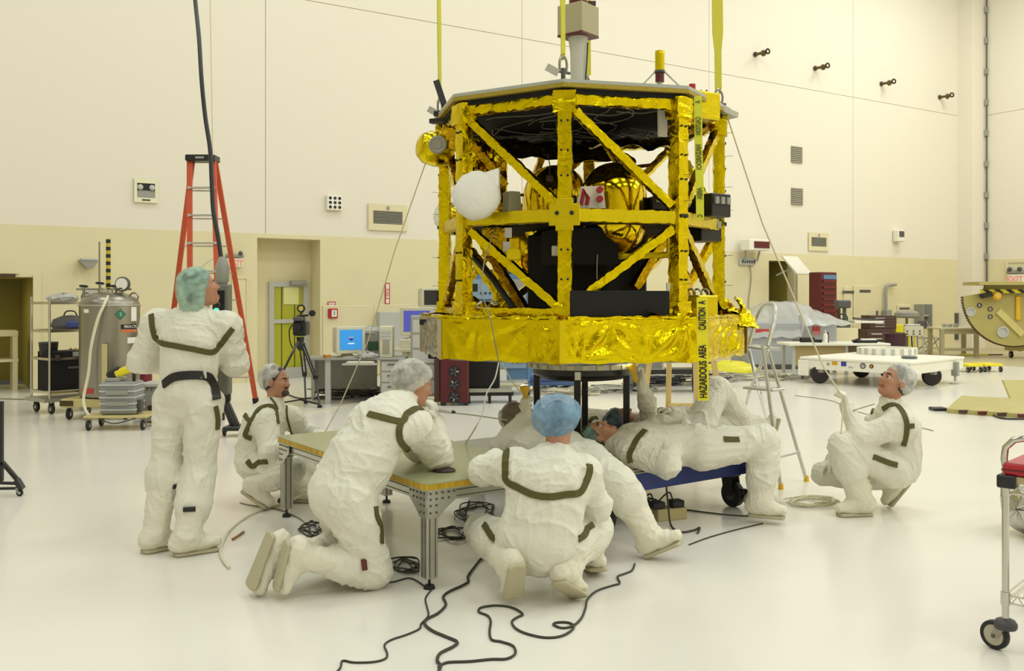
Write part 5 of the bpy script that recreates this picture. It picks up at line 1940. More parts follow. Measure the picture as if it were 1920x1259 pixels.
# ================= furniture and gear near the spacecraft =================
TD = Vector((0.817, 0.577, 0)).normalized()      # table width direction
TL = Vector((-TD.y, TD.x, 0))                    # table length direction
TRZ = math.atan2(TD.y, TD.x)
# --- metal work table: local x = width (0..0.83), y = length (0..2.1) ---
t0 = G(805, 1104)
tab = thing('work_table', 'aluminium frame work table with green top and yellow honeycomb edge in foreground', 'table', (t0.x, t0.y, 0), TRZ)
TWd, TLn = .83, 2.1
e = .06
pl = lambda x0, x1, y0, y1, r=.04: [(x0 + r, y0), (x1 - r, y0), (x1 - r * .3, y0 + r * .3), (x1, y0 + r), (x1, y1 - r), (x1 - r * .3, y1 - r * .3), (x1 - r, y1), (x0 + r, y1), (x0 + r * .3, y1 - r * .3), (x0, y1 - r), (x0, y0 + r), (x0 + r * .3, y0 + r * .3)]
tt = sub(MB().prism(pl(-e, TWd + e, -e, TLn + e), .592, .598).build('table_top', M_GREENTOP, tab, smooth=0))
MB().prism(pl(-e, TWd + e, -e, TLn + e), .562, .5915).build('honeycomb_core', M_HCELL, tt, smooth=0)
MB().prism(pl(-e, TWd + e, -e, TLn + e), .555, .5615).build('bottom_skin', M_GREENTOP, tt, smooth=0)


def profile_bar(a, b, w, h, parent, name, m=M_ALU):
    """slotted aluminium extrusion: bar with dark grooves"""
    a, b = Vector(a), Vector(b)
    o = sub(MB().beam(a, b, w, h).build(name, m, parent, smooth=0, bev=.003))
    z = (b - a).normalized()
    x = z.cross(Vector((0, 0, 1)))
    x = x.normalized() if x.length > .1 else Vector((1, 0, 0))
    y = x.cross(z)
    g = MB()
    for s_ in (-1, 1):
        for q in ((-.25, .25) if max(w, h) > .06 else (0,)):
            c = x * (s_ * (w / 2 + .0006)) + y * (q * h)
            g.beam(a + c + z * .01, b + c - z * .01, .0012 if True else 0, .006, up=y)
            c = y * (s_ * (h / 2 + .0006)) + x * (q * w)
            g.beam(a + c + z * .01, b + c - z * .01, .006, .0012, up=y)
    g.build('groove', M_DGREY, o, smooth=0)
    return o


for (x, y) in ((0, 0), (TWd, 0), (0, TLn), (TWd, TLn)):
    L_ = profile_bar((x, y, .06), (x, y, .45), .072, .072, tab, 'leg')
    MB().cyl((x, y, .012), (x, y, .062), .008, n=10).cyl((x, y, 0), (x, y, .02), .034, .028, n=18).build('levelling_foot', M_RUB, L_)
zz = .52
for a, b in (((0, .04, zz), (0, TLn - .04, zz)), ((TWd, .04, zz), (TWd, TLn - .04, zz)), ((.04, 0, zz), (TWd - .04, 0, zz)), ((.04, TLn, zz), (TWd - .04, TLn, zz))):
    profile_bar(a, b, .05, .07, tab, 'rail')
for x, sx in ((0, 1), (TWd, -1)):
    for y, sy in ((0, 1), (TLn, -1)):
        for ax in (0, 1):
            mb = MB()
            pts = [(-.036, .552), (.15, .552), (.15, .492), (.075, .44), (.036, .40), (-.036, .40)]
            if ax == 0:
                M_ = Matrix(((sx, 0, 0, x), (0, 0, -sy, y - sy * .037), (0, 1, 0, 0), (0, 0, 0, 1)))
            else:
                M_ = Matrix(((0, 0, -sx, x - sx * .037), (sy, 0, 0, y), (0, 1, 0, 0), (0, 0, 0, 1)))
            g = sub(mb.prism(pts, 0, .007, M_).build('corner_plate', M_ALU, tab, smooth=0))
            b_ = MB()
            for q in [(-.018, .537), (.02, .537), (.06, .537), (.1, .537), (.135, .537), (-.018, .505), (.02, .505), (.06, .505), (.1, .505), (-.018, .47), (.02, .47), (-.018, .43), (.02, .43)]:
                c = M_ @ Vector((q[0], q[1], .0066)); d_ = (M_ @ Vector((q[0], q[1], .0105))) - c
                b_.cyl(c, c + d_, .007, n=8)
            o_ = b_.build('screw', M_DGREY, g)
            o_['kind'] = 'stuff'
# puck on the table
p = G(832, 884, .6)
t = thing('black_puck_clamp', 'flat dark oval puck with a short metal pin on the table edge', 'tool', (p.x, p.y, .599))
MB().lathe([(0, 0), (.055, 0), (.06, .006), (.05, .018), (.02, .024), (0, .024)], n=20, sx=1.2, sy=.9).build('body', mat('dark_wood', '3A2520', .4), t)
MB().cyl((.015, 0, .02), (.015, 0, .055), .005, n=8).build('pin', M_ALU, t)
MB().sphere((.015, 0, .06), .009, 10, 8).build('pin_head', M_ALU, t)

# --- blue transport platform ---
P1 = Vector((0.84, 6.52, 0)); PR = Vector((.81, .586, 0)).normalized(); PN = Vector((-PR.y, PR.x, 0))
prz = math.atan2(PR.y, PR.x)
pfm = thing('transport_platform', 'low blue steel platform with silvery sheet top on black casters', 'platform', (P1.x, P1.y, 0), prz)
x0, x1, y0, y1 = -.30, 1.27, 0, 1.9
fb = MB()
bx(x0, x1, y0, y0 + .06, .262, .385).build('front_beam', M_BLUE, pfm, bev=.004)
bx(x0, x1, y1 - .06, y1, .262, .385).build('rear_beam', M_BLUE, pfm, bev=.004)
bx(x0, x0 + .06, y0 + .06, y1 - .06, .262, .385).build('side_beam', M_BLUE, pfm, bev=.004)
bx(x1 - .06, x1, y0 + .06, y1 - .06, .262, .385).build('side_beam', M_BLUE, pfm, bev=.004)
bx(x0, x1, y0, y1, .386, .395).build('deck', M_GREY, pfm, smooth=0)
bx(x0 - .01, x1 - .02, y0 + .02, y1, .396, .411).build('sheet_top', mat('silvery_sheet', 'B9B7AC', .25, .6, bump=.3, bscale=8, ridged=True), pfm, bev=.003)
for (x, y) in ((x1 - .12, y0 + .12), (x0 + .15, y0 + .15), (x0 + .15, y1 - .15), (x1 - .15, y1 - .15)):
    c = sub(bx(x - .06, x + .06, y - .06, y + .06, .235, .262).build('caster', M_BLKP, pfm, bev=.004))
    for q in (-.045, .045):
        MB().beam((x + q, y, .25), (x + q, y - .03, .09), .09, .012, (1, 0, 0)).build('fork', M_BLKP, c, smooth=0)
    MB().lathe([(.0, -.03), (.09, -.03), (.1, -.022), (.1, .022), (.09, .03), (0, .03)], (x, y - .03, .1), (1, 0, 0), 24).build('wheel', M_RUB, c)
    MB().lathe([(0, -.034), (.045, -.034), (.045, .034), (0, .034)], (x, y - .03, .1), (1, 0, 0), 16).build('hub', M_DGREY, c)
    MB().box((x, y - .13, .13), (.05, .06, .05)).build('brake', M_BLKP, c, bev=.008)
p = G(1165, 884, .412)
t = thing('yellow_putty', 'small yellow round cap lying on the platform front edge', 'cap', (p.x, p.y, .412))
MB().lathe([(0, 0), (.03, 0), (.034, .02), (.03, .04), (.012, .05), (0, .05)], n=16).build('cap', M_YGLOVE, t)
MB().cyl((0, 0, .05), (0, 0, .058), .012, n=10).build('knob', M_YGLOVE, t)


# --- flashlights held up ---
def torch(p, d, label, px=None):
    d = Vector(d).normalized()
    t = thing('flashlight', label, 'flashlight', p, 0, 'yellow hand lights')
    b = sub(MB().lathe([(0, -.06), (.016, -.06), (.018, -.03), (.019, .02), (.032, .045), (.034, .08), (.0, .08)], (0, 0, 0), d, 18).build('body', M_YGLOVE, t))
    MB().lathe([(0, .081), (.028, .081), (.027, .088), (0, .09)], (0, 0, 0), d, 16).build('lens', mat('torch_lens', 'FFFDF0', .2, emit=4.0), b)
    MB().lathe([(.034, .06), (.036, .064), (.036, .078), (.034, .082)], (0, 0, 0), d, 18).build('bezel', M_YGLOVE, b)
    MB().box(d * 0.0 + d.orthogonal().normalized() * .021, (.012, .012, .012)).build('switch', M_BLKP, b, smooth=0)
    return t


q = P(984, 743, hp6.y)
torch(hp6.lerp(q, .8), (-.1, .3, 1), 'yellow flashlight held up at the left of the black stand')
q7 = P(1189, 703, 7.05)
torch(q7, (-.2, .3, .8), 'lit yellow flashlight held against the ring under the spacecraft')
ld = bpy.data.lights.new('flashlight_beam', 'SPOT')
ld.energy = 22; ld.spot_size = 1.6; ld.spot_blend = .6; ld.shadow_soft_size = .03; ld.color = (.9, .97, 1)
lo = bpy.data.objects.new('flashlight_beam', ld); COL.objects.link(lo)
lo.location = q7 + Vector((-.06, -.02, .08))
lo.rotation_euler = Vector((.1, .5, .75)).to_track_quat('-Z', 'Y').to_euler()

# --- power box under the platform ---
p = G(1255, 975)
t = thing('power_strip_box', 'beige power box with two black adapters plugged in beneath the platform', 'power strip', (p.x, p.y + .03, 0), .35)
bx(-.12, .12, -.06, .06, 0, .085).build('box', mat('beige_box', 'BDAE7C', .5), t, bev=.004)
for q in (-.1, .06):
    bx(q - .05, q + .05, -.045, .045, .086, .135).build('adapter', M_BLKP, t, bev=.006)
    MB().tube(smoothpts([(q, .045, .12), (q, .1, .17), (q - .05, .16, .1), (q - .1, .2, .01)], 5), .006, 6).build('adapter_lead', M_CABLE, t)


# --- floor cables ---
def cable(px, label, r=.006, m=None, group=None, cat='cable', z=0.0, name='floor_cable', h=None):
    pts = [G(a[0], a[1], r + z) for a in px]
    o = MB().tube(smoothpts(pts, 6), r, 6).build(name, m or M_CABLE)
    tag(o, label, cat, group)
    return o


cable([(811, 1104), (798, 1122), (801, 1140), (803, 1155), (790, 1170), (786, 1180), (762, 1191), (735, 1200), (721, 1210), (726, 1226), (722, 1236), (700, 1242), (664, 1243), (642, 1240), (636, 1256), (600, 1290)], 'thin dark cable from the near table foot curling toward the lower left', .005)
cable([(900, 1050), (878, 1080), (879, 1090), (868, 1098), (842, 1110), (831, 1120), (836, 1134), (822, 1150), (800, 1162), (797, 1172), (812, 1184), (835, 1194), (857, 1204), (850, 1213), (825, 1226), (820, 1240), (826, 1250), (815, 1275)], 'thick dark cable running out between the table leg and squatting person', .0075)
cable([(822, 1252), (838, 1243), (880, 1241), (920, 1237), (950, 1236), (966, 1226), (962, 1212), (940, 1204), (922, 1200), (918, 1185), (920, 1165), (914, 1155), (898, 1148), (902, 1140), (930, 1136), (960, 1140), (980, 1152), (970, 1158), (960, 1166), (966, 1178), (985, 1188), (1020, 1196), (1050, 1194), (1070, 1184), (1076, 1174), (1064, 1168), (1044, 1168), (1038, 1172), (1054, 1178), (1074, 1174), (1090, 1160), (1098, 1140), (1102, 1124), (1120, 1108), (1150, 1098), (1162, 1094), (1158, 1082), (1172, 1076), (1185, 1070), (1190, 1058)], 'long dark cable looping on the floor before the squatting person', .0062)
cable([(1292, 1022), (1330, 1008), (1380, 994), (1430, 982)], 'thin cable on the floor between two boots at the platform front', .005)
cable([(1247, 800), (1247, 860), (1250, 900)], 'unused', .001) if False else None
pc_ = [P(1246, 878, 6.72), P(1250, 920, 6.72), P(1253, 950, 6.7), G(1258, 985, .012), G(1275, 998, .01), G(1300, 995, .01), G(1312, 990, .01), G(1308, 1000, .01)]
tag(MB().tube(smoothpts(pc_, 6), .007, 6).build('hanging_cable', M_CABLE), 'black cord hanging over the blue beam to the floor', 'cable')
for i, (cx, cy, rx, ry, n, sd, lab) in enumerate(((585, 992, 26, 16, 4, 1, 'tangle of thin dark cord on floor behind the kneeling person'), (755, 1060, 32, 18, 5, 2, 'coil of thin dark cord beside the kneeling person and near table leg'), (895, 960, 40, 22, 5, 3, 'bundle of dark cord on the floor beneath the table'), (1515, 940, 58, 11, 6, 4, 'loose coil of pale rope on floor beside the crouching rope holder'), (1215, 945, 26, 12, 4, 5, 'dark cord loops beside the power box'), (850, 1000, 40, 14, 4, 6, 'flat dark cord loops in the shade of the table'))):
    r = random.Random(sd)
    pts = []
    for k in range(n * 8):
        a_ = k / 8 * 2 * math.pi
        f_ = .35 + .65 * r.random()
        pts.append(G(cx + rx * f_ * math.cos(a_) + 6 * math.sin(k), cy + ry * f_ * math.sin(a_), .008 + .012 * (k / (n * 8))))
    o = MB().tube(smoothpts(pts, 4), .005 if i != 3 else .006, 6).build('cord_coil', M_CABLE if i not in (3,) else M_ROPE)
    tag(o, lab, 'rope' if i == 3 else 'cable')
cable([(450, 943), (470, 948), (520, 955), (560, 972), (575, 985)], 'thin grey cord from the crouching boot toward the far table leg', .005, M_GCABLE)
cable([(690, 1095), (735, 1092), (770, 1085), (800, 1103)], 'thin cord passing behind the near table leg', .005)
cable([(880, 940), (872, 975), (895, 1010), (925, 1030), (900, 1050)], 'dark cable rising from under the table behind its leg', .008)
cable([(1180, 940), (1230, 948), (1330, 962), (1400, 968), (1440, 962)], 'thin cable under the platform toward the front caster', .005)
# pale air hose with brass nozzle
hz = [G(600, 905, .2), G(560, 932, .08), G(520, 948, .012), G(470, 965, .012), G(430, 995, .012), (G(414, 1030, .012)), G(418, 1050, .012), G(430, 1065, .012)]
tag(MB().tube(smoothpts(hz, 6), .009, 8).build('pale_hose', mat('translucent_hose', 'E6E0C8', .3)), 'translucent pale hose lying behind the standing boots', 'hose')
a, b = G(436, 1012, .008), G(456, 999, .008)
o = thing('brass_rod', 'short orange brown rod on the floor near the standing boots', 'rod', a)
MB().cyl((0, 0, 0), b - a, .008, n=8).build('rod', mat('brass', 'A87A2C', .4, .6), o)
MB().cyl((b - a) * .8, (b - a) * 1.04, .01, n=8).build('tip', M_STEEL, o)
a, b = G(524, 940, .018), G(545, 933, .018)
o = thing('hose_coupling', 'small dark hose coupling on the floor by the far table leg', 'coupling', a)
MB().lathe([(0, 0), (.02, 0), (.026, .02), (.026, .05), (.016, .07), (.014, .1), (0, .1)], (0, 0, 0), b - a, 12).build('body', M_BROWN, o)
MB().torus((b - a).normalized() * .035, .026, .004, b - a, 14, 6).build('grip_ring', M_STEEL, o)
# background floor cables
cable([(470, 690), (540, 740), (600, 745), (690, 735)], 'dark cable on floor running behind the camera tripod', .012, M_CABLE)
cable([(480, 760), (560, 775), (650, 760), (720, 752)], 'pale cord on the floor before the computer desk', .008, M_ROPE)
cable([(1, 748), (150, 752), (300, 756), (420, 752)], 'long grey floor cord along the left wall', .01, M_GCABLE)
cable([(1180, 735), (1240, 725), (1300, 705), (1330, 690)], 'thin red brown cord on the floor behind the stand legs', .006, mat('red_cord', '9A5A44', .6))
cable([(1490, 742), (1560, 752), (1600, 770), (1750, 808)], 'faint pale cord across floor beneath the white dolly', .005, M_GCABLE)
# tag lines
def line(pts, label, r=.006, m=None, cat='rope', name='tag_line'):
    o = MB().tube([Vector(p) for p in pts], r, 6).build(name, m or M_ROPE)
    return tag(o, label, cat)


wf2 = G(600, 815, .62)
line([P(797, 308, 7.3), P(740, 470, 7.3), P(690, 640, 7.35), P(640, 755, 7.35), P(603, 822, 7.3)], 'pale tag line slanting from the left horn down to the crouching bearded person', .005)
line([P(1362, 214, 7.25), P(1430, 420, 7.2), P(1500, 585, 7.1), P(1545, 690, 7.05), P(1578, 742, 6.98)], 'pale tag line slanting from the right corner fitting to the raised gloved hand', .006)
line([P(1578, 742, 6.98), P(1580, 780, 6.95), P(1577, 815, 6.93), P(1575, 835, 6.92)], 'rope tail hanging from the raised gloved hand', .005)
line(smoothpts([P(1600, 770, 7.0), P(1620, 764, 7.05), P(1640, 758, 7.05)], 3), 'coiled grey wrist lead of the rope holder', .004, M_GCABLE, 'cord', 'wrist_lead')
line(smoothpts([P(935, 680, 6.15), P(928, 710, 6.1), P(912, 740, 6.05), P(905, 775, 6.0), P(890, 805, 5.98), G(873, 832, .605)], 5), 'white lead hanging from the deck edge down to the table', .005, mat('white_lead_sheath', 'C7C3B2', .6), 'cable', 'hanging_lead')
line(smoothpts([P(942, 682, 6.15), P(958, 712, 6.3), P(975, 735, 6.5)], 4), 'white lead from the deck edge to the raised flashlight', .004, mat('white_lead_sheath', 'C7C3B2', .6), 'cable', 'hanging_lead')
line([P(932, 420, 6.75), P(910, 480, 6.4), P(900, 540, 6.2), P(920, 600, 6.05), P(935, 680, 6.13)], 'thin grey lead draped down the spacecraft front to the deck bottom', .004, M_GCABLE, 'cable', 'hanging_lead')
line([P(393, -60, 9.6), P(399, 292, 9.6)], 'thin pale hoist line dropping behind the orange ladder', .006, M_ROPE, 'rope', 'hoist_line')
line(smoothpts([P(820, 772, 5.8), P(880, 778, 5.9), P(950, 788, 6.2)], 4), 'thin cord running from the chin hand across the table', .004, M_GCABLE, 'cord', 'thin_cord')
# white cylinder tool by the chin hand
a, b = P(822, 768, 5.72), P(850, 773, 5.72)
t = thing('inspection_torch', 'small white tube with black tip held at the kneeling person chin', 'tool', a)
MB().cyl((0, 0, 0), (b - a) * .9, .018, .013, n=12).build('tube', M_LGREY, t)
MB().cyl((b - a) * .9, (b - a) * 1.15, .012, .006, n=10).build('tip', M_BLKP, t)

# --- crane pendant and its cable ---
a = P(417, 533, 6.46); b = P(419, 758, 6.42)
t = thing('crane_pendant', 'long grey crane control pendant with orange and green buttons held by the standing person', 'control pendant', (a.x, a.y, b.z))
H_ = a.z - b.z
bx(-.055, .055, -.05, .05, .06, H_).build('case', mat('pendant_grey', '77756B', .5), t, bev=.01)
MB().lathe([(.03, H_), (.045, H_ + .02), (.048, H_ + .12), (.03, H_ + .17), (.018, H_ + .19), (0, H_ + .19)], n=16).build('strain_relief', M_GREY, t)
MB().lathe([(0, 0), (.045, 0), (.058, .02), (.058, .06), (0, .06)], n=16).build('end_cap', M_BLKP, t)
bz = lambda py: P(410, py, 6.4).z - b.z
pan = sub(bx(-.05, .03, -.058, -.05, bz(610), bz(545)).build('button_panel', M_BLKP, t, smooth=0))
for py, nm, m in ((558, 'orange_button', mat('orange_button', 'D5552B', .4)), (572, 'black_button', M_RUB), (583, 'green_button', mat('green_lamp', '58E8B4', .3, emit=1.2)), (597, 'black_button', M_RUB)):
    z_ = bz(py)
    MB().lathe([(0, 0), (.017, 0), (.019, .006), (.015, .014), (0, .016)], (-.022, -.058, z_), (0, -1, 0), 14).build(nm, m, pan)
    MB().torus((-.022, -.059, z_), .02, .003, (0, 1, 0), 16, 6).build('bezel', M_STEEL, pan)
cbl = [P(360, -80, 7.4), P(366, 0, 7.3), P(373, 70, 7.15), P(378, 150, 7.0), P(385, 220, 6.9), P(394, 280, 6.8), P(397, 340, 6.7), P(400, 395, 6.62), P(408, 440, 6.56), P(414, 480, 6.5), P(417, 515, 6.46)]
tag(MB().tube(smoothpts(cbl, 5), .016, 10).build('pendant_cable', M_BLKP), 'thick black cable hanging from above down to the crane pendant', 'cable')
# ================= background equipment =================
def caster(parent, x, y, z0=0, r=.06, w=.03, plate=True, rz=0.0, name='caster'):
    c = sub(MB().beam((x - w, y, z0 + r), (x - w, y, z0 + r * 2.15), .03, .006, (0, 1, 0)).beam((x + w, y, z0 + r), (x + w, y, z0 + r * 2.15), .03, .006, (0, 1, 0)).bb(x - w - .006, x + w + .006, y - .03, y + .03, z0 + r * 2.12, z0 + r * 2.25).build(name, M_STEEL, parent, smooth=0))
    MB().lathe([(0, -w * .8), (r * .9, -w * .8), (r, -w * .5), (r, w * .5), (r * .9, w * .8), (0, w * .8)], (x, y, z0 + r), (1, 0, 0), 20).build('wheel', M_RUB, c)
    MB().lathe([(0, -w * .85), (r * .45, -w * .85), (r * .45, w * .85), (0, w * .85)], (x, y, z0 + r), (1, 0, 0), 14).build('hub', M_LGREY, c)
    return c


# --- orange step ladder ---
Yl = 13.3
tp_ = P(380, 296, Yl); ft = {}
zt = tp_.z
lad = thing('step_ladder', 'tall orange fibreglass step ladder with black top cap behind the standing person', 'ladder', (tp_.x, Yl, 0), 0)
hw = 25 / FPX * Yl
fl_, fr_ = G(326, 752), G(415, 788)
# front rails (towards camera right): front frame leans right, rear frame left
TL_, TR_ = Vector((-hw + .02, -.05, zt - .05)), Vector((hw - .02, -.05, zt - .05))
fB = [Vector((P(363, 790, 8.9).x - tp_.x, -.75, 0)), Vector((P(480, 765, 9.1).x - tp_.x, -.55, 0))]
rB = [Vector((P(318, 700, 10.5).x - tp_.x, .75, 0)), Vector((P(414, 790, 9.5).x - tp_.x, .3, 0))]
bx(-hw - .02, hw + .02, -.13, .13, zt - .06, zt + .03).build('top_cap', M_BLKP, lad, bev=.012)
bx(-.06, .06, -.136, -.13, zt - .03, zt).build('maker_plate', M_GREY, lad, smooth=0)
rails = []
A_ = [Vector((-hw + .025, .05, zt - .06)), Vector((hw - .025, .05, zt - .06))]
# rear frame to the left, front frame carries treads
q_ = lambda px, py: G(px, py) - Vector((tp_.x, Yl, -.02))
fb0, fb1, rb0, rb1 = q_(357, 786), q_(415, 788), q_(304, 760), q_(480, 757)
for a_, b_, nm in ((TL_, fb0, 'front_rail'), (TR_, fb1, 'front_rail'), (A_[0], rb0, 'rear_rail'), (A_[1], rb1, 'rear_rail')):
    r_ = sub(MB().beam(b_, a_, .035, .075, (1, 0, 0)).build(nm, M_ORANGE, lad, smooth=0, bev=.006))
    MB().beam(b_ - Vector((0, 0, .02)), b_ + (a_ - b_).normalized() * .07, .045, .085, (1, 0, 0)).build('rail_foot', M_RUB, r_, smooth=0)
for i in range(1, 9):
    f_ = i / 9
    a_, b_ = TL_.lerp(fb0, f_), TR_.lerp(fb1, f_)
    tr = sub(MB().beam(a_, b_, .08, .025).build('tread', M_ALU, lad, smooth=0, bev=.003))
    for q in (a_, b_):
        MB().box(q + Vector((0, -.03, 0)), (.03, .03, .035)).build('tread_rivet', M_LGREY, tr, smooth=0)
    a_, b_ = A_[0].lerp(rb0, f_), A_[1].lerp(rb1, f_)
    MB().beam(a_, b_, .03, .02).build('rear_bar', M_ALU, lad, smooth=0)
    if i > 2 and i % 2 == 0:
        MB().beam(TR_.lerp(fb1, f_ - .06), TR_.lerp(fb1, f_) + Vector((-.3, .02, 0)), .02, .006).build('tread_brace', M_ALU, lad, smooth=0)

# --- steel wire shelving at far left ---
g0 = G(93, 778)
def wire_rack():
    t = thing('wire_shelf_rack', 'chrome wire shelf rack with equipment, beside the big steel tank', 'shelf rack', (g0.x, g0.y, 0), .9)
    Ws, Ds = 1.15, .55
    zt_ = P(62, 562, g0.y).z
    for x in (0, Ws):
        for y in (0, Ds):
            MB().cyl((x, y, .22), (x, y, zt_ + .04), .016, n=10).build('post', M_CHROME, t)
    for x in (.0, .0):
        pass
    for z in (.3, .3 + (zt_ - .3) * .36, .3 + (zt_ - .3) * .66, zt_ - .05):
        s_ = MB()
        for y in (0, Ds):
            s_.beam((0, y, z), (Ws, y, z), .014, .035)
        for x in (0, Ws):
            s_.beam((x, 0, z), (x, Ds, z), .014, .035)
        s_ = sub(s_.build('shelf', M_CHROME, t, smooth=0))
        w_ = MB()
        for i in range(1, 22):
            w_.beam((i * Ws / 22, 0, z + .012), (i * Ws / 22, Ds, z + .012), .005, .005)
        w_.build('shelf_wire', M_CHROME, s_, smooth=0)
    bx(-.08, Ws + .2, -.02, Ds + .02, .17, .22).build('dolly_frame', M_ALUD, t, smooth=0)
    for x in (0.05, Ws - .05):
        for y in (0.05, Ds - .05):
            caster(t, x, y, 0, .075, .025)
    return t, Ws, Ds, zt_


rk, Ws, Ds, rzt = wire_rack()
XR = XF[rk.name]


def on_rack(x, y, z):
    return XR @ Vector((x, y, z))


zs = [.3, .3 + (rzt - .3) * .36, .3 + (rzt - .3) * .66, rzt - .05]
o = thing('black_equipment_case', 'black equipment case on the lowest shelf of the wire rack', 'case', on_rack(.38, .25, zs[0] + .02), .9)
bx(-.34, .34, -.2, .2, 0, .55).build('case', M_BLACK, o, bev=.01)
bx(-.1, .1, -.22, -.2, .3, .33).build('handle', M_DGREY, o, bev=.005)
for q in (-.25, .25):
    bx(q - .03, q + .03, -.21, -.2, .42, .5).build('latch', M_STEEL, o, smooth=0)
o = thing('white_carton', 'pale carton beside the black case on the lowest rack shelf', 'box', on_rack(.9, .25, zs[0] + .02), .9)
bx(-.12, .12, -.2, .2, 0, .5).build('carton', M_BEIGE, o, bev=.006)
bx(-.12, .12, -.01, .01, .5, .503).build('lid_seam', M_GREY, o, smooth=0)
o = thing('tool_tray', 'shallow tray of brown tools on the middle rack shelf', 'tray', on_rack(.6, .25, zs[1] + .02), .9)
MB().bb(-.25, .25, -.2, .2, 0, .01).bb(-.25, .25, -.2, -.19, 0, .07).bb(-.25, .25, .19, .2, 0, .07).bb(-.25, -.24, -.19, .19, .01, .07).bb(.24, .25, -.19, .19, .01, .07).build('tray', M_LGREY, o, smooth=0)
for k in range(5):
    MB().cyl((-.2 + k * .08, -.1, .05 + .015 * k), (-.12 + k * .07, .12, .08), .028, n=8).build('tool', [M_BROWN, M_WOOD, M_DGREY][k % 3], o)
o = thing('black_mesh_bin', 'black bin standing behind the middle rack shelf tray', 'bin', on_rack(.15, .35, zs[1] + .02), .9)
MB().lathe([(.1, 0), (.12, .2), (.13, .2), (.11, -.0)], n=4 * 4).build('bin', M_BLKP, o)
MB().torus((0, 0, .2), .125, .008, n=18).build('rim', M_DGREY, o)
o = thing('blue_tool_bag', 'dark bag with blue side on the upper rack shelf', 'bag', on_rack(.4, .22, zs[2] + .02), .9)
MB().lathe([(.0, 0), (.2, 0), (.23, .05), (.2, .14), (.1, .19), (0, .2)], n=20, sx=1.2, sy=.8).build('bag', M_DGREY, o)
bx(-.15, .1, -.205, -.16, .02, .11).build('blue_pocket', mat('bag_blue', '3E4E8C', .6), o, bev=.015)
MB().tube(smoothpts([(-.1, 0, .17), (-.06, 0, .25), (.06, 0, .25), (.1, 0, .17)], 4), .01, 6).build('strap', M_BLKP, o)
o = thing('small_dark_tray', 'flat dark instrument on the upper rack shelf beside the bag', 'instrument', on_rack(.85, .2, zs[2] + .02), .9)
bx(-.15, .15, -.12, .12, 0, .05).build('body', M_BLKP, o, bev=.01)
bx(-.08, .08, -.125, -.12, .01, .04).build('front_plate', M_GREY, o, smooth=0)
o = thing('plastic_wrap_heap', 'crumpled clear plastic wrap on top of the wire rack', 'plastic wrap', on_rack(.3, .25, rzt - .03), .9)
q = MB().sphere((0, 0, .05), .16, 18, 10, (1.4, 1, .4))
for v in q.v:
    v += Vector((random.uniform(-1, 1), random.uniform(-1, 1), random.uniform(-1, 1))) * .02
q.build('wrap', M_PLASTIC, o)
bx(-.1, .1, -.08, .08, -.005, .02).build('wrapped_box', M_PAPER, o, smooth=0)
o = thing('white_tray', 'white box on top of the wire rack beside the plastic wrap', 'box', on_rack(.85, .25, rzt - .03), .9)
bx(-.17, .17, -.12, .12, 0, .08).build('box', M_PAPER, o, bev=.008)
bx(-.18, .18, -.13, .13, .08, .1).build('lid', M_LGREY, o, bev=.004)
# pale panels leaning behind rack
g = G(128, 760)
o = thing('grey_control_panel', 'grey flat equipment panel standing behind the wire rack', 'panel', (g.x, g.y + 1.2, 0), .2)
bx(-.32, .32, 0, .06, .3, 1.75).build('panel', M_LGREY, o, bev=.006)
bx(-.34, -.28, -.1, .3, 0, .3).build('foot', M_GREY, o, smooth=0)
bx(.28, .34, -.1, .3, 0, .3).build('foot', M_GREY, o, smooth=0)
bx(-.25, .25, -.005, 0, 1.2, 1.6).build('face_plate', M_GREY, o, smooth=0)

# --- dewar tank ---
gd = G(205, 795)
Yd = gd.y + .7
dc = P(206, 640, Yd)
rd = 53 / FPX * Yd
zt_ = P(206, 566, Yd).z
dw = thing('cryogenic_tank', 'large brushed steel cylindrical tank with valves, gauge and white hose on a yellow base', 'tank', (dc.x, Yd, 0))
MB().lathe([(0, .3), (rd * .97, .3), (rd, .33), (rd, zt_ - .05), (rd * .99, zt_ - .02), (rd * .9, zt_ + .05), (rd * .5, zt_ + .12), (0, zt_ + .14)], n=40).build('vessel', M_STEEL, dw, smooth=50)
MB().torus((0, 0, zt_ - .05), rd + .002, .012, n=40).build('top_weld_band', M_ALUD, dw)
bx(-rd * 1.3, rd * 1.05, -rd * .95, rd * .95, .17, .28).build('yellow_base', mat('cream_base', 'CDBE82', .5), dw, bev=.01)
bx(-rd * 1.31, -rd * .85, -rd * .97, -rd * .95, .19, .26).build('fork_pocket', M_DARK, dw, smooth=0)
for x in (-rd * 1.1, rd * .85):
    for y in (-rd * .7, rd * .7):
        caster(dw, x, y, 0, .075, .025)
MB().lathe([(.15, zt_ + .1), (.15, zt_ + .16), (.1, zt_ + .18), (0, zt_ + .18)], n=20).build('neck_flange', M_CHROME, dw)
gm = sub(MB().lathe([(0, 0), (.09, 0), (.1, .015), (.1, .05), (0, .05)], (rd * .55, -.12, zt_ + .24), (0, 1, 0), 22).build('pressure_gauge', M_DGREY, dw))
MB().cyl((rd * .55, -.128, zt_ + .24), (rd * .55, -.121, zt_ + .24), .08, n=20).build('dial', M_PAPER, gm)
MB().cyl((rd * .55, -.09, zt_ + .02), (rd * .55, -.09, zt_ + .16), .015, n=8).build('gauge_stem', M_STEEL, gm)
vs_x = P(203, 555, Yd).x - dc.x
ps = MB().cyl((vs_x, 0, zt_ + .12), (vs_x, 0, zt_ + .86), .03, n=10)
post = sub(ps.build('vent_post', mat('post_yellow', 'C9B22A', .5), dw))
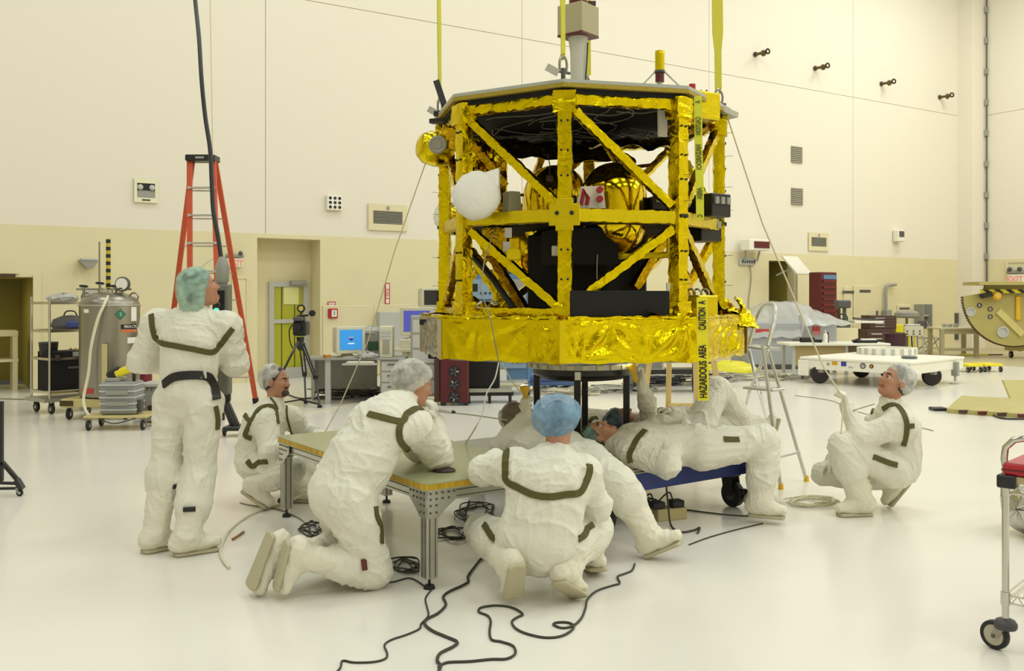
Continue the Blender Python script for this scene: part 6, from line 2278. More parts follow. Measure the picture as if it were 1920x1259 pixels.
for k in range(7):
    MB().cyl((vs_x, 0, zt_ + .2 + k * .1), (vs_x, 0, zt_ + .25 + k * .1), .0315, n=10).build('black_band', M_BLKP, post)
MB().cyl((vs_x - .13, .02, zt_ + .12), (vs_x - .13, .02, zt_ + .82), .012, n=8).build('thin_pipe', M_STEEL, dw)
for k, (x, z) in enumerate(((-.3, .2), (-.08, .24), (.12, .2), (.22, .16))):
    vv = sub(MB().cyl((vs_x + x, -.08, zt_ + .06), (vs_x + x, -.08, zt_ + z), .018, n=8).build('valve', M_STEEL, dw))
    MB().torus((vs_x + x, -.08, zt_ + z + .01), .05, .01, (0, .2, 1), 14, 6).build('valve_wheel', M_BLKP, vv)
MB().cyl((vs_x - .4, -.08, zt_ + .17), (vs_x + .35, -.08, zt_ + .17), .014, n=8).build('manifold_pipe', M_STEEL, dw)
for q in (-.85, .85):
    MB().torus((rd * q, 0, zt_ + .06), .06, .012, (0, 1, 0), 16, 6).build('lifting_lug', M_STEEL, dw)


def decal(px0, py0, px1, py1, nm, m, txt=None, tm=None, ts=.8, parent=dw, c=dc, r=rd, lab=None):
    """thin label following the round shell"""
    xc0, xc1 = px0, px1
    a0 = math.asin(max(-.99, min(.99, (P(px0, 0, Yd - r * .8).x - c.x) / r))); a1 = math.asin(max(-.99, min(.99, (P(px1, 0, Yd - r * .8).x - c.x) / r)))
    z1, z0 = P(0, py0, Yd - r * .8).z, P(0, py1, Yd - r * .8).z
    mb = MB(); rs = []
    for i in range(7):
        a = a0 + (a1 - a0) * i / 6
        d_ = Vector((math.sin(a), -math.cos(a), 0))
        rs.append([d_ * (r + .004) + Vector((0, 0, z0)), d_ * (r + .004) + Vector((0, 0, z1)), d_ * (r - .002) + Vector((0, 0, z1)), d_ * (r - .002) + Vector((0, 0, z0))])
    o = mb.rings(rs).build(nm, m, parent, smooth=0)
    if txt:
        a = (a0 + a1) / 2
        d_ = Vector((math.sin(a), -math.cos(a), 0))
        text_mesh(txt, (z1 - z0) * ts, tm, 'lettering', parent, frame(d_ * (r + .012) + Vector((0, 0, (z0 + z1) / 2)), (math.cos(a), math.sin(a), 0), (0, 0, 1)), .002, sx=.85)
    return o


decal(159, 580, 170, 587, 'paper_label', M_PAPER)
decal(237, 576, 247, 603, 'paper_label', M_PAPER)
decal(225, 609, 254, 618, 'name_plate', M_BLKP, 'MEGA-CYL', M_PAPER, .8)
decal(225, 619, 254, 624, 'orange_label', mat('orange_label', 'D9713A', .5))
decal(233, 634, 253, 645, 'paper_label', M_PAPER)
decal(155, 728, 180, 738, 'red_label', M_REDLBL)
z_ = P(222, 590, Yd - rd * .9).z
a_ = math.asin((P(222, 0, Yd - rd * .9).x - dc.x) / rd)
dd = Vector((math.sin(a_), -math.cos(a_), 0)); tx = Vector((math.cos(a_), math.sin(a_), 0))
MB().prism([(-.075, 0), (0, -.075), (.075, 0), (0, .075)], 0, .004, frame(dd * (rd + .003) + Vector((0, 0, z_)), tx, (0, 0, 1))).build('green_diamond_label', mat('diamond_green', '2E7A5C', .5), dw, smooth=0)
text_mesh('2', .06, M_PAPER, 'lettering', dw, frame(dd * (rd + .009) + Vector((0, 0, z_)), tx, (0, 0, 1)), .001)
hp_ = [P(203, 556, Yd - .25), P(196, 570, Yd - rd - .05), P(183, 600, Yd - rd - .1), P(171, 650, Yd - rd - .12), P(166, 700, Yd - rd - .12), P(157, 745, Yd - rd - .2), P(160, 768, Yd - rd - .3), P(170, 784, Yd - rd - .4)]
hs = MB().tube(smoothpts(hp_, 6), .02, 8).build('transfer_hose', mat('cream_hose', 'E2DBBB', .5))
tag(hs, 'cream hose arching from the tank valves down to the small pump cart', 'hose')
# strut panel
bx(P(197, 0, Yd - rd).x - dc.x, P(202, 0, Yd - rd).x - dc.x + .02, -rd - .1, -rd - .06, .28, P(0, 645, Yd - rd).z).build('side_upright', mat('cream_base', 'CDBE82', .5), dw, smooth=0)

# --- pump cart in front of the tank ---
gp = G(168, 808)
Yp = gp.y
pcx = P(215, 700, Yp).x
pcart = thing('pump_cart', 'low wheeled cart carrying a grey finned vacuum pump', 'cart', (pcx, Yp, 0), .06)
wv = 50 / FPX * Yp
bx(-wv - .05, wv + .05, 0, .5, .15, .18).build('deck', mat('cream_base', 'CDBE82', .5), pcart, smooth=0, bev=.005)
for x in (-wv, wv):
    for y in (.04, .46):
        caster(pcart, x, y, 0, .062, .022)
MB().tube(smoothpts([(-.2, .0, .15), (0, -.02, .09), (.25, 0, .15)], 5), .008, 6).build('sagging_cable', M_CABLE, pcart)
x0 = P(183, 0, Yp).x - pcx; x1 = P(248, 0, Yp).x - pcx
zb_, zt2 = .185, P(0, 718, Yp).z
pb = sub(bx(x0, x1, .08, .42, zb_, zt2).build('pump_body', mat('pump_grey', '8E9190', .45), pcart, bev=.02))
for k in range(5):
    z = zb_ + (zt2 - zb_) * (.12 + .19 * k)
    bx(x0 - .008, x1 + .008, .065, .435, z, z + .02).build('cooling_rib', M_LGREY, pb, bev=.005)
for k in (.28, .62):
    bx(x0 + .08, x1 - .08, .055, .08, zb_ + (zt2 - zb_) * k, zb_ + (zt2 - zb_) * (k + .12)).build('name_plate', M_GREY, pb, smooth=0)
bx(x0 + .05, x1 - .2, .1, .4, zt2, zt2 + .05).build('top_housing', M_GREY, pb, bev=.01)
MB().cyl((x0 + .1, .2, zt2 + .04), (x0 + .1, .2, zt2 + .1), .03, n=12).build('inlet_flange', M_STEEL, pb)
MB().cyl((x1 - .05, .2, zt2), (x1 - .05, .2, zt2 + .12), .02, n=10).build('oil_cap', M_BLKP, pb)
MB().box((x1 + .03, .2, zb_ + .1), (.05, .1, .15)).build('motor_end', M_DGREY, pb, bev=.01)
zy = P(0, 716, Yp).z
yt = thing('yellow_hand_tool', 'bright yellow and black hand tool lying on top of the grey pump', 'tool', (P(240, 0, Yp).x, Yp + .2, zt2 + .055), .06)
yt.scale = (1.6, 1.2, 1.6)
MB().beam((-.15, -.02, .02), (.2, .02, .15), .07, .06).build('yellow_body', M_YEL, yt, smooth=0, bev=.015)
MB().beam((-.12, .04, .05), (.22, .06, .19), .03, .03).build('yellow_handle', M_YEL, yt, smooth=0, bev=.01)
MB().beam((-.2, -.02, .0), (-.1, 0, .06), .08, .07).build('black_head', M_BLKP, yt, smooth=0, bev=.015)
# grey box unit right of the pump
gx_ = G(272, 795)
o = thing('grey_utility_unit', 'grey floor standing box unit with an open top between pump and standing person', 'cabinet', (P(281, 0, gx_.y).x, gx_.y + .25, 0), .05)
hx = 20 / FPX * gx_.y
zz_ = P(0, 727, gx_.y).z
MB().bb(-hx, hx, -.2, .2, .02, zz_).build('case', M_GREY, o, bev=.015)
bx(-hx - .02, hx + .06, -.22, .22, zz_, zz_ + .05).build('lid', M_LGREY, o, bev=.01)
MB().cyl((-.02, -.2, .2), (-.02, -.22, .2), .035, n=14).build('outlet', M_BROWN, o)
bx(-hx * .5, -hx * .4, -.21, -.2, .42, .52).build('slot', M_DGREY, o, smooth=0)
bx(-hx * .1, hx * .0, -.21, -.2, .42, .52).build('slot', M_DGREY, o, smooth=0)
o = thing('red_gas_bottle', 'dark red cylinder standing behind the pump and grey unit', 'gas bottle', (P(267, 0, 13.2).x, 13.2, 0))
MB().lathe([(0, 0), (.13, 0), (.13, .85), (.1, .98), (.04, 1.03), (.04, 1.08), (0, 1.08)], n=18).build('bottle', mat('bottle_red', '7A1E2A', .4), o)
MB().cyl((0, 0, 1.08), (0, 0, 1.14), .03, n=10).build('valve', M_STEEL, o)
# black folding gear behind the ladder foot
o = thing('black_equipment_stand', 'black tilted equipment arm on a low dolly behind the ladder foot', 'stand', (P(440, 0, 11).x, 11, 0))
MB().beam((-.1, 0, .1), (.15, .0, .1), .3, .05).build('base', M_BLKP, o, bev=.01)
MB().beam((0, 0, .1), (-.2, 0, .6), .09, .07).build('arm', M_BLKP, o, bev=.01)
MB().beam((.05, 0, .12), (-.12, 0, .5), .03, .03).build('brace', M_DGREY, o)
for q in (-.12, .16):
    caster(o, q, 0, 0, .04, .018)
# storage bay contents: workbench
bp = room(sA1 - .9, -1.0)
o = thing('storage_bench', 'tan bench with shelf inside the dim storage bay at far left', 'bench', (bp.x, bp.y, 0), RZ)
bx(-.9, .7, -.3, .3, .95, 1.05).build('bench_top', M_TAN, o, bev=.01)
bx(-.9, .7, -.3, .3, .5, .55).build('shelf', M_TAN, o, smooth=0)
for x in (-.85, .65):
    for y in (-.25, .25):
        bx(x - .04, x + .04, y - .04, y + .04, 0, .95).build('leg', M_TAN, o, smooth=0)
for k in range(2):
    b_ = thing('stored_can', 'dark can on the storage bench, ' + ('nearer' if k else 'farther from') + ' the door edge', 'can', XF[o.name] @ Vector((-.6 + .3 * k, 0, 1.05)), 0, 'cans on the storage bench')
    MB().lathe([(0, 0), (.08, 0), (.08, .2), (.07, .22), (0, .22)], n=14).build('body', M_DGREY, b_)
    MB().torus((0, 0, .21), .075, .006, n=14, m=6).build('rim', M_STEEL, b_)

# --- video camera on tripod ---
gt = G(585, 766)
Yt = gt.y + .25
tc_ = P(563, 660, Yt)
vt = thing('tripod', 'black video tripod with spreader standing in front of the recessed door', 'tripod', (tc_.x, Yt, 0))
za = P(0, 645, Yt).z
for ang, L_ in ((-30, .62), (90, .6), (205, .62)):
    d_ = Vector((math.cos(math.radians(ang)), math.sin(math.radians(ang)), 0))
    s_ = Vector((-d_.y, d_.x, 0)) * .025
    f_ = d_ * L_ * .62
    lg = sub(MB().beam(d_ * .06 + Vector((0, 0, za - .02)) + s_, d_ * .3 + Vector((0, 0, za * .48)) + s_, .02, .02).beam(d_ * .06 + Vector((0, 0, za - .02)) - s_, d_ * .3 + Vector((0, 0, za * .48)) - s_, .02, .02).build('leg', M_BLKP, vt, smooth=0))
    MB().beam(d_ * .28 + Vector((0, 0, za * .53)), f_ + Vector((0, 0, .03)), .024, .024).build('lower_leg', M_DGREY, lg, smooth=0)
    MB().box(d_ * .3 + Vector((0, 0, za * .48)), (.06, .06, .06), math.radians(ang)).build('leg_lock', M_BLKP, lg, bev=.006)
    MB().box(f_ + Vector((0, 0, .02)), (.06, .05, .04), math.radians(ang)).build('foot', M_RUB, lg, bev=.006)
    MB().beam(Vector((0, 0, .1)), f_ + Vector((0, 0, .05)), .02, .02).build('spreader_arm', M_BLKP, vt, smooth=0)
MB().lathe([(.03, za - .1), (.07, za - .03), (.08, za + .0), (.05, za + .03), (.06, za + .1), (0, za + .1)], n=16).build('fluid_head', M_BLKP, vt)
MB().beam((0, 0, za + .06), (-.05, -.35, za - .12), .02, .02).build('pan_handle', M_DGREY, vt)
vc = thing('video_camera', 'black video camera with lens hood and round light on the tripod', 'video camera', (tc_.x, Yt, za + .1))
s_ = 1.0
MB().bb(-.1, .1, -.06, .22, 0.02, .24).build('body', M_BLKP, vc, bev=.02)
MB().bb(-.09, .05, -.1, .16, .24, .31).build('top_handle_block', M_DGREY, vc, bev=.015)
MB().beam((-.06, .0, .3), (.12, 0, .33), .03, .03).build('viewfinder_arm', M_BLKP, vc)
MB().lathe([(.03, 0), (.045, .01), (.05, .09), (.04, .1), (0, .1)], (.16, .05, .36), (.3, -.9, 0), 14).build('viewfinder', M_BLKP, vc)
MB().lathe([(.0, -.0), (.05, 0), (.06, .02), (.06, .1), (.05, .1)], (-.02, -.06, .14), (0, -1, 0), 18).build('lens', M_RUB, vc)
lp = sub(MB().torus((-.0, .05, .43), .05, .014, (0, 1, 0), 18, 8).build('round_light', M_BLKP, vc))
MB().cyl((0, .045, .43), (0, .055, .43), .045, n=16).build('light_face', mat('amber_glass', 'D9C86A', .3), lp)
MB().cyl((0, .05, .31), (0, .05, .39), .012, n=8).build('light_post', M_BLKP, lp)
MB().tube(smoothpts([(-.1, 0, .2), (-.16, -.02, .1), (-.14, -.02, -.1), (-.08, 0, -.2)], 5), .01, 6).build('camera_cable', M_BLKP, vc)

# --- computer desk ---
gdk = G(612, 758)
dz = P(0, 672, gdk.y).z
drz = .05
dk = thing('computer_desk', 'grey metal desk with keyboard tray and drawers in front of the tan wall', 'desk', (gdk.x, gdk.y, 0), drz)
Wd = 1.18 * 1.12
Wd = (P(757, 0, gdk.y).x - gdk.x)
bx(-.35, Wd + .02, -.05, .75, dz - .03, dz).build('desk_top', M_GREY, dk, bev=.008)
bx(-.02, .06, 0, .1, 0, dz - .03).build('leg', M_LGREY, dk, smooth=0)
bx(-.33, -.27, .6, .7, 0, dz - .03).build('leg', M_LGREY, dk, smooth=0)
bx(-.3, Wd * .6, .66, .69, .18, dz - .03).build('modesty_panel', M_GREY, dk, smooth=0)
pdx = P(712, 0, gdk.y).x - gdk.x
pd = sub(bx(pdx, Wd, .0, .7, .14, dz - .03).build('drawer_pedestal', M_GREY, dk, bev=.006))
bx(pdx + .02, pdx + .1, .02, .1, 0, .14).build('pedestal_foot', M_DGREY, pd, smooth=0)
bx(Wd - .1, Wd - .02, .5, .6, 0, .14).build('pedestal_foot', M_DGREY, pd, smooth=0)
for k in range(3):
    z1_ = dz - .05 - k * .17
    d_ = bx(pdx + .02, Wd - .02, -.012, 0, z1_ - .15, z1_).build('drawer_front', M_LGREY, pd, bev=.004)
    bx((pdx + Wd) / 2 - .07, (pdx + Wd) / 2 + .07, -.03, -.012, z1_ - .06, z1_ - .045).build('drawer_pull', M_DGREY, pd, smooth=0)
bx(P(645, 0, gdk.y).x - gdk.x, P(708, 0, gdk.y).x - gdk.x, -.28, .02, dz - .09, dz - .075).build('keyboard_tray', M_LGREY, dk, smooth=0)
XD = XF[dk.name]
def on_desk(x, y, z=0):
    return XD @ Vector((x, y, dz + z))


kx = P(677, 0, gdk.y).x - gdk.x
o = thing('keyboard', 'beige keyboard on the pull out tray of the desk', 'keyboard', XD @ Vector((kx, -.13, dz - .074)), drz)
bx(-.21, .21, -.08, .08, 0, .025).build('case', M_BEIGE, o, bev=.004)
for r_ in range(4):
    bx(-.19, .19, -.065 + r_ * .034, -.065 + r_ * .034 + .024, .0255, .032).build('key_row', M_PAPER, o, smooth=0)


def crt(name, label, p, rz, w, h, d, scr, lcd=False, badge=None):
    t = thing(name, label, 'monitor', p, rz)
    b = 0.06
    MB().bb(-w / 2, w / 2, -.0, .06, b, b + h).build('bezel', M_BEIGE, t, bev=.012)
    MB().rings([[Vector((x * w * .48, .06, b + h / 2 + z * h * .48)) for x, z in ((-1, -1), (1, -1), (1, 1), (-1, 1))], [Vector((x * w * .46, d * .5, b + h / 2 + z * h * .45)) for x, z in ((-1, -1), (1, -1), (1, 1), (-1, 1))], [Vector((x * w * .3, d, b + h * .5 + z * h * .3)) for x, z in ((-1, -1), (1, -1), (1, 1), (-1, 1))]]).build('rear_shell', M_BEIGE, t, smooth=0, bev=.006)
    MB().lathe([(w * .34, 0), (w * .34, .015), (w * .2, .03), (w * .14, b + .01), (0, b + .01)], (0, d * .4, 0), n=20).build('swivel_base', M_BEIGE, t)
    s_ = sub(MB().bb(-w * .39, w * .39, -.006, -.0005, b + h * .14, b + h * .88).build('screen', scr, t, smooth=0))
    return t, s_, b


M_SCR = mat('screen_blue', '2A7FC0', .2, emit=.75)
M_SCR2 = mat('screen_violet', '5458B4', .2, emit=.4)
M_SCR0 = mat('screen_dark', '1D1F22', .15)
mw = 50 / FPX * (gdk.y + .2)
mx_ = P(650, 0, gdk.y).x - gdk.x
tm, sm, bb_ = crt('crt_monitor', 'beige monitor with blue screen on the grey desk', on_desk(mx_ + .05, .12), drz + .5, mw * 1.15, mw * 1.02, .42, M_SCR)
# round badge on the screen
MB().cyl((0, -.0075, bb_ + mw * 1.02 * .56), (0, -.0062, bb_ + mw * 1.02 * .56), .035, n=20).build('round_badge', mat('badge_navy', '22348C', .4, emit=.5), sm)
text_mesh('NASA', .026, mat('screen_white', 'E8F0F8', .4, emit=.8), 'lettering', sm, frame((0, -.009, bb_ + mw * 1.02 * .6), (1, 0, 0), (0, 0, 1)), .0004)
bx(-.05, .05, -.0075, -.0062, bb_ + mw * 1.02 * .36, bb_ + mw * 1.02 * .39).build('text_line', mat('screen_white', 'E8F0F8', .4, emit=.8), sm, smooth=0)
tw_x = P(718, 0, gdk.y).x - gdk.x
o = thing('computer_tower', 'tall beige computer tower with many drive slots standing on the desk', 'computer', on_desk(tw_x + .03, .1), drz)
th_ = P(0, 613, gdk.y).z - dz
bx(-.1, .1, 0, .45, 0, th_).build('case', M_BEIGE, o, bev=.008)
for k in range(10):
    bx(-.05, .06, -.006, 0, .06 + k * .025, .075 + k * .025).build('vent_slot', M_GREY, o, smooth=0)
for k in range(3):
    bx(-.08, .08, -.008, 0, th_ - .1 - k * .055, th_ - .055 - k * .055).build('drive_bay', M_LGREY, o, bev=.002)
o = thing('plastic_bag', 'crumpled clear plastic bag on the desk between monitor and tower', 'plastic bag', on_desk(tw_x - .25, .0, .0), 0)
q = MB().sphere((0, 0, .04), .13, 16, 10, (1.3, .8, .35))
for v in q.v:
    v += Vector((random.uniform(-1, 1), random.uniform(-1, 1), random.uniform(-1, 1))) * .018
q.build('film', M_PLASTIC, o)
MB().tube([(-.1, 0, .05), (0, .0, .11), (.1, 0, .06)], .012, 6).build('twisted_neck', M_PLASTIC, o)
o = thing('box_in_plastic', 'grey box covered with crumpled plastic behind the blue screen monitor', 'box', on_desk(tw_x - .25, .45), drz)
bx(-.16, .16, -.1, .12, 0, .36).build('box', M_GREY, o, bev=.01)
q = MB().sphere((0, 0, .4), .2, 16, 8, (1, .7, .35))
for v in q.v:
    v += Vector((random.uniform(-1, 1), random.uniform(-1, 1), random.uniform(-1, 1))) * .02
q.build('plastic_cover', M_PLASTIC, o)
bx(-.02, .14, -.11, -.1, .1, .24).build('green_label', mat('board_green', '2F5A3A', .5), o, smooth=0)
o = thing('desk_tape_roll', 'orange tape roll on the left end of the grey desk', 'tape roll', on_desk(.0, .05), 0)
MB().lathe([(.025, 0), (.055, 0), (.055, .05), (.025, .05)], n=20).build('roll', mat('tape_orange', 'C98A2A', .5), o)
MB().lathe([(.02, .0), (.026, 0), (.026, .052), (.02, .052)], n=20).build('core', M_PAPER, o)
# monitor with violet screen on a small stand behind the tower
g2 = G(775, 735)
o = thing('computer_stand', 'beige narrow computer cart behind the desk, holding a violet screen monitor', 'cart', (g2.x, g2.y + .4, 0), 0)
w_ = 34 / FPX * g2.y
zt3 = P(0, 652, g2.y + .4).z
bx(-w_ * 1.3, w_, -.3, .3, zt3 - .06, zt3).build('top_board', M_BEIGE, o, bev=.008)
bx(-w_ * .7, w_ * .7, -.2, .25, 0.04, zt3 - .06).build('pedestal', mat('pedestal_cream', 'E3DBB4', .5), o, smooth=0)
bx(-w_ * .9, w_ * .9, -.3, .3, 0, .04).build('base', M_BEIGE, o, bev=.01)
MB().tube(smoothpts([(-.1, -.21, zt3 - .06), (-.12, -.22, .5), (-.05, -.22, .2)], 4), .008, 6).build('cord', M_GREY, o)
pco = thing('desktop_computer', 'flat beige desktop computer under the violet screen monitor', 'computer', (g2.x + .02, g2.y + .4, zt3), 0)
bx(-w_ * .9, w_ * .9, -.22, .22, 0, P(0, 636, g2.y + .4).z - zt3).build('case', M_BEIGE, pco, bev=.01)
bx(.0, w_ * .7, -.226, -.22, .05, .08).build('drive_slot', M_GREY, pco, smooth=0)
zt4 = P(0, 636, g2.y + .4).z
crt('crt_monitor', 'beige monitor with violet screen half hidden by the spacecraft edge', (g2.x + .02, g2.y + .4, zt4), .1, w_ * 1.9, w_ * 1.6, .4, M_SCR2)
# monitor seen beyond left spacecraft post
o = thing('instrument_shelf', 'tall grey shelf unit behind the spacecraft left edge carrying a dark monitor', 'shelf', (P(818, 0, 17.3).x, 17.3, 0), 0)
zs3 = P(0, 583, 17.3).z
bx(-.5, .35, -.25, .25, zs3 - .05, zs3).build('top_board', M_LGREY, o, bev=.01)
for x in (-.45, .3):
    bx(x - .03, x + .03, -.2, .2, 0, zs3 - .05).build('side', M_LGREY, o, smooth=0)
bx(-.45, .3, -.2, .2, .5, .54).build('shelf', M_LGREY, o, smooth=0)
crt('crt_monitor', 'beige monitor with dark screen behind the left spacecraft post', (P(812, 0, 17.2).x, 17.2, zs3), .5, .46, .36, .4, M_SCR0)
# grey rack cabinet behind the deck's left end
gq = G(845, 752)
o = thing('grey_rack_cabinet', 'grey metal rack cabinet behind the red three-holed rack', 'cabinet', (P(806, 0, 14.7).x, 14.7, 0), .1)
bx(-.3, .3, -.25, .35, .1, 1.35).build('case', M_GREY, o, bev=.01)
for k in range(5):
    bx(-.27, .27, -.26, -.25, .15 + k * .235, .35 + k * .235).build('panel', M_LGREY, o, bev=.004)
for q in (-.18, .2):
    for y in (-.2, .3):
        caster(o, q, y, 0, .04, .016)
YR = 14.1
rx0 = P(852, 0, YR).x
rz0 = P(0, 682, YR).z
o = thing('red_fan_rack', 'dark red equipment rack with three round dark fan openings under the spacecraft', 'rack', (rx0, YR, 0), .03)
w_ = 27 / FPX * YR
gz = .02
bx(-w_, w_, -.02, .5, gz + .02, rz0 + .15).build('case', mat('deep_rack_red', '54121A', .4), o, bev=.02)
for k, py in enumerate((697, 721, 745)):
    z_ = P(0, py, YR - .02).z
    f_ = sub(MB().cyl((0, -.03, z_), (0, -.021, z_), w_ * .42, n=22).build('fan_opening', M_RUB, o))
    for q in range(5):
        a_ = q * 2 * math.pi / 5 + k
        MB().box((.045 * math.cos(a_), -.034, z_ + .045 * math.sin(a_)), (.05, .006, .02), R=Matrix.Rotation(-a_, 3, 'Y')).build('fan_blade', M_ALUD if q == k else M_DGREY, f_, smooth=0)
for q in (-w_ * .8, w_ * .8):
    bx(q - .03, q + .03, .0, .45, 0, gz + .02).build('foot', M_BLKP, o, smooth=0)
bx(-w_ - .09, -w_ - .01, .05, .3, gz + .03, rz0 + .1).build('side_hinge', M_BROWN, o, smooth=0)
o = thing('black_display_panel', 'black flat case panel on a wheeled base right of the red rack', 'panel', (P(905, 0, 14.5).x, 14.5, 0), .05)
w_ = 32 / FPX * 14.5
bx(-w_ * 1.0, w_, -.05, .2, P(0, 727, 14.5).z, 1.3).build('case', M_BLACK, o, bev=.01)
bx(-w_ * 1.0, w_ * 1.7, -.1, .3, P(0, 735, 14.5).z, P(0, 728, 14.5).z).build('base_frame', M_ALUD, o, smooth=0)
bx(-w_ * 1.0, w_ * 1.8, -.05, .05, P(0, 742, 14.5).z, P(0, 735, 14.5).z).build('foot_bar', M_BLKP, o, smooth=0)
for q in (-.8, .4, 1.6):
    bx(w_ * q - .02, w_ * q + .02, -.12, .12, 0.0, P(0, 742, 14.5).z).build('foot', M_RUB, o, smooth=0)
# blue instrument rack seen through the truss
o = thing('blue_instrument_rack', 'light blue instrument rack seen through the spacecraft truss', 'rack', (P(955, 0, 17).x, 17, 0), .1)
x0 = P(870, 0, 17).x - P(955, 0, 17).x; x1 = P(990, 0, 17).x - P(955, 0, 17).x
zt5 = P(0, 512, 17).z
bx(x0 - .1, x1 + .1, 0, .6, .1, zt5).build('case', M_LBLUE, o, bev=.02)
for i in range(4):
    for j in range(2):
        xa = x0 + (x1 - x0) * (j * .5 + .04); xb = x0 + (x1 - x0) * (j * .5 + .47)
        za_ = zt5 - .12 - i * .42
        f_ = sub(bx(xa, xb, -.03, 0, za_ - .36, za_).build('instrument_face', M_GREY if (i + j) % 2 else mat('pale_blue_face', '8FA8BE', .5), o, bev=.006))
        bx(xa + .06, xa + .2, -.036, -.03, za_ - .22, za_ - .08).build('display', M_BLKP, f_, smooth=0)
        for q in range(3):
            MB().cyl((xb - .08 - q * .08, -.045, za_ - .25), (xb - .08 - q * .08, -.03, za_ - .25), .02, n=10).build('knob', M_BLKP, f_)
bx(x0, x1, -.02, .6, zt5, zt5 + .06).build('top_trim', M_DGREY, o, bev=.01)
for q in (x0, x1):
    caster(o, q, .3, 0, .04, .02)
o = thing('rack_cart', 'open metal cart of white boxes beyond the left stand leg', 'cart', (P(958, 0, 15.6).x, 15.6, 0), .05)
for x in (-.36, .3):
    for y in (0, .4):
        bx(x - .02, x + .02, y - .02, y + .02, .12, 1.3).build('post', M_LGREY if x < 0 else M_LBLUE, o, smooth=0)
        caster(o, x, y, 0, .045, .02)
for z in (.2, .55, .9, 1.25):
    bx(-.38, .32, -.02, .42, z, z + .03).build('shelf', M_LGREY, o, smooth=0)
XC = XF[o.name]
for k, (x, z, lab) in enumerate(((-.2, .23, 'white box on lowest shelf of the open cart'), (.1, .58, 'cream box on the second shelf of the open cart'), (-.18, .93, 'small white box on the third shelf of the open cart'))):
    b_ = thing('boxed_part', lab, 'box', XC @ Vector((x, .2, z)), .05)
    bx(-.13, .13, -.14, .14, 0, .2).build('carton', [M_PAPER, M_BEIGE, M_WHITE][k], b_, bev=.008)
    bx(-.13, .13, -.015, .015, .2, .203).build('tape_strip', M_WOOD, b_, smooth=0)
o = thing('blue_floor_case', 'long blue case on floor behind the black stand legs', 'case', (P(1035, 0, 16.2).x, 16.2, 0), .05)
bx(-.4, .38, -.2, .25, .12, .3).build('case', mat('case_blue', '5470A8', .5), o, bev=.015)
bx(-.4, .38, -.21, -.2, .2, .215).build('lid_line', M_BLUE, o, smooth=0)
for q in (-.3, .28):
    caster(o, q, 0, 0, .05, .02)
# cable heaps on the far floor
def heap(px, py, rx, rz_, label, n, seed, cols, h=.08, zs_=None):
    g = G(px, py)
    o = MB()
    r = random.Random(seed)
    X = rx / FPX * g.y
    for k in range(n):
        cx, cy = r.uniform(-X, X), r.uniform(-.35, .35)
        ra, rb = r.uniform(.1, .3), r.uniform(.08, .22)
        ph = r.uniform(0, 6)
        z = .02 + r.random() * h
        o.cur = r.randrange(len(cols))
        o.tube(smoothpts([Vector((cx + ra * math.cos(a * 1.05 + ph), cy + rb * math.sin(a * 1.05 + ph), z + .015 * math.sin(3 * a))) for a in range(7)], 2, True), .013, 5, True)
    ob = o.build('cable_heap', cols)
    ob.location = (g.x, g.y, 0)
    tag(ob, label, 'cables', None, 'stuff')
    return ob


M_PURP = mat('violet_cable', '5A5480', .5); M_PALEC = mat('pale_cable', 'B9B3A0', .5)
heap(1075, 738, 55, 0, 'heap of pale cables on the floor beyond the black stand legs', 34, 1, [M_PALEC, M_GREY, M_ROPE])
heap(1170, 735, 40, 0, 'heap of grey hoses on floor behind the reaching arm', 24, 2, [M_PALEC, M_DGREY, M_GREY])
heap(1270, 722, 85, 0, 'tangle of black violet and white cables behind the wooden easel', 90, 3, [M_PURP, M_CABLE, M_PALEC, M_GREY, M_BLKP, M_ROPE], .25)
heap(1440, 712, 90, 0, 'pale cable runs on floor behind the aluminium step ladder', 60, 4, [M_PALEC, M_GCABLE, M_ROPE, M_GREY])
heap(655, 745, 45, 0, 'dark cable tangle on floor beneath the computer desk', 46, 5, [M_CABLE, M_GCABLE, M_BLKP], .14)
heap(735, 748, 35, 0, 'dark coil of cables at the foot of the desk pedestal', 26, 6, [M_CABLE, M_BLKP], .1)
heap(1045, 705, 40, 0, 'grey wrapped hose bundle on the far floor behind the ring', 16, 8, [M_PALEC, M_GREY], .2)
# dark low equipment behind the easel
o = thing('low_equipment_rack', 'dark low equipment rack with grey unit behind the wooden easel', 'rack', (P(1235, 0, 16).x, 16, 0), .05)
bx(-.45, .75, 0, .5, .32, .4).build('shelf', M_BLKP, o, smooth=0)
bx(-.45, .75, 0, .5, .62, .78).build('top_unit', M_DRED, o, bev=.01)
u_ = sub(bx(-.4, .1, -.02, .45, .4, .6).build('grey_unit', M_LGREY, o, bev=.01))
for k in range(6):
    bx(-.36, .06, -.026, -.02, .42 + k * .028, .435 + k * .028).build('vent_slot', M_DGREY, u_, smooth=0)
for x in (-.42, .72):
    bx(x - .02, x + .02, 0, .5, 0, .62).build('side', M_BLKP, o, smooth=0)
# yellow bags / covers on floor
def blob(px, py, lab, sx, sy, sz, m, seed, name, cat, amp=.12):
    g = G(px, py)
    r = random.Random(seed)
    q = MB().sphere((0, 0, 0), 1, 22, 14)
    for v in q.v:
        n_ = 1 + amp * (math.sin(v.x * 7 + seed) * math.sin(v.y * 9) + r.uniform(-.5, .5))
        v.x *= sx * n_; v.y *= sy * n_; v.z = max(-.02, v.z * sz * n_) + .02
    t = thing(name, lab, cat, (g.x, g.y, 0))
    q.build('cover', m, t, smooth=50)
    return t


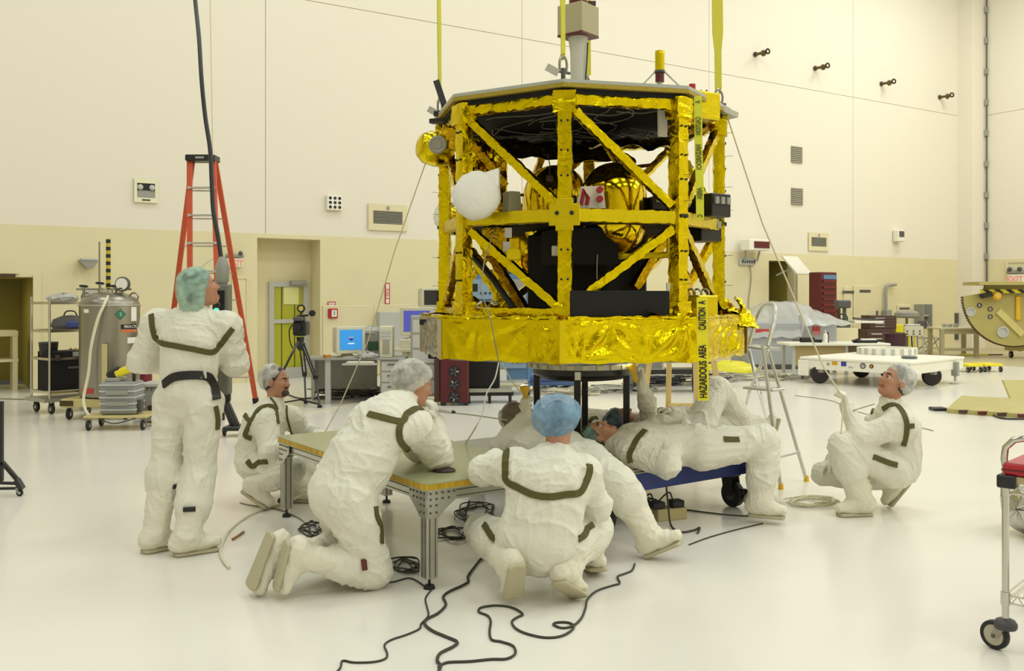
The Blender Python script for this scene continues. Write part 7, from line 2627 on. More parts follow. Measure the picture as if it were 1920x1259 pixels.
M_YSH = mat('yellow_plastic_sheet', 'E3D92A', .3, bump=.5, bscale=6, ridged=True)
t = blob(1370, 702, 'bright yellow plastic cover spread on the floor behind the ladder', .62, .35, .26, M_YSH, 3, 'yellow_cover', 'cover')
MB().beam((-.4, -.36, .02), (.4, -.37, .03), .05, .02).build('folded_hem', M_YSH, t, smooth=0)
t = blob(1275, 706, 'small yellow crumpled sheet among cables behind the easel', .2, .2, .1, M_YSH, 5, 'yellow_sheet', 'cover')
MB().beam((-.1, -.2, .02), (.14, -.2, .03), .04, .015).build('folded_hem', M_YSH, t, smooth=0)
t = thing('yellow_tray', 'dark tray with a yellow handle behind the yellow plastic cover', 'tray', G(1365, 690), .1)
bx(-.45, .45, 0, .4, 0, .12).build('tray', M_BLKP, t, bev=.02)
MB().tube([(-.2, -.03, .1), (-.2, -.05, .16), (.1, -.05, .16), (.1, -.03, .1)], .015, 6).build('handle', M_YEL, t)

# --- wooden easel frame ---
Ye = 10.8
e0 = P(1278, 0, Ye)
o = thing('wooden_easel', 'pale wooden A-frame easel standing behind the lying people', 'easel', (e0.x, Ye, 0))
zt6 = 1.42
xl, xr = P(1210, 0, Ye).x - e0.x, P(1345, 0, Ye).x - e0.x
MB().beam((xl + .12, 0, zt6), (xl - .08, -.05, 0), .06, .035, (0, 1, 0)).build('front_leg', M_WOOD, o, smooth=0, bev=.004)
MB().beam((xr - .12, 0, zt6), (xr + .08, -.05, 0), .06, .035, (0, 1, 0)).build('front_leg', M_WOOD, o, smooth=0, bev=.004)
MB().beam((0 - .11, .15, zt6), (0 - .11, .3, 0), .06, .035, (0, 1, 0)).build('rear_leg', M_WOOD, o, smooth=0, bev=.004)
MB().beam((.18, .15, zt6), (.24, .3, 0), .06, .035, (0, 1, 0)).build('rear_leg', M_WOOD, o, smooth=0, bev=.004)
bx(xl + .05, xr - .05, -.03, .03, zt6 - .06, zt6).build('top_rail', M_WOOD, o, smooth=0)
bx(-.12, .28, .2, .25, P(0, 770, 11).z, P(0, 757, 11).z).build('cross_rail', M_WOOD, o, smooth=0)
bx(xl - .05, -.15, -.05, -.02, .28, .33).build('cross_rail', M_WOOD, o, smooth=0)

# --- aluminium platform step ladder ---
def pipe(parent, name, pts, r=.016, m=M_ALU):
    return MB().tube([Vector(p) for p in pts], r, 8).build(name, m, parent)


f1, f2 = G(1464, 918), G(1512, 903)       # near pair of feet
la = thing('aluminium_step_ladder', 'aluminium platform step ladder with hoop handrail behind the lying legs', 'ladder', (f1.x, f1.y, 0))
o0 = Vector((f1.x, f1.y, 0))
top1, top2 = P(1403, 585, 8.6), P(1448, 578, 8.1)
hoop = smoothpts([P(1400, 660, 8.7), P(1416, 605, 8.7), P(1432, 575, 8.6), P(1452, 573, 8.4), P(1452, 600, 8.1), P(1440, 650, 8.0)], 5)
pipe(la, 'hoop_handrail', [p - o0 for p in hoop], .02)
A1, A2 = P(1430, 648, 7.95), P(1448, 655, 8.15)
pt = P(1430, 648, 8.0).z
pipe(la, 'front_rail', [A1 - o0, f1 - o0 + Vector((0, 0, .01))])
pipe(la, 'front_rail', [P(1440, 655, 8.2) - o0, f2 - o0 + Vector((0, 0, .01))])
b1, b2 = G(1392, 790), G(1440, 800)
pipe(la, 'rear_rail', [P(1440, 655, 8.0) - o0, P(1405, 735, 8.6) - o0, b1 - o0])
pipe(la, 'rear_rail', [P(1403, 650, 8.7) - o0, P(1425, 740, 8.5) - o0, b2 - o0])
for f_, (a_, b_) in (('step', (P(1402, 652, 8.6), P(1446, 652, 8.05))), ('step', (P(1404, 731, 8.3), P(1460, 727, 8.05)))):
    c = (a_ + b_) / 2 - o0
    d_ = (b_ - a_)
    MB().box(c, (d_.length, .17, .025), math.atan2(d_.y, d_.x)).build('step', M_ALU, la, smooth=0, bev=.004)
pipe(la, 'stretcher', [P(1452, 860, 7.75) - o0, P(1500, 848, 7.8) - o0], .01)
pipe(la, 'stretcher', [P(1412, 700, 8.3) - o0, P(1455, 695, 8.0) - o0], .01)
for q in (f1, f2, b1, b2):
    MB().cyl(q - o0, q - o0 + Vector((0, 0, .05)), .024, .02, n=10).build('foot_cap', M_YGLOVE if q is f1 or q is f2 else M_WOOD, la)

# --- big grey container under plastic ---
gc = G(1500, 693)
Yc = gc.y
cx0, cx1 = P(1405, 0, Yc).x, P(1502, 0, Yc).x
rzc = RZ
o = thing('grey_container', 'large grey equipment container draped with clear plastic film', 'container', (cx0, Yc, 0), .03)
wC = cx1 - cx0
zC = P(0, 606, Yc).z
bx(0, wC, 0, 1.6, .1, zC).build('case', mat('container_grey', 'AAADB0', .5), o, bev=.01)
w2 = P(1565, 0, Yc + 1.2).x - cx0
bx(wC, w2, .9, 2.2, .1, zC * 1.03).build('rear_case', mat('container_grey2', 'B5B7BB', .5), o, bev=.01)
bx(-.02, wC + .02, -.02, 1.62, 0, .1).build('skid', M_DGREY, o, smooth=0)
bx(.15, .45, -.01, 0, zC - .22, zC - .14).build('red_label', M_REDLBL, o, smooth=0)
lx = P(1523, 0, Yc + 1.2).x - cx0
bx(lx - .05, lx + .13, .88, .9, zC * .80, zC * .90).build('red_label', M_REDLBL, o, smooth=0)
bx(lx - .07, lx + .15, .87, .9, zC * .72, zC * .79).build('pink_label', mat('pink_label', 'D98A86', .5), o, smooth=0)
# plastic film: a pitched, pleated cover
fm = MB()
nx_, ny_ = 40, 10
top = zC + .46
vs_, fs_ = [], []
for j in range(ny_ + 1):
    for i in range(nx_ + 1):
        u, v = i / nx_, j / ny_
        x = -.08 + (w2 + .16) * u
        y = -.06 + 2.3 * v
        pk = min(1, min(u * 3.2, (1 - u) * 2.4)) * min(1, min(v * 3, (1 - v) * 3) + .02)
        z = zC + .02 + (top - zC) * pk + .02 * math.sin(i * 1.7) * (1 - v) + .015 * math.sin(i * .9 + j)
        if j == 0:
            z = zC - .3 - .05 * abs(math.sin(i * .5)) + (.28 if i > 20 else 0)
            y -= .02
        vs_.append(Vector((x, y, z)))
for j in range(ny_):
    for i in range(nx_):
        a_ = j * (nx_ + 1) + i
        fs_.append((a_, a_ + 1, a_ + nx_ + 2, a_ + nx_ + 1))
fm.add(vs_, fs_)
fm.build('plastic_film', M_PLASTIC, o, smooth=25)
# red tool shelving under the hinged board
gr = W(1460, 550)
pp = CORNER + U * gr[0] + NRM * 1.5
o = thing('dark_red_tool_rack', 'dark red vertical tool rack before the dim doorway', 'tool rack', (pp.x, pp.y, 0), RZ)
hw_ = wsize(1440, 500, 1470, 590)[0] / 2
bx(-hw_, hw_, -.2, .2, 0, P(0, 511, pp.y).z).build('case', M_DRED, o, bev=.02)
for k in range(6):
    z_ = P(0, 528 + k * 11, pp.y).z
    bx(-hw_ * .8, hw_ * .8, -.24, -.2, z_ - .03, z_ + .03).build('drawer_pull', mat('rack_red', '6E1820', .4), o, smooth=0)
bx(-hw_ * .7, hw_ * .9, -.215, -.2, P(0, 524, pp.y).z, P(0, 516, pp.y).z).build('blue_label', M_LBLUE, o, smooth=0)

# --- long white work bench with tools ---
gb = G(1580, 690)
Yb = 19.7
bz_ = P(0, 644, Yb).z
bxl, bxr = P(1478, 0, Yb).x, P(1668, 0, Yb).x
o = thing('long_work_bench', 'long white-topped work bench with tan front behind the white dolly', 'bench', (bxl, Yb, 0), .02)
Lb = bxr - bxl
bx(0, Lb, -.1, .8, bz_ - .05, bz_).build('bench_top', M_WHITE, o, smooth=0, bev=.006)
bx(.1, Lb * .58, 0, .05, .2, bz_ - .05).build('front_panel', mat('bench_tan', 'B29C6A', .5), o, smooth=0)
bx(Lb * .585, Lb * .78, .03, .08, .2, bz_ - .05).build('front_panel', mat('bench_brown', '6E5A3E', .5), o, smooth=0)
for x in (.12, Lb * .58, Lb - .1):
    for y in (.02, .7):
        bx(x - .03, x + .03, y - .03, y + .03, 0, bz_ - .05).build('leg', M_LGREY, o, smooth=0)
XB = XF[o.name]
def on_b(px, y=.2):
    return XB @ Vector((P(px, 0, Yb).x - bxl, y, bz_))


t = thing('black_power_tool', 'black power drill lying on the long white bench', 'power tool', on_b(1520, .1), .1)
MB().beam((-.2, 0, .07), (.12, 0, .07), .1, .11).build('motor_body', M_BLKP, t, bev=.02)
MB().beam((-.36, 0, .06), (-.2, 0, .07), .05, .05).build('chuck', M_DGREY, t, bev=.01)
MB().beam((.05, -.02, .05), (.3, .05, .04), .08, .07).build('handle', M_BLKP, t, bev=.015)
t = thing('spray_bottle', 'white squeeze bottle standing on the long white bench', 'bottle', on_b(1550, .05))
MB().lathe([(0, 0), (.045, 0), (.047, .16), (.03, .2), (.012, .22), (.01, .27), (0, .28)], n=16).build('body', M_PAPER, t)
MB().cyl((0, 0, .2), (0, 0, .235), .02, n=12).build('collar', M_LGREY, t)
t = thing('dark_spray_can', 'slim dark can beside the white squeeze bottle on bench', 'can', on_b(1556, .1))
MB().lathe([(0, 0), (.022, 0), (.022, .2), (.015, .22), (0, .22)], n=12).build('body', M_DRED, t)
MB().cyl((0, 0, .22), (0, 0, .24), .008, n=8).build('nozzle', M_BLKP, t)
t = thing('paper_stack', 'flat stack of white papers on the long bench', 'papers', on_b(1580, .1), .2)
for k in range(3):
    bx(-.2 + .02 * k, .2 + .01 * k, -.12, .12, k * .008, k * .008 + .007).build('sheet', M_PAPER, t, smooth=0)
t = thing('open_tool_case', 'dark open tool case with white papers at the bench right end', 'case', on_b(1622, .15), .1)
bx(-.15, .3, -.12, .15, 0, .06).build('tray', M_BLKP, t, bev=.01)
bx(-.05, .28, -.1, .1, .061, .085).build('papers', M_PAPER, t, smooth=0)
MB().beam((-.2, 0, .03), (-.05, 0, .08), .1, .05).build('grip', M_BLKP, t, bev=.01)
# milling/drill machine
t = thing('bench_drill', 'green grey bench drill press with black hand wheel beyond the bench', 'machine', (P(1577, 0, 23).x, 23, 0))
bx(-.25, .35, -.2, .3, 0, .9).build('cabinet', M_TAN2, t, bev=.01)
MB().cyl((.12, .1, .9), (.12, .1, 1.5), .045, n=12).build('column', mat('machine_green', '5E6A56', .5), t)
MB().bb(-.12, .22, -.1, .2, 1.38, 1.58).build('head', M_DGREY, t, bev=.03)
MB().torus((-.02, -.16, 1.12), .12, .016, (0, 1, 0), 22, 8).beam((-.12, -.16, 1.12), (.1, -.16, 1.12), .02, .02).build('hand_wheel', M_BLKP, t)
MB().bb(-.1, .2, -.1, .2, .9, 1.0).build('foot', mat('machine_green', '5E6A56', .5), t, bev=.01)
bx(.25, .95, -.25, .25, 1.02, 1.07).build('side_table', M_WHITE, t, smooth=0)
MB().beam((.3, 0, 1.13), (.95, 0, 1.07), .08, .05).build('long_tool', M_DGREY, t, smooth=0)
# brown tool chest
Yt2 = 25.5
tx0, tx1 = P(1630, 0, Yt2).x, P(1682, 0, Yt2).x
t = thing('brown_tool_chest', 'dark brown two tier tool chest with pale drawer handles', 'tool chest', (tx0, Yt2, 0), .05)
zc1, zc2 = P(0, 618, Yt2).z, P(0, 592, Yt2).z
wT = tx1 - tx0
bx(-.1, wT * .9, -.05, .6, .08, zc1).build('lower_cabinet', M_BROWN, t, bev=.01)
bx(0, wT, 0, .55, zc1, zc2).build('upper_chest', M_BROWN, t, bev=.01)
for k in range(5):
    z_ = zc1 - .08 - k * .13
    d_ = sub(bx(-.08, wT * .88, -.062, -.05, z_ - .1, z_).build('drawer', mat('drawer_brown', '54372A', .4), t, bev=.004))
    bx(.03, .32, -.08, -.062, z_ - .06, z_ - .03).build('handle', M_LGREY, d_, smooth=0)
for k in range(4):
    z_ = zc2 - .05 - k * .075
    d_ = sub(bx(.03, wT - .03, -.012, 0, z_ - .06, z_).build('drawer', mat('drawer_brown', '54372A', .4), t, bev=.004))
    bx(.16, .42, -.03, -.012, z_ - .035, z_ - .015).build('handle', M_LGREY, d_, smooth=0)
for x in (0, wT * .8):
    for y in (.05, .5):
        caster(t, x, y, -.0, .035, .016)
t = thing('dark_red_drum', 'dark maroon round bin beside the brown tool chest', 'bin', (P(1678, 0, 24).x, 24, 0))
MB().lathe([(0, .35), (.2, .35), (.23, .4), (.24, .72), (.2, .74), (.19, .4), (0, .39)], n=20, sx=1.15).build('bin', mat('maroon_plastic', '3A1420', .4), t)
MB().cyl((0, 0, 0), (0, 0, .35), .04, n=10).build('stem', M_DGREY, t)
MB().lathe([(0, 0), (.2, 0), (.2, .03), (0, .04)], n=18).build('base', M_DGREY, t)
t = thing('round_stool_seat', 'grey round cushion stool behind the power cart', 'stool', (P(1700, 0, 27.2).x, 27.2, 0))
MB().lathe([(0, 1.05), (.3, 1.05), (.34, 1.1), (.34, 1.2), (.25, 1.26), (0, 1.26)], n=22).build('seat', M_GREY, t)
MB().cyl((0, 0, .1), (0, 0, 1.05), .04, n=10).build('column', M_STEEL, t)
for k in range(5):
    a_ = k * 2 * math.pi / 5
    MB().beam((0, 0, .12), (.3 * math.cos(a_), .3 * math.sin(a_), .03), .04, .03).build('foot', M_DGREY, t)
# yellow power cart
Yq = 26
t = thing('yellow_power_cart', 'yellow framed cart with pale instrument box on top', 'cart', (P(1708, 0, Yq).x, Yq, 0))
wq = 18 / FPX * Yq
zq0, zq1 = P(0, 630, Yq).z, P(0, 612, Yq).z
bx(-wq, wq, -.2, .2, zq0, zq1).build('instrument_box', M_BEIGE, t, bev=.01)
for k in range(6):
    MB().cyl((-wq * .7 + (k % 3) * wq * .65, -.2, zq0 + .06 + (k // 3) * .08), (-wq * .7 + (k % 3) * wq * .65, -.22, zq0 + .06 + (k // 3) * .08), .022, n=10).build('knob', M_DGREY, t)
bx(-wq * 1.9, -wq * 1.05, -.2, .2, .1, zq1 + .05).build('yellow_cabinet', M_YEL, t, bev=.015)
bx(-wq * .8, wq * .8, -.15, .15, zq1, zq1 + .06).build('top_unit', M_LGREY, t, bev=.02)
for x in (-wq * .9, wq * .9):
    MB().beam((x, -.15, zq0), (x * 1.2, -.2, .03), .03, .03).build('leg', M_LGREY, t)
    MB().beam((x, .15, zq0), (x * 1.2, .2, .03), .03, .03).build('leg', M_LGREY, t)
for k in range(3):
    MB().tube(smoothpts([(-.1 + k * .08, -.1, zq0), (-.12 + k * .08, -.14, .5), (-.05 + k * .06, -.1, .05)], 4), .022, 6).build('hanging_cable', M_YEL if k != 1 else M_CABLE, t)
# folding chair
Yf = 27.5
t = thing('folding_chair', 'grey metal folding chair beside the beige table', 'chair', (P(1742, 0, Yf).x, Yf, 0), .5)
bx(-.22, .22, -.22, .2, .44, .47).build('seat', M_GREY, t, bev=.01)
MB().rings([[Vector((x, .24 + .02 * abs(x) * 4, .72)), Vector((x, .22 + .02 * abs(x) * 4, .72)), Vector((x, .25 + .02 * abs(x) * 4, .95)), Vector((x, .27 + .02 * abs(x) * 4, .95))] for x in (-.23, -.1, 0, .1, .23)]).build('backrest', M_DGREY, t, smooth=0)
for x in (-.23, .23):
    pipe(t, 'front_leg', [(x, .27, .95), (x, -.2, 0.015)], .013, M_GREY)
    pipe(t, 'rear_leg', [(x * .9, -.18, .44), (x * .9, .3, 0.015)], .013, M_GREY)
pipe(t, 'stretcher', [(-.23, -.12, .16), (.23, -.12, .16)], .01, M_GREY)
pipe(t, 'stretcher', [(-.2, .22, .16), (.2, .22, .16)], .01, M_GREY)
# beige table
Yg = 26.2
x0, x1 = P(1754, 0, Yg).x, P(1824, 0, Yg).x
zg = P(0, 614, Yg).z
t = thing('beige_table', 'beige framed table near the end wall beside the folding chair', 'table', (x0, Yg, 0), .02)
wg = x1 - x0
bx(-.02, wg + .05, -.3, .5, zg - .05, zg).build('table_top', mat('table_beige', 'DCD3B2', .5), t, bev=.006)
for x in (.06, wg - .02):
    for y in (-.25, .45):
        bx(x - .05, x + .05, y - .05, y + .05, 0, zg - .05).build('leg', mat('table_beige2', 'BDB592', .5), t, smooth=0)
bx(.06, wg, -.27, -.23, .16, .24).build('lower_rail', mat('table_beige2', 'BDB592', .5), t, smooth=0)
bx(.06, wg, -.27, -.23, zg - .18, zg - .05).build('apron', mat('table_beige2', 'BDB592', .5), t, smooth=0)
for k in range(3):
    b_ = thing('small_test_block', ['first small grey block on the beige table, nearest the chair', 'middle small grey block in the row on the beige table', 'last small grey block on the beige table, toward the fixture'][k], 'block', XF[t.name] @ Vector((.25 + .16 * k, 0, zg)), 0, 'small blocks on the beige table')
    bx(-.05, .05, -.05, .05, 0, .1).build('block', M_LGREY, b_, bev=.006)
    bx(-.03, .03, -.054, -.05, .03, .07).build('face_label', M_GREY, b_, smooth=0)

# --- white transport dolly ---
Ydl = 11.0
c0 = P(1520, 697, 11.2); c1 = P(1702, 718, 10.4); c2 = P(1810, 668, 13.2); c3 = P(1640, 655, 14.0)
ztop = .5
K = [G(1499, 669, ztop), G(1709, 679.5, ztop), G(1813, 669, ztop)]
# right-angled plan from the two visible edges
ex = (K[1] - K[0]); ey0 = (K[2] - K[1])
Lx = ex.length
ux = ex.normalized(); uy = Vector((-ux.y, ux.x, 0))
Ly = ey0.dot(uy)
dlz = math.atan2(ux.y, ux.x)
dl = thing('white_dolly', 'low white transport dolly with large black wheels, stickers and ring on top', 'dolly', (K[0].x, K[0].y, 0), dlz)
XQ = XF[dl.name]
bx(0, Lx, 0, Ly, ztop - .05, ztop).build('deck', M_WHITE, dl, bev=.01)
zbt = .27
bx(.02, Lx - .02, .02, .1, zbt, ztop - .05).build('front_beam', M_WHITE, dl, bev=.008)
bx(.02, Lx - .02, Ly - .1, Ly - .02, zbt, ztop - .05).build('rear_beam', M_WHITE, dl, bev=.008)
bx(.02, .1, .1, Ly - .1, zbt, ztop - .05).build('side_beam', M_WHITE, dl, bev=.008)
bx(Lx - .1, Lx - .02, .1, Ly - .1, zbt, ztop - .05).build('side_beam', M_WHITE, dl, bev=.008)
M_MAR = mat('maroon_rubber', '1E1216', .3)
for (x, y) in ((.36, .12), (.3, Ly - .45), (Lx - .14, Ly * .5), (Lx * .55, Ly * .55)):
    wh = sub(bx(x - .09, x + .09, y - .07, y + .07, zbt - .06, zbt).build('wheel_mount', M_GREY, dl, bev=.006))
    MB().lathe([(0, -.05), (.16, -.05), (.175, -.03), (.18, 0), (.175, .03), (.16, .05), (0, .05)], (x, y - .0, .18), (.72, -.7, 0), 28).build('wheel', M_MAR, wh)
    MB().lathe([(0, -.065), (.04, -.065), (.05, -.05), (0, -.05)], (x, y, .18), (.72, -.7, 0), 14).build('hub', M_STEEL, wh)
bx(-.02, .2, -.03, .12, .14, ztop - .06).build('corner_leg', M_WHITE, dl, bev=.01)
MB().cyl((.04, .04, .06), (.04, .04, .14), .03, n=10).build('jack_foot', M_DGREY, dl)
jl = sub(bx(Lx - .06, Lx + .06, Ly - .5, Ly - .4, .15, ztop - .08).build('jack_bracket', M_GREY, dl, bev=.01))
MB().cyl((Lx, Ly - .45, .05), (Lx, Ly - .45, .24), .025, n=10).cyl((Lx, Ly - .45, 0), (Lx, Ly - .45, .015), .1, n=18).build('jack_screw', M_LGREY, jl)
bx(Lx - .3, Lx - .12, .3, .36, zbt - .06, zbt + .01).build('yellow_block', M_YEL, dl, smooth=0)
def sticker(x, z, w, h, nm, m, round_=False):
    if round_:
        return MB().cyl((x, .02, z), (x, .015, z), w / 2, n=20).build(nm, m, dl)
    return bx(x - w / 2, x + w / 2, .014, .02, z - h / 2, z + h / 2).build(nm, m, dl, smooth=0)


def fx(px):
    d_ = ray(px, 690); o_ = Vector((0, 0, CAMZ))
    n_ = uy; kq = ((K[0] - o_).dot(n_)) / d_.dot(n_)
    return ((o_ + d_ * kq) - K[0]).dot(ux)


zm = .385
sticker(fx(1552), zm, .05, .05, 'small_sticker', M_GREY)
sticker(fx(1564), zm + .02, .11, .065, 'orange_sticker', mat('sticker_orange', 'D9A21E', .5))
s1 = sticker(fx(1581), zm + .02, .1, .09, 'blue_sticker', mat('sticker_blue', '3A449A', .5))
sticker(fx(1594), zm - .04, .09, .03, 'pale_sticker', M_LGREY)
s2 = sub(sticker(fx(1617), zm + .0, .11, .1, 'round_sticker', M_DGREY, True))
MB().cyl((fx(1617), .0145, zm), (fx(1617), .012, zm), .035, n=18).build('emblem_field', M_LGREY, s2)
MB().torus((fx(1617), .012, zm), .022, .004, (0, 1, .4), 16, 5).build('emblem_ring', M_RED, s2)
s3 = sub(sticker(fx(1633), zm, .08, .08, 'round_sticker', M_BROWN, True))
MB().prism([(-.025, -.018), (.025, -.018), (0, .028)], 0, .003, frame((fx(1633), .0145, zm), (1, 0, 0), (0, 0, 1))).build('emblem_field', mat('sticker_orange', 'D9A21E', .5), s3, smooth=0)
rc_ = G(1663, 664, ztop)
rl = XQ.inverted() @ rc_
rr_ = 53 / FPX * rc_.y
hr = .13
rg = sub(MB().lathe([(rr_ * .86, ztop + .001), (rr_, ztop + .001), (rr_, ztop + hr), (rr_ * .86, ztop + hr)], (rl.x, rl.y, 0), n=44).build('mount_ring', M_WHITE, dl))
for k in range(20):
    a_ = k * 2 * math.pi / 20
    MB().box((rl.x + rr_ * 1.005 * math.cos(a_), rl.y + rr_ * 1.005 * math.sin(a_), ztop + hr * .5), (.012, .07, hr * .9), a_).build('ring_pad', M_LGREY, rg, smooth=0)
q = XQ.inverted() @ G(1705, 673, ztop)
t = thing('grey_puck', 'flat blue grey puck on the white dolly deck', 'puck', XQ @ Vector((q.x, q.y, ztop)))
MB().lathe([(0, 0), (.13, 0), (.14, .015), (.14, .04), (.12, .05), (0, .05)], n=22).build('puck', mat('slate', '5A6468', .4), t)
MB().torus((0, 0, .045), .1, .006, n=20, m=6).build('top_ring', M_DGREY, t)
t = thing('under_dolly_bundle', 'dark cable bundle under the right end of the white dolly', 'cables', G(1724, 722) + Vector((0, .6, 0)))
MB().tube(smoothpts([(-.25, 0, .22), (-.1, .05, .16), (.1, 0, .17), (.3, .02, .23)], 4), .04, 8).build('bundle', M_DGREY, t)
MB().cyl((0, 0, .17), (0, 0, .27), .01, n=6).build('tie', M_ROPE, t)

# --- olive rotation fixture at the right edge ---
Yo = 25.0
oc0 = P(1900, 545, Yo)
fxn = thing('rotation_fixture', 'big olive half-disc rotation fixture with hazard stripes, at right edge', 'fixture', (oc0.x, Yo, 0), -.05)
ro = 93 / FPX * Yo
za = P(0, 556, Yo).z
hd_ = [(-ro * 1.0, za)] + [(ro * math.cos(a) * 1.0, za + ro * .98 * math.sin(a)) for a in [math.pi + i * math.pi / 40 for i in range(41)]]
Mx = Matrix(((1, 0, 0, 0), (0, 0, 1, 0), (0, 1, 0, 0), (0, 0, 0, 1)))
pd_ = [(-ro, za + .0)] + [(ro * math.cos(a), za + ro * math.sin(a)) for a in [math.pi + i * math.pi / 40 for i in range(1, 40)]] + [(ro, za), (ro, za + .32), (-ro * .55, za + .32), (-ro * .62, za + .08)]
dsk = sub(MB().prism(pd_, -.04, .04, Mx).build('half_disc', M_PRIMER, fxn, smooth=0))
te = MB()
for i in range(60):
    a = math.pi + (i + .5) * math.pi / 60
    te.box((ro * 1.005 * math.cos(a), 0, za + ro * 1.005 * math.sin(a)), (.06, .07, .05), R=Matrix.Rotation(-a, 3, 'Y'))
te = te.build('gear_tooth', M_BROWN, dsk, smooth=0); te['kind'] = 'stuff'
for (px, py, r_, nm, m) in ((1822, 585, .125, 'lightening_hole', M_LGREY), (1858, 580, .06, 'bushing', M_BROWN), (1858, 594, .06, 'bushing', M_BROWN), (1838, 573, .06, 'bushing', M_RUB), (1881, 623, .155, 'lightening_hole', M_LGREY)):
    q = P(px, py, Yo - .05); x_, z_ = q.x - oc0.x, q.z
    MB().lathe([(r_ * .7, 0), (r_, 0), (r_, .03), (r_ * .7, .03)], (x_, -.07, z_), (0, 1, 0), 20).build(nm, m, dsk)
    MB().cyl((x_, -.045, z_), (x_, -.041, z_), r_ * .7, n=18).build('hole_face', M_LGREY if r_ > .05 else M_PRIMER, dsk)
zt7, zt8 = P(0, 529, Yo).z, P(0, 535, Yo).z
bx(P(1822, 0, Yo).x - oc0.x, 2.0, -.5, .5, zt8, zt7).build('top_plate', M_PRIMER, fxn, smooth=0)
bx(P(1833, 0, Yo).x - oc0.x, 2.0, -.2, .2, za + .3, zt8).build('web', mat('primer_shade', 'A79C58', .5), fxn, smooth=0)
hz0 = P(1833, 0, Yo).x - oc0.x
hs_ = sub(bx(hz0, 2.0, -.22, -.2, P(0, 550, Yo).z, P(0, 543, Yo).z).build('hazard_band', M_YEL, fxn, smooth=0))
zb0, zb1 = P(0, 550, Yo).z, P(0, 543, Yo).z
for k in range(7):
    x_ = hz0 + .04 + k * .3
    MB().prism([(x_ + .13, zb0), (x_ + .27, zb0), (x_ + .15, zb1), (x_, zb1)], -.224, -.2205, Mx).build('black_stripe', M_BLKP, hs_, smooth=0)
MB().beam((P(1835, 0, Yo).x - oc0.x, -.2, P(0, 556, Yo).z), (P(1853, 0, Yo).x - oc0.x, -.2, P(0, 551, Yo).z), .2, .12).build('clamp', M_BLKP, fxn, bev=.01)
MB().lathe([(0, 0), (.1, 0), (.12, .06), (.08, .12), (0, .12)], (P(1862, 0, Yo).x - oc0.x, -.2, P(0, 556, Yo).z), (0, -1, .3), 14).build('yellow_knob', M_YGLOVE, fxn)
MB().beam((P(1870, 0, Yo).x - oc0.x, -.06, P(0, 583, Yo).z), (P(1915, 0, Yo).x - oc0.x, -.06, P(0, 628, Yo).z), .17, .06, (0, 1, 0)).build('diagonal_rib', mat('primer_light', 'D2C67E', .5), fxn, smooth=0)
bx(P(1902, 0, Yo).x - oc0.x, P(1910, 0, Yo).x - oc0.x, -.1, -.04, P(0, 600, Yo).z, P(0, 556, Yo).z).build('yellow_stop', M_YGLOVE, fxn, bev=.01)
for x in (.3, 1.2):
    MB().beam((x, .1, za), (x + .1, .5, .2), .12, .12, (0, 1, 0)).build('support_leg', M_PRIMER, fxn, smooth=0)
bx(.1, 2.0, .4, .7, .2, .32).build('base_beam', M_PRIMER, fxn, smooth=0)
cq = P(1915, 650, 16.0)
caster(fxn, .2, .55, 0, .088, .04); caster(fxn, 1.5, .55, 0, .088, .04)

# --- yellow low trolleys behind the dolly ---
for k, (px0, px1, py, lab) in enumerate(((1812, 1842, 699, 'low yellow trolley nearest the white dolly'), (1843, 1880, 698, 'low yellow trolley farther along toward the end wall'))):
    g = G((px0 + px1) / 2, py)
    t = thing('yellow_trolley', lab, 'trolley', (g.x, g.y, 0), .1, 'low yellow trolleys')
    w_ = (px1 - px0) / 2 / FPX * g.y
    bx(-w_, w_, -.05, .5, .13, .18).build('deck', M_YEL, t, bev=.008)
    for x in (-w_ * .85, w_ * .85):
        for y in (0, .42):
            caster(t, x, y, 0, .055, .025)
g = G(1835, 668)
t = thing('yellow_floor_bar', 'thin yellow and dark bar on the worn floor beyond the dolly', 'bar', (g.x, g.y, 0), .1)
bx(-.55, .25, -.06, .06, .02, .06).build('bar', M_YEL, t, bev=.008)
bx(.25, .7, -.05, .05, .02, .05).build('dark_end', M_BROWN, t, bev=.008)
# --- olive ramp boards on the floor at right ---
k0, k1 = G(1775, 775), G(1960, 788)
r0, r1 = G(1803, 742, .12), G(1960, 752, .12)
t = thing('olive_ramp', 'flat olive painted ramp board with black corner pad on floor', 'ramp', (k0.x, k0.y, 0))
o0 = Vector((k0.x, k0.y, 0))
a_, b_, c_, d_ = k0 - o0, k1 - o0, r1 - o0, r0 - o0
MB().add([a_ + Vector((0, 0, .06)), b_ + Vector((0, 0, .06)), c_, d_, a_, b_, Vector((c_.x, c_.y, 0)), Vector((d_.x, d_.y, 0))], [(0, 1, 2, 3), (7, 6, 5, 4), (0, 4, 5, 1), (1, 5, 6, 2), (2, 6, 7, 3), (3, 7, 4, 0)]).build('ramp_board', M_PRIMER, t, smooth=0)
q = G(1759, 770) - o0
MB().bb(q.x - .1, q.x + .1, q.y - .1, q.y + .1, 0, .045).build('black_pad', M_BLKP, t, bev=.01)
for k in range(4):
    q = a_.lerp(b_, .18 + .2 * k)
    MB().box(q + Vector((0, -.02, .04)), (.16, .03, .05), .07).build('edge_clamp', [M_BROWN, M_DRED][k % 2], t, bev=.008)
hs2 = smoothpts([G(1850, 772, .01), G(1868, 782, .01), G(1890, 786, .01), G(1935, 786, .01)], 5)
tag(MB().tube(hs2, .014, 8).build('black_hose', M_BLKP), 'black hose lying along the olive ramp edge', 'hose')
e0_, e1_ = G(1905, 742, .121), G(1960, 700, .25)
t = thing('olive_leaning_sheet', 'second olive sheet propped behind the floor ramp at right edge', 'board', (e0_.x, e0_.y, 0))
o0 = Vector((e0_.x, e0_.y, 0))
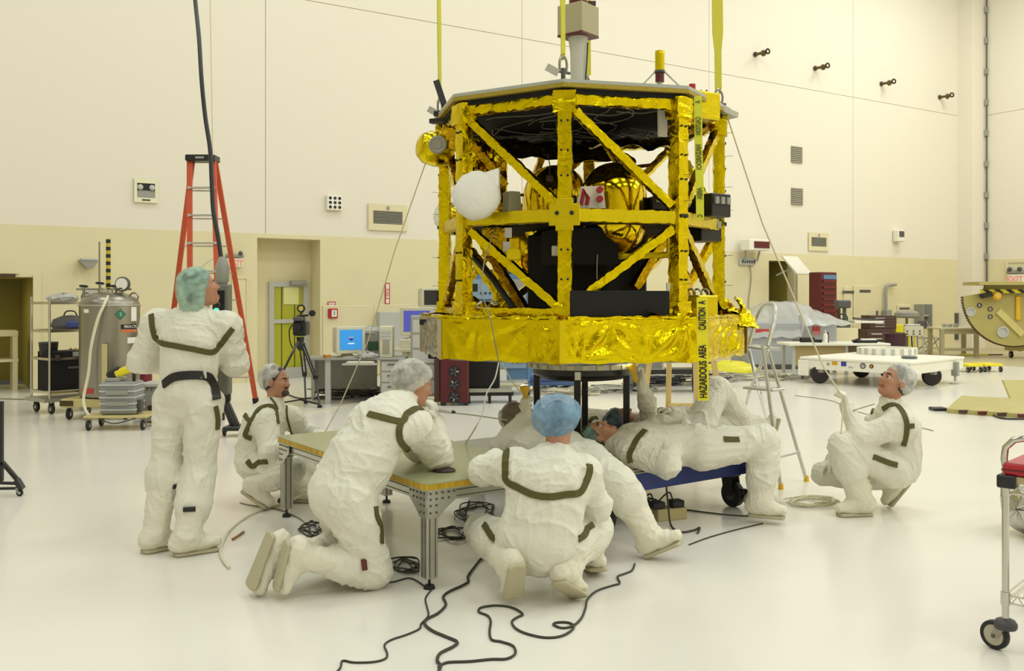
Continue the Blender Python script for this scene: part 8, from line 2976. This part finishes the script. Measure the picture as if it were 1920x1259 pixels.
MB().add([Vector((0, .1, .0)), Vector((1.2, .1, 0)), Vector((1.2, .6, .32)), Vector((.12, .6, .3)), Vector((0, .16, .0)), Vector((1.2, .16, 0)), Vector((1.2, .66, .32)), Vector((.12, .66, .3))], [(0, 1, 2, 3), (7, 6, 5, 4), (0, 4, 5, 1), (1, 5, 6, 2), (2, 6, 7, 3), (3, 7, 4, 0)]).build('board', M_PRIMER, t, smooth=0)
MB().beam((.5, .64, .28), (.5, .95, .01), .04, .04).build('prop', M_GREY, t)

# --- chrome utility cart, lower right ---
gw = G(1862, 1224)
uc = thing('utility_cart', 'chrome wire utility cart with swivel caster at the lower right edge', 'cart', (P(1883, 0, gw.y).x, gw.y, 0), -.75)
ox = 0
zU = P(0, 820, gw.y).z
za_, zb_ = P(0, 1165, gw.y).z, P(0, 905, gw.y).z
pts = [(ox, .02, za_), (ox, .02, zU - .14), (ox - .006, .02, zU - .1), (ox + .0, .02, zU - .05), (ox + .035, .02, zU - .012), (ox + .08, .02, zU), (ox + .5, .02, zU), (ox + .57, .02, zU - .03), (ox + .6, .02, zU - .1), (ox + .6, .02, za_)]
MB().tube(pts, .0155, 14).build('handle_frame', M_CHROME, uc)
MB().tube([(ox, .75, za_), (ox, .75, zU - .1)], .0155, 12).build('rear_post', M_CHROME, uc)
MB().tube([(ox + .6, .75, za_), (ox + .6, .75, zU - .1)], .0155, 12).build('rear_post', M_CHROME, uc)
for z_, nm in ((P(0, 1118, gw.y).z, 'lower_shelf'), (P(0, 912, gw.y).z, 'upper_shelf')):
    s_ = MB()
    for y in (.02, .75):
        s_.beam((ox, y, z_), (ox + .6, y, z_), .008, .008).beam((ox, y, z_ - .035), (ox + .6, y, z_ - .035), .008, .008)
    for x in (ox, ox + .6):
        s_.beam((x, .02, z_), (x, .75, z_), .008, .008).beam((x, .02, z_ - .035), (x, .75, z_ - .035), .008, .008)
    s_ = sub(s_.build(nm, M_CHROME, uc, smooth=0))
    w_ = MB()
    for k in range(1, 24):
        w_.cyl((ox + k * .025, .02, z_ + .006), (ox + k * .025, .75, z_ + .006), .0025, n=5)
    for k in range(12):
        w_.cyl((ox + k * .05, .02, z_), (ox + k * .05 + .025, .02, z_ - .035), .0025, n=5).cyl((ox + k * .05 + .025, .02, z_ - .035), (ox + k * .05 + .05, .02, z_), .0025, n=5)
    w_.build('shelf_wire', M_CHROME, s_, smooth=0)
    MB().cyl((ox, .02, z_ - .045), (ox, .02, z_ + .015), .021, n=14).build('post_collar', M_CHROME, s_)
bx(ox - .012, ox + .62, -.0, .04, zb_ - .0, zb_ + .0 + .03).build('front_rail', mat('rail_cream', 'B8A87C', .5), uc, smooth=0)
bx(ox - .03, ox + .05, -.015, .055, zb_ - .025, zb_ + .035).build('black_clamp', M_BLKP, uc, bev=.006)
for z_ in [za_ + .02 + .025 * k for k in range(14)]:
    if z_ < zb_ - .1 and z_ > za_ + .1:
        MB().torus((ox, .02, z_), .0157, .0008, n=14, m=4).build('post_groove', M_DGREY, uc) if False else None
for (x, y) in ((ox, .02), (ox + .6, .02), (ox, .75), (ox + .6, .75)):
    c = sub(MB().lathe([(0, za_ - .04), (.045, za_ - .04), (.05, za_ - .032), (.05, za_ - .015), (.04, za_), (.016, za_ + .01), (0, za_ + .01)], (x, y, 0), n=22).build('caster', mat('bumper_grey', '4A474A', .5), uc))
    rw = .066
    wx = x - .045
    MB().lathe([(rw * .72, -.016), (rw * .95, -.016), (rw, -.01), (rw, .01), (rw * .95, .016), (rw * .72, .016)], (wx, y, rw), (.25, 1, 0), 30).build('tyre', M_RUB, c)
    MB().lathe([(0, -.013), (rw * .74, -.013), (rw * .74, .013), (0, .013)], (wx, y, rw), (.25, 1, 0), 28).build('wheel_disc', mat('wheel_cream', 'BDB7A0', .4), c)
    for q in (-.026, .026):
        MB().beam((x - .01, y + q, za_ - .03), (wx, y + q, rw), .03, .004, (0, 1, 0)).build('fork', M_STEEL, c, smooth=0)
    MB().cyl((wx, y - .032, rw), (wx, y + .032, rw), .009, n=10).build('axle', M_DGREY, c)
zr = zb_ + .036
t = thing('red_tool_box', 'red plastic tool box lying on the chrome utility cart top', 'tool box', (P(1883, 0, gw.y).x + .02, gw.y - .0, zr), -.75)
bx(-.02, .5, -.02, .3, 0, .055).build('box', mat('tool_red', 'B3202E', .35), t, bev=.008)
bx(-.025, .505, -.024, .304, .02, .026).build('lid_lip', M_DRED, t, smooth=0)
bx(.1, .3, .05, .2, .055, .1).build('tan_block', mat('block_tan', '9C8A5C', .6), t, bev=.008)
# silver wrapped roll behind the cart
g = G(1956, 1022)
t = thing('silver_wrapped_roll', 'silver foil wrapped bundle with gold tape on the floor behind the cart', 'bundle', (g.x, g.y + .25, 0), .3)
q = MB().lathe([(0, -.35), (.1, -.34), (.17, -.27), (.185, -.1), (.19, .1), (.185, .3), (.16, .5), (0, .5)], (0.22, 0, .2), (1, .2, 0), 30)
for v in q.v:
    v += Vector((random.uniform(-1, 1), random.uniform(-1, 1), random.uniform(-1, 1))) * .008
q.build('wrapped_roll', mat('silver_wrap', 'C9C7BF', .25, .9, bump=.8, bscale=9, ridged=True), t, smooth=60)
MB().lathe([(.188, -.13), (.2, -.12), (.2, -.03), (.188, -.02)], (.22, 0, .2), (1, .2, 0), 30).build('gold_tape', M_GTAPE, t)
# --- black stand foot at far left edge ---
g = G(37, 931)
t = thing('black_wheeled_stand', 'black tubular wheeled stand cut by the left picture edge', 'stand', (g.x, g.y, 0))
zt9 = P(0, 868, g.y).z
xk = P(2, 0, g.y).x - g.x
MB().beam((-.02, .02, .12), (xk, .02, zt9), .03, .03).build('brace', M_BLKP, t, smooth=0)
MB().beam((-.02, .02, .1), (xk - .6, .02, .125), .022, .022).build('rail', M_BLKP, t, smooth=0)
MB().beam((.0, 0, .065), (xk - .6, .0, .055), .02, .02).build('rail', M_BLKP, t, smooth=0)
MB().beam((xk - .01, .02, .12), (xk - .01, .02, zt9 + .5), .03, .03).build('post', M_BLKP, t, smooth=0)
MB().beam((-.035, .02, .13), (.02, .0, .06), .04, .045).build('corner_bracket', M_BLKP, t, smooth=0)
for x in (0, xk - .55):
    c = sub(MB().beam((x - .02, 0, .07), (x - .01, 0, .03), .03, .02).build('caster', M_STEEL, t, smooth=0))
    MB().lathe([(.012, -.009), (.026, -.009), (.028, 0), (.026, .009), (.012, .009)], (x, 0, .028), (0, 1, 0), 20).build('wheel', M_RUB, c)
    MB().cyl((x, -.011, .028), (x, .011, .028), .012, n=12).build('hub', M_LGREY, c)
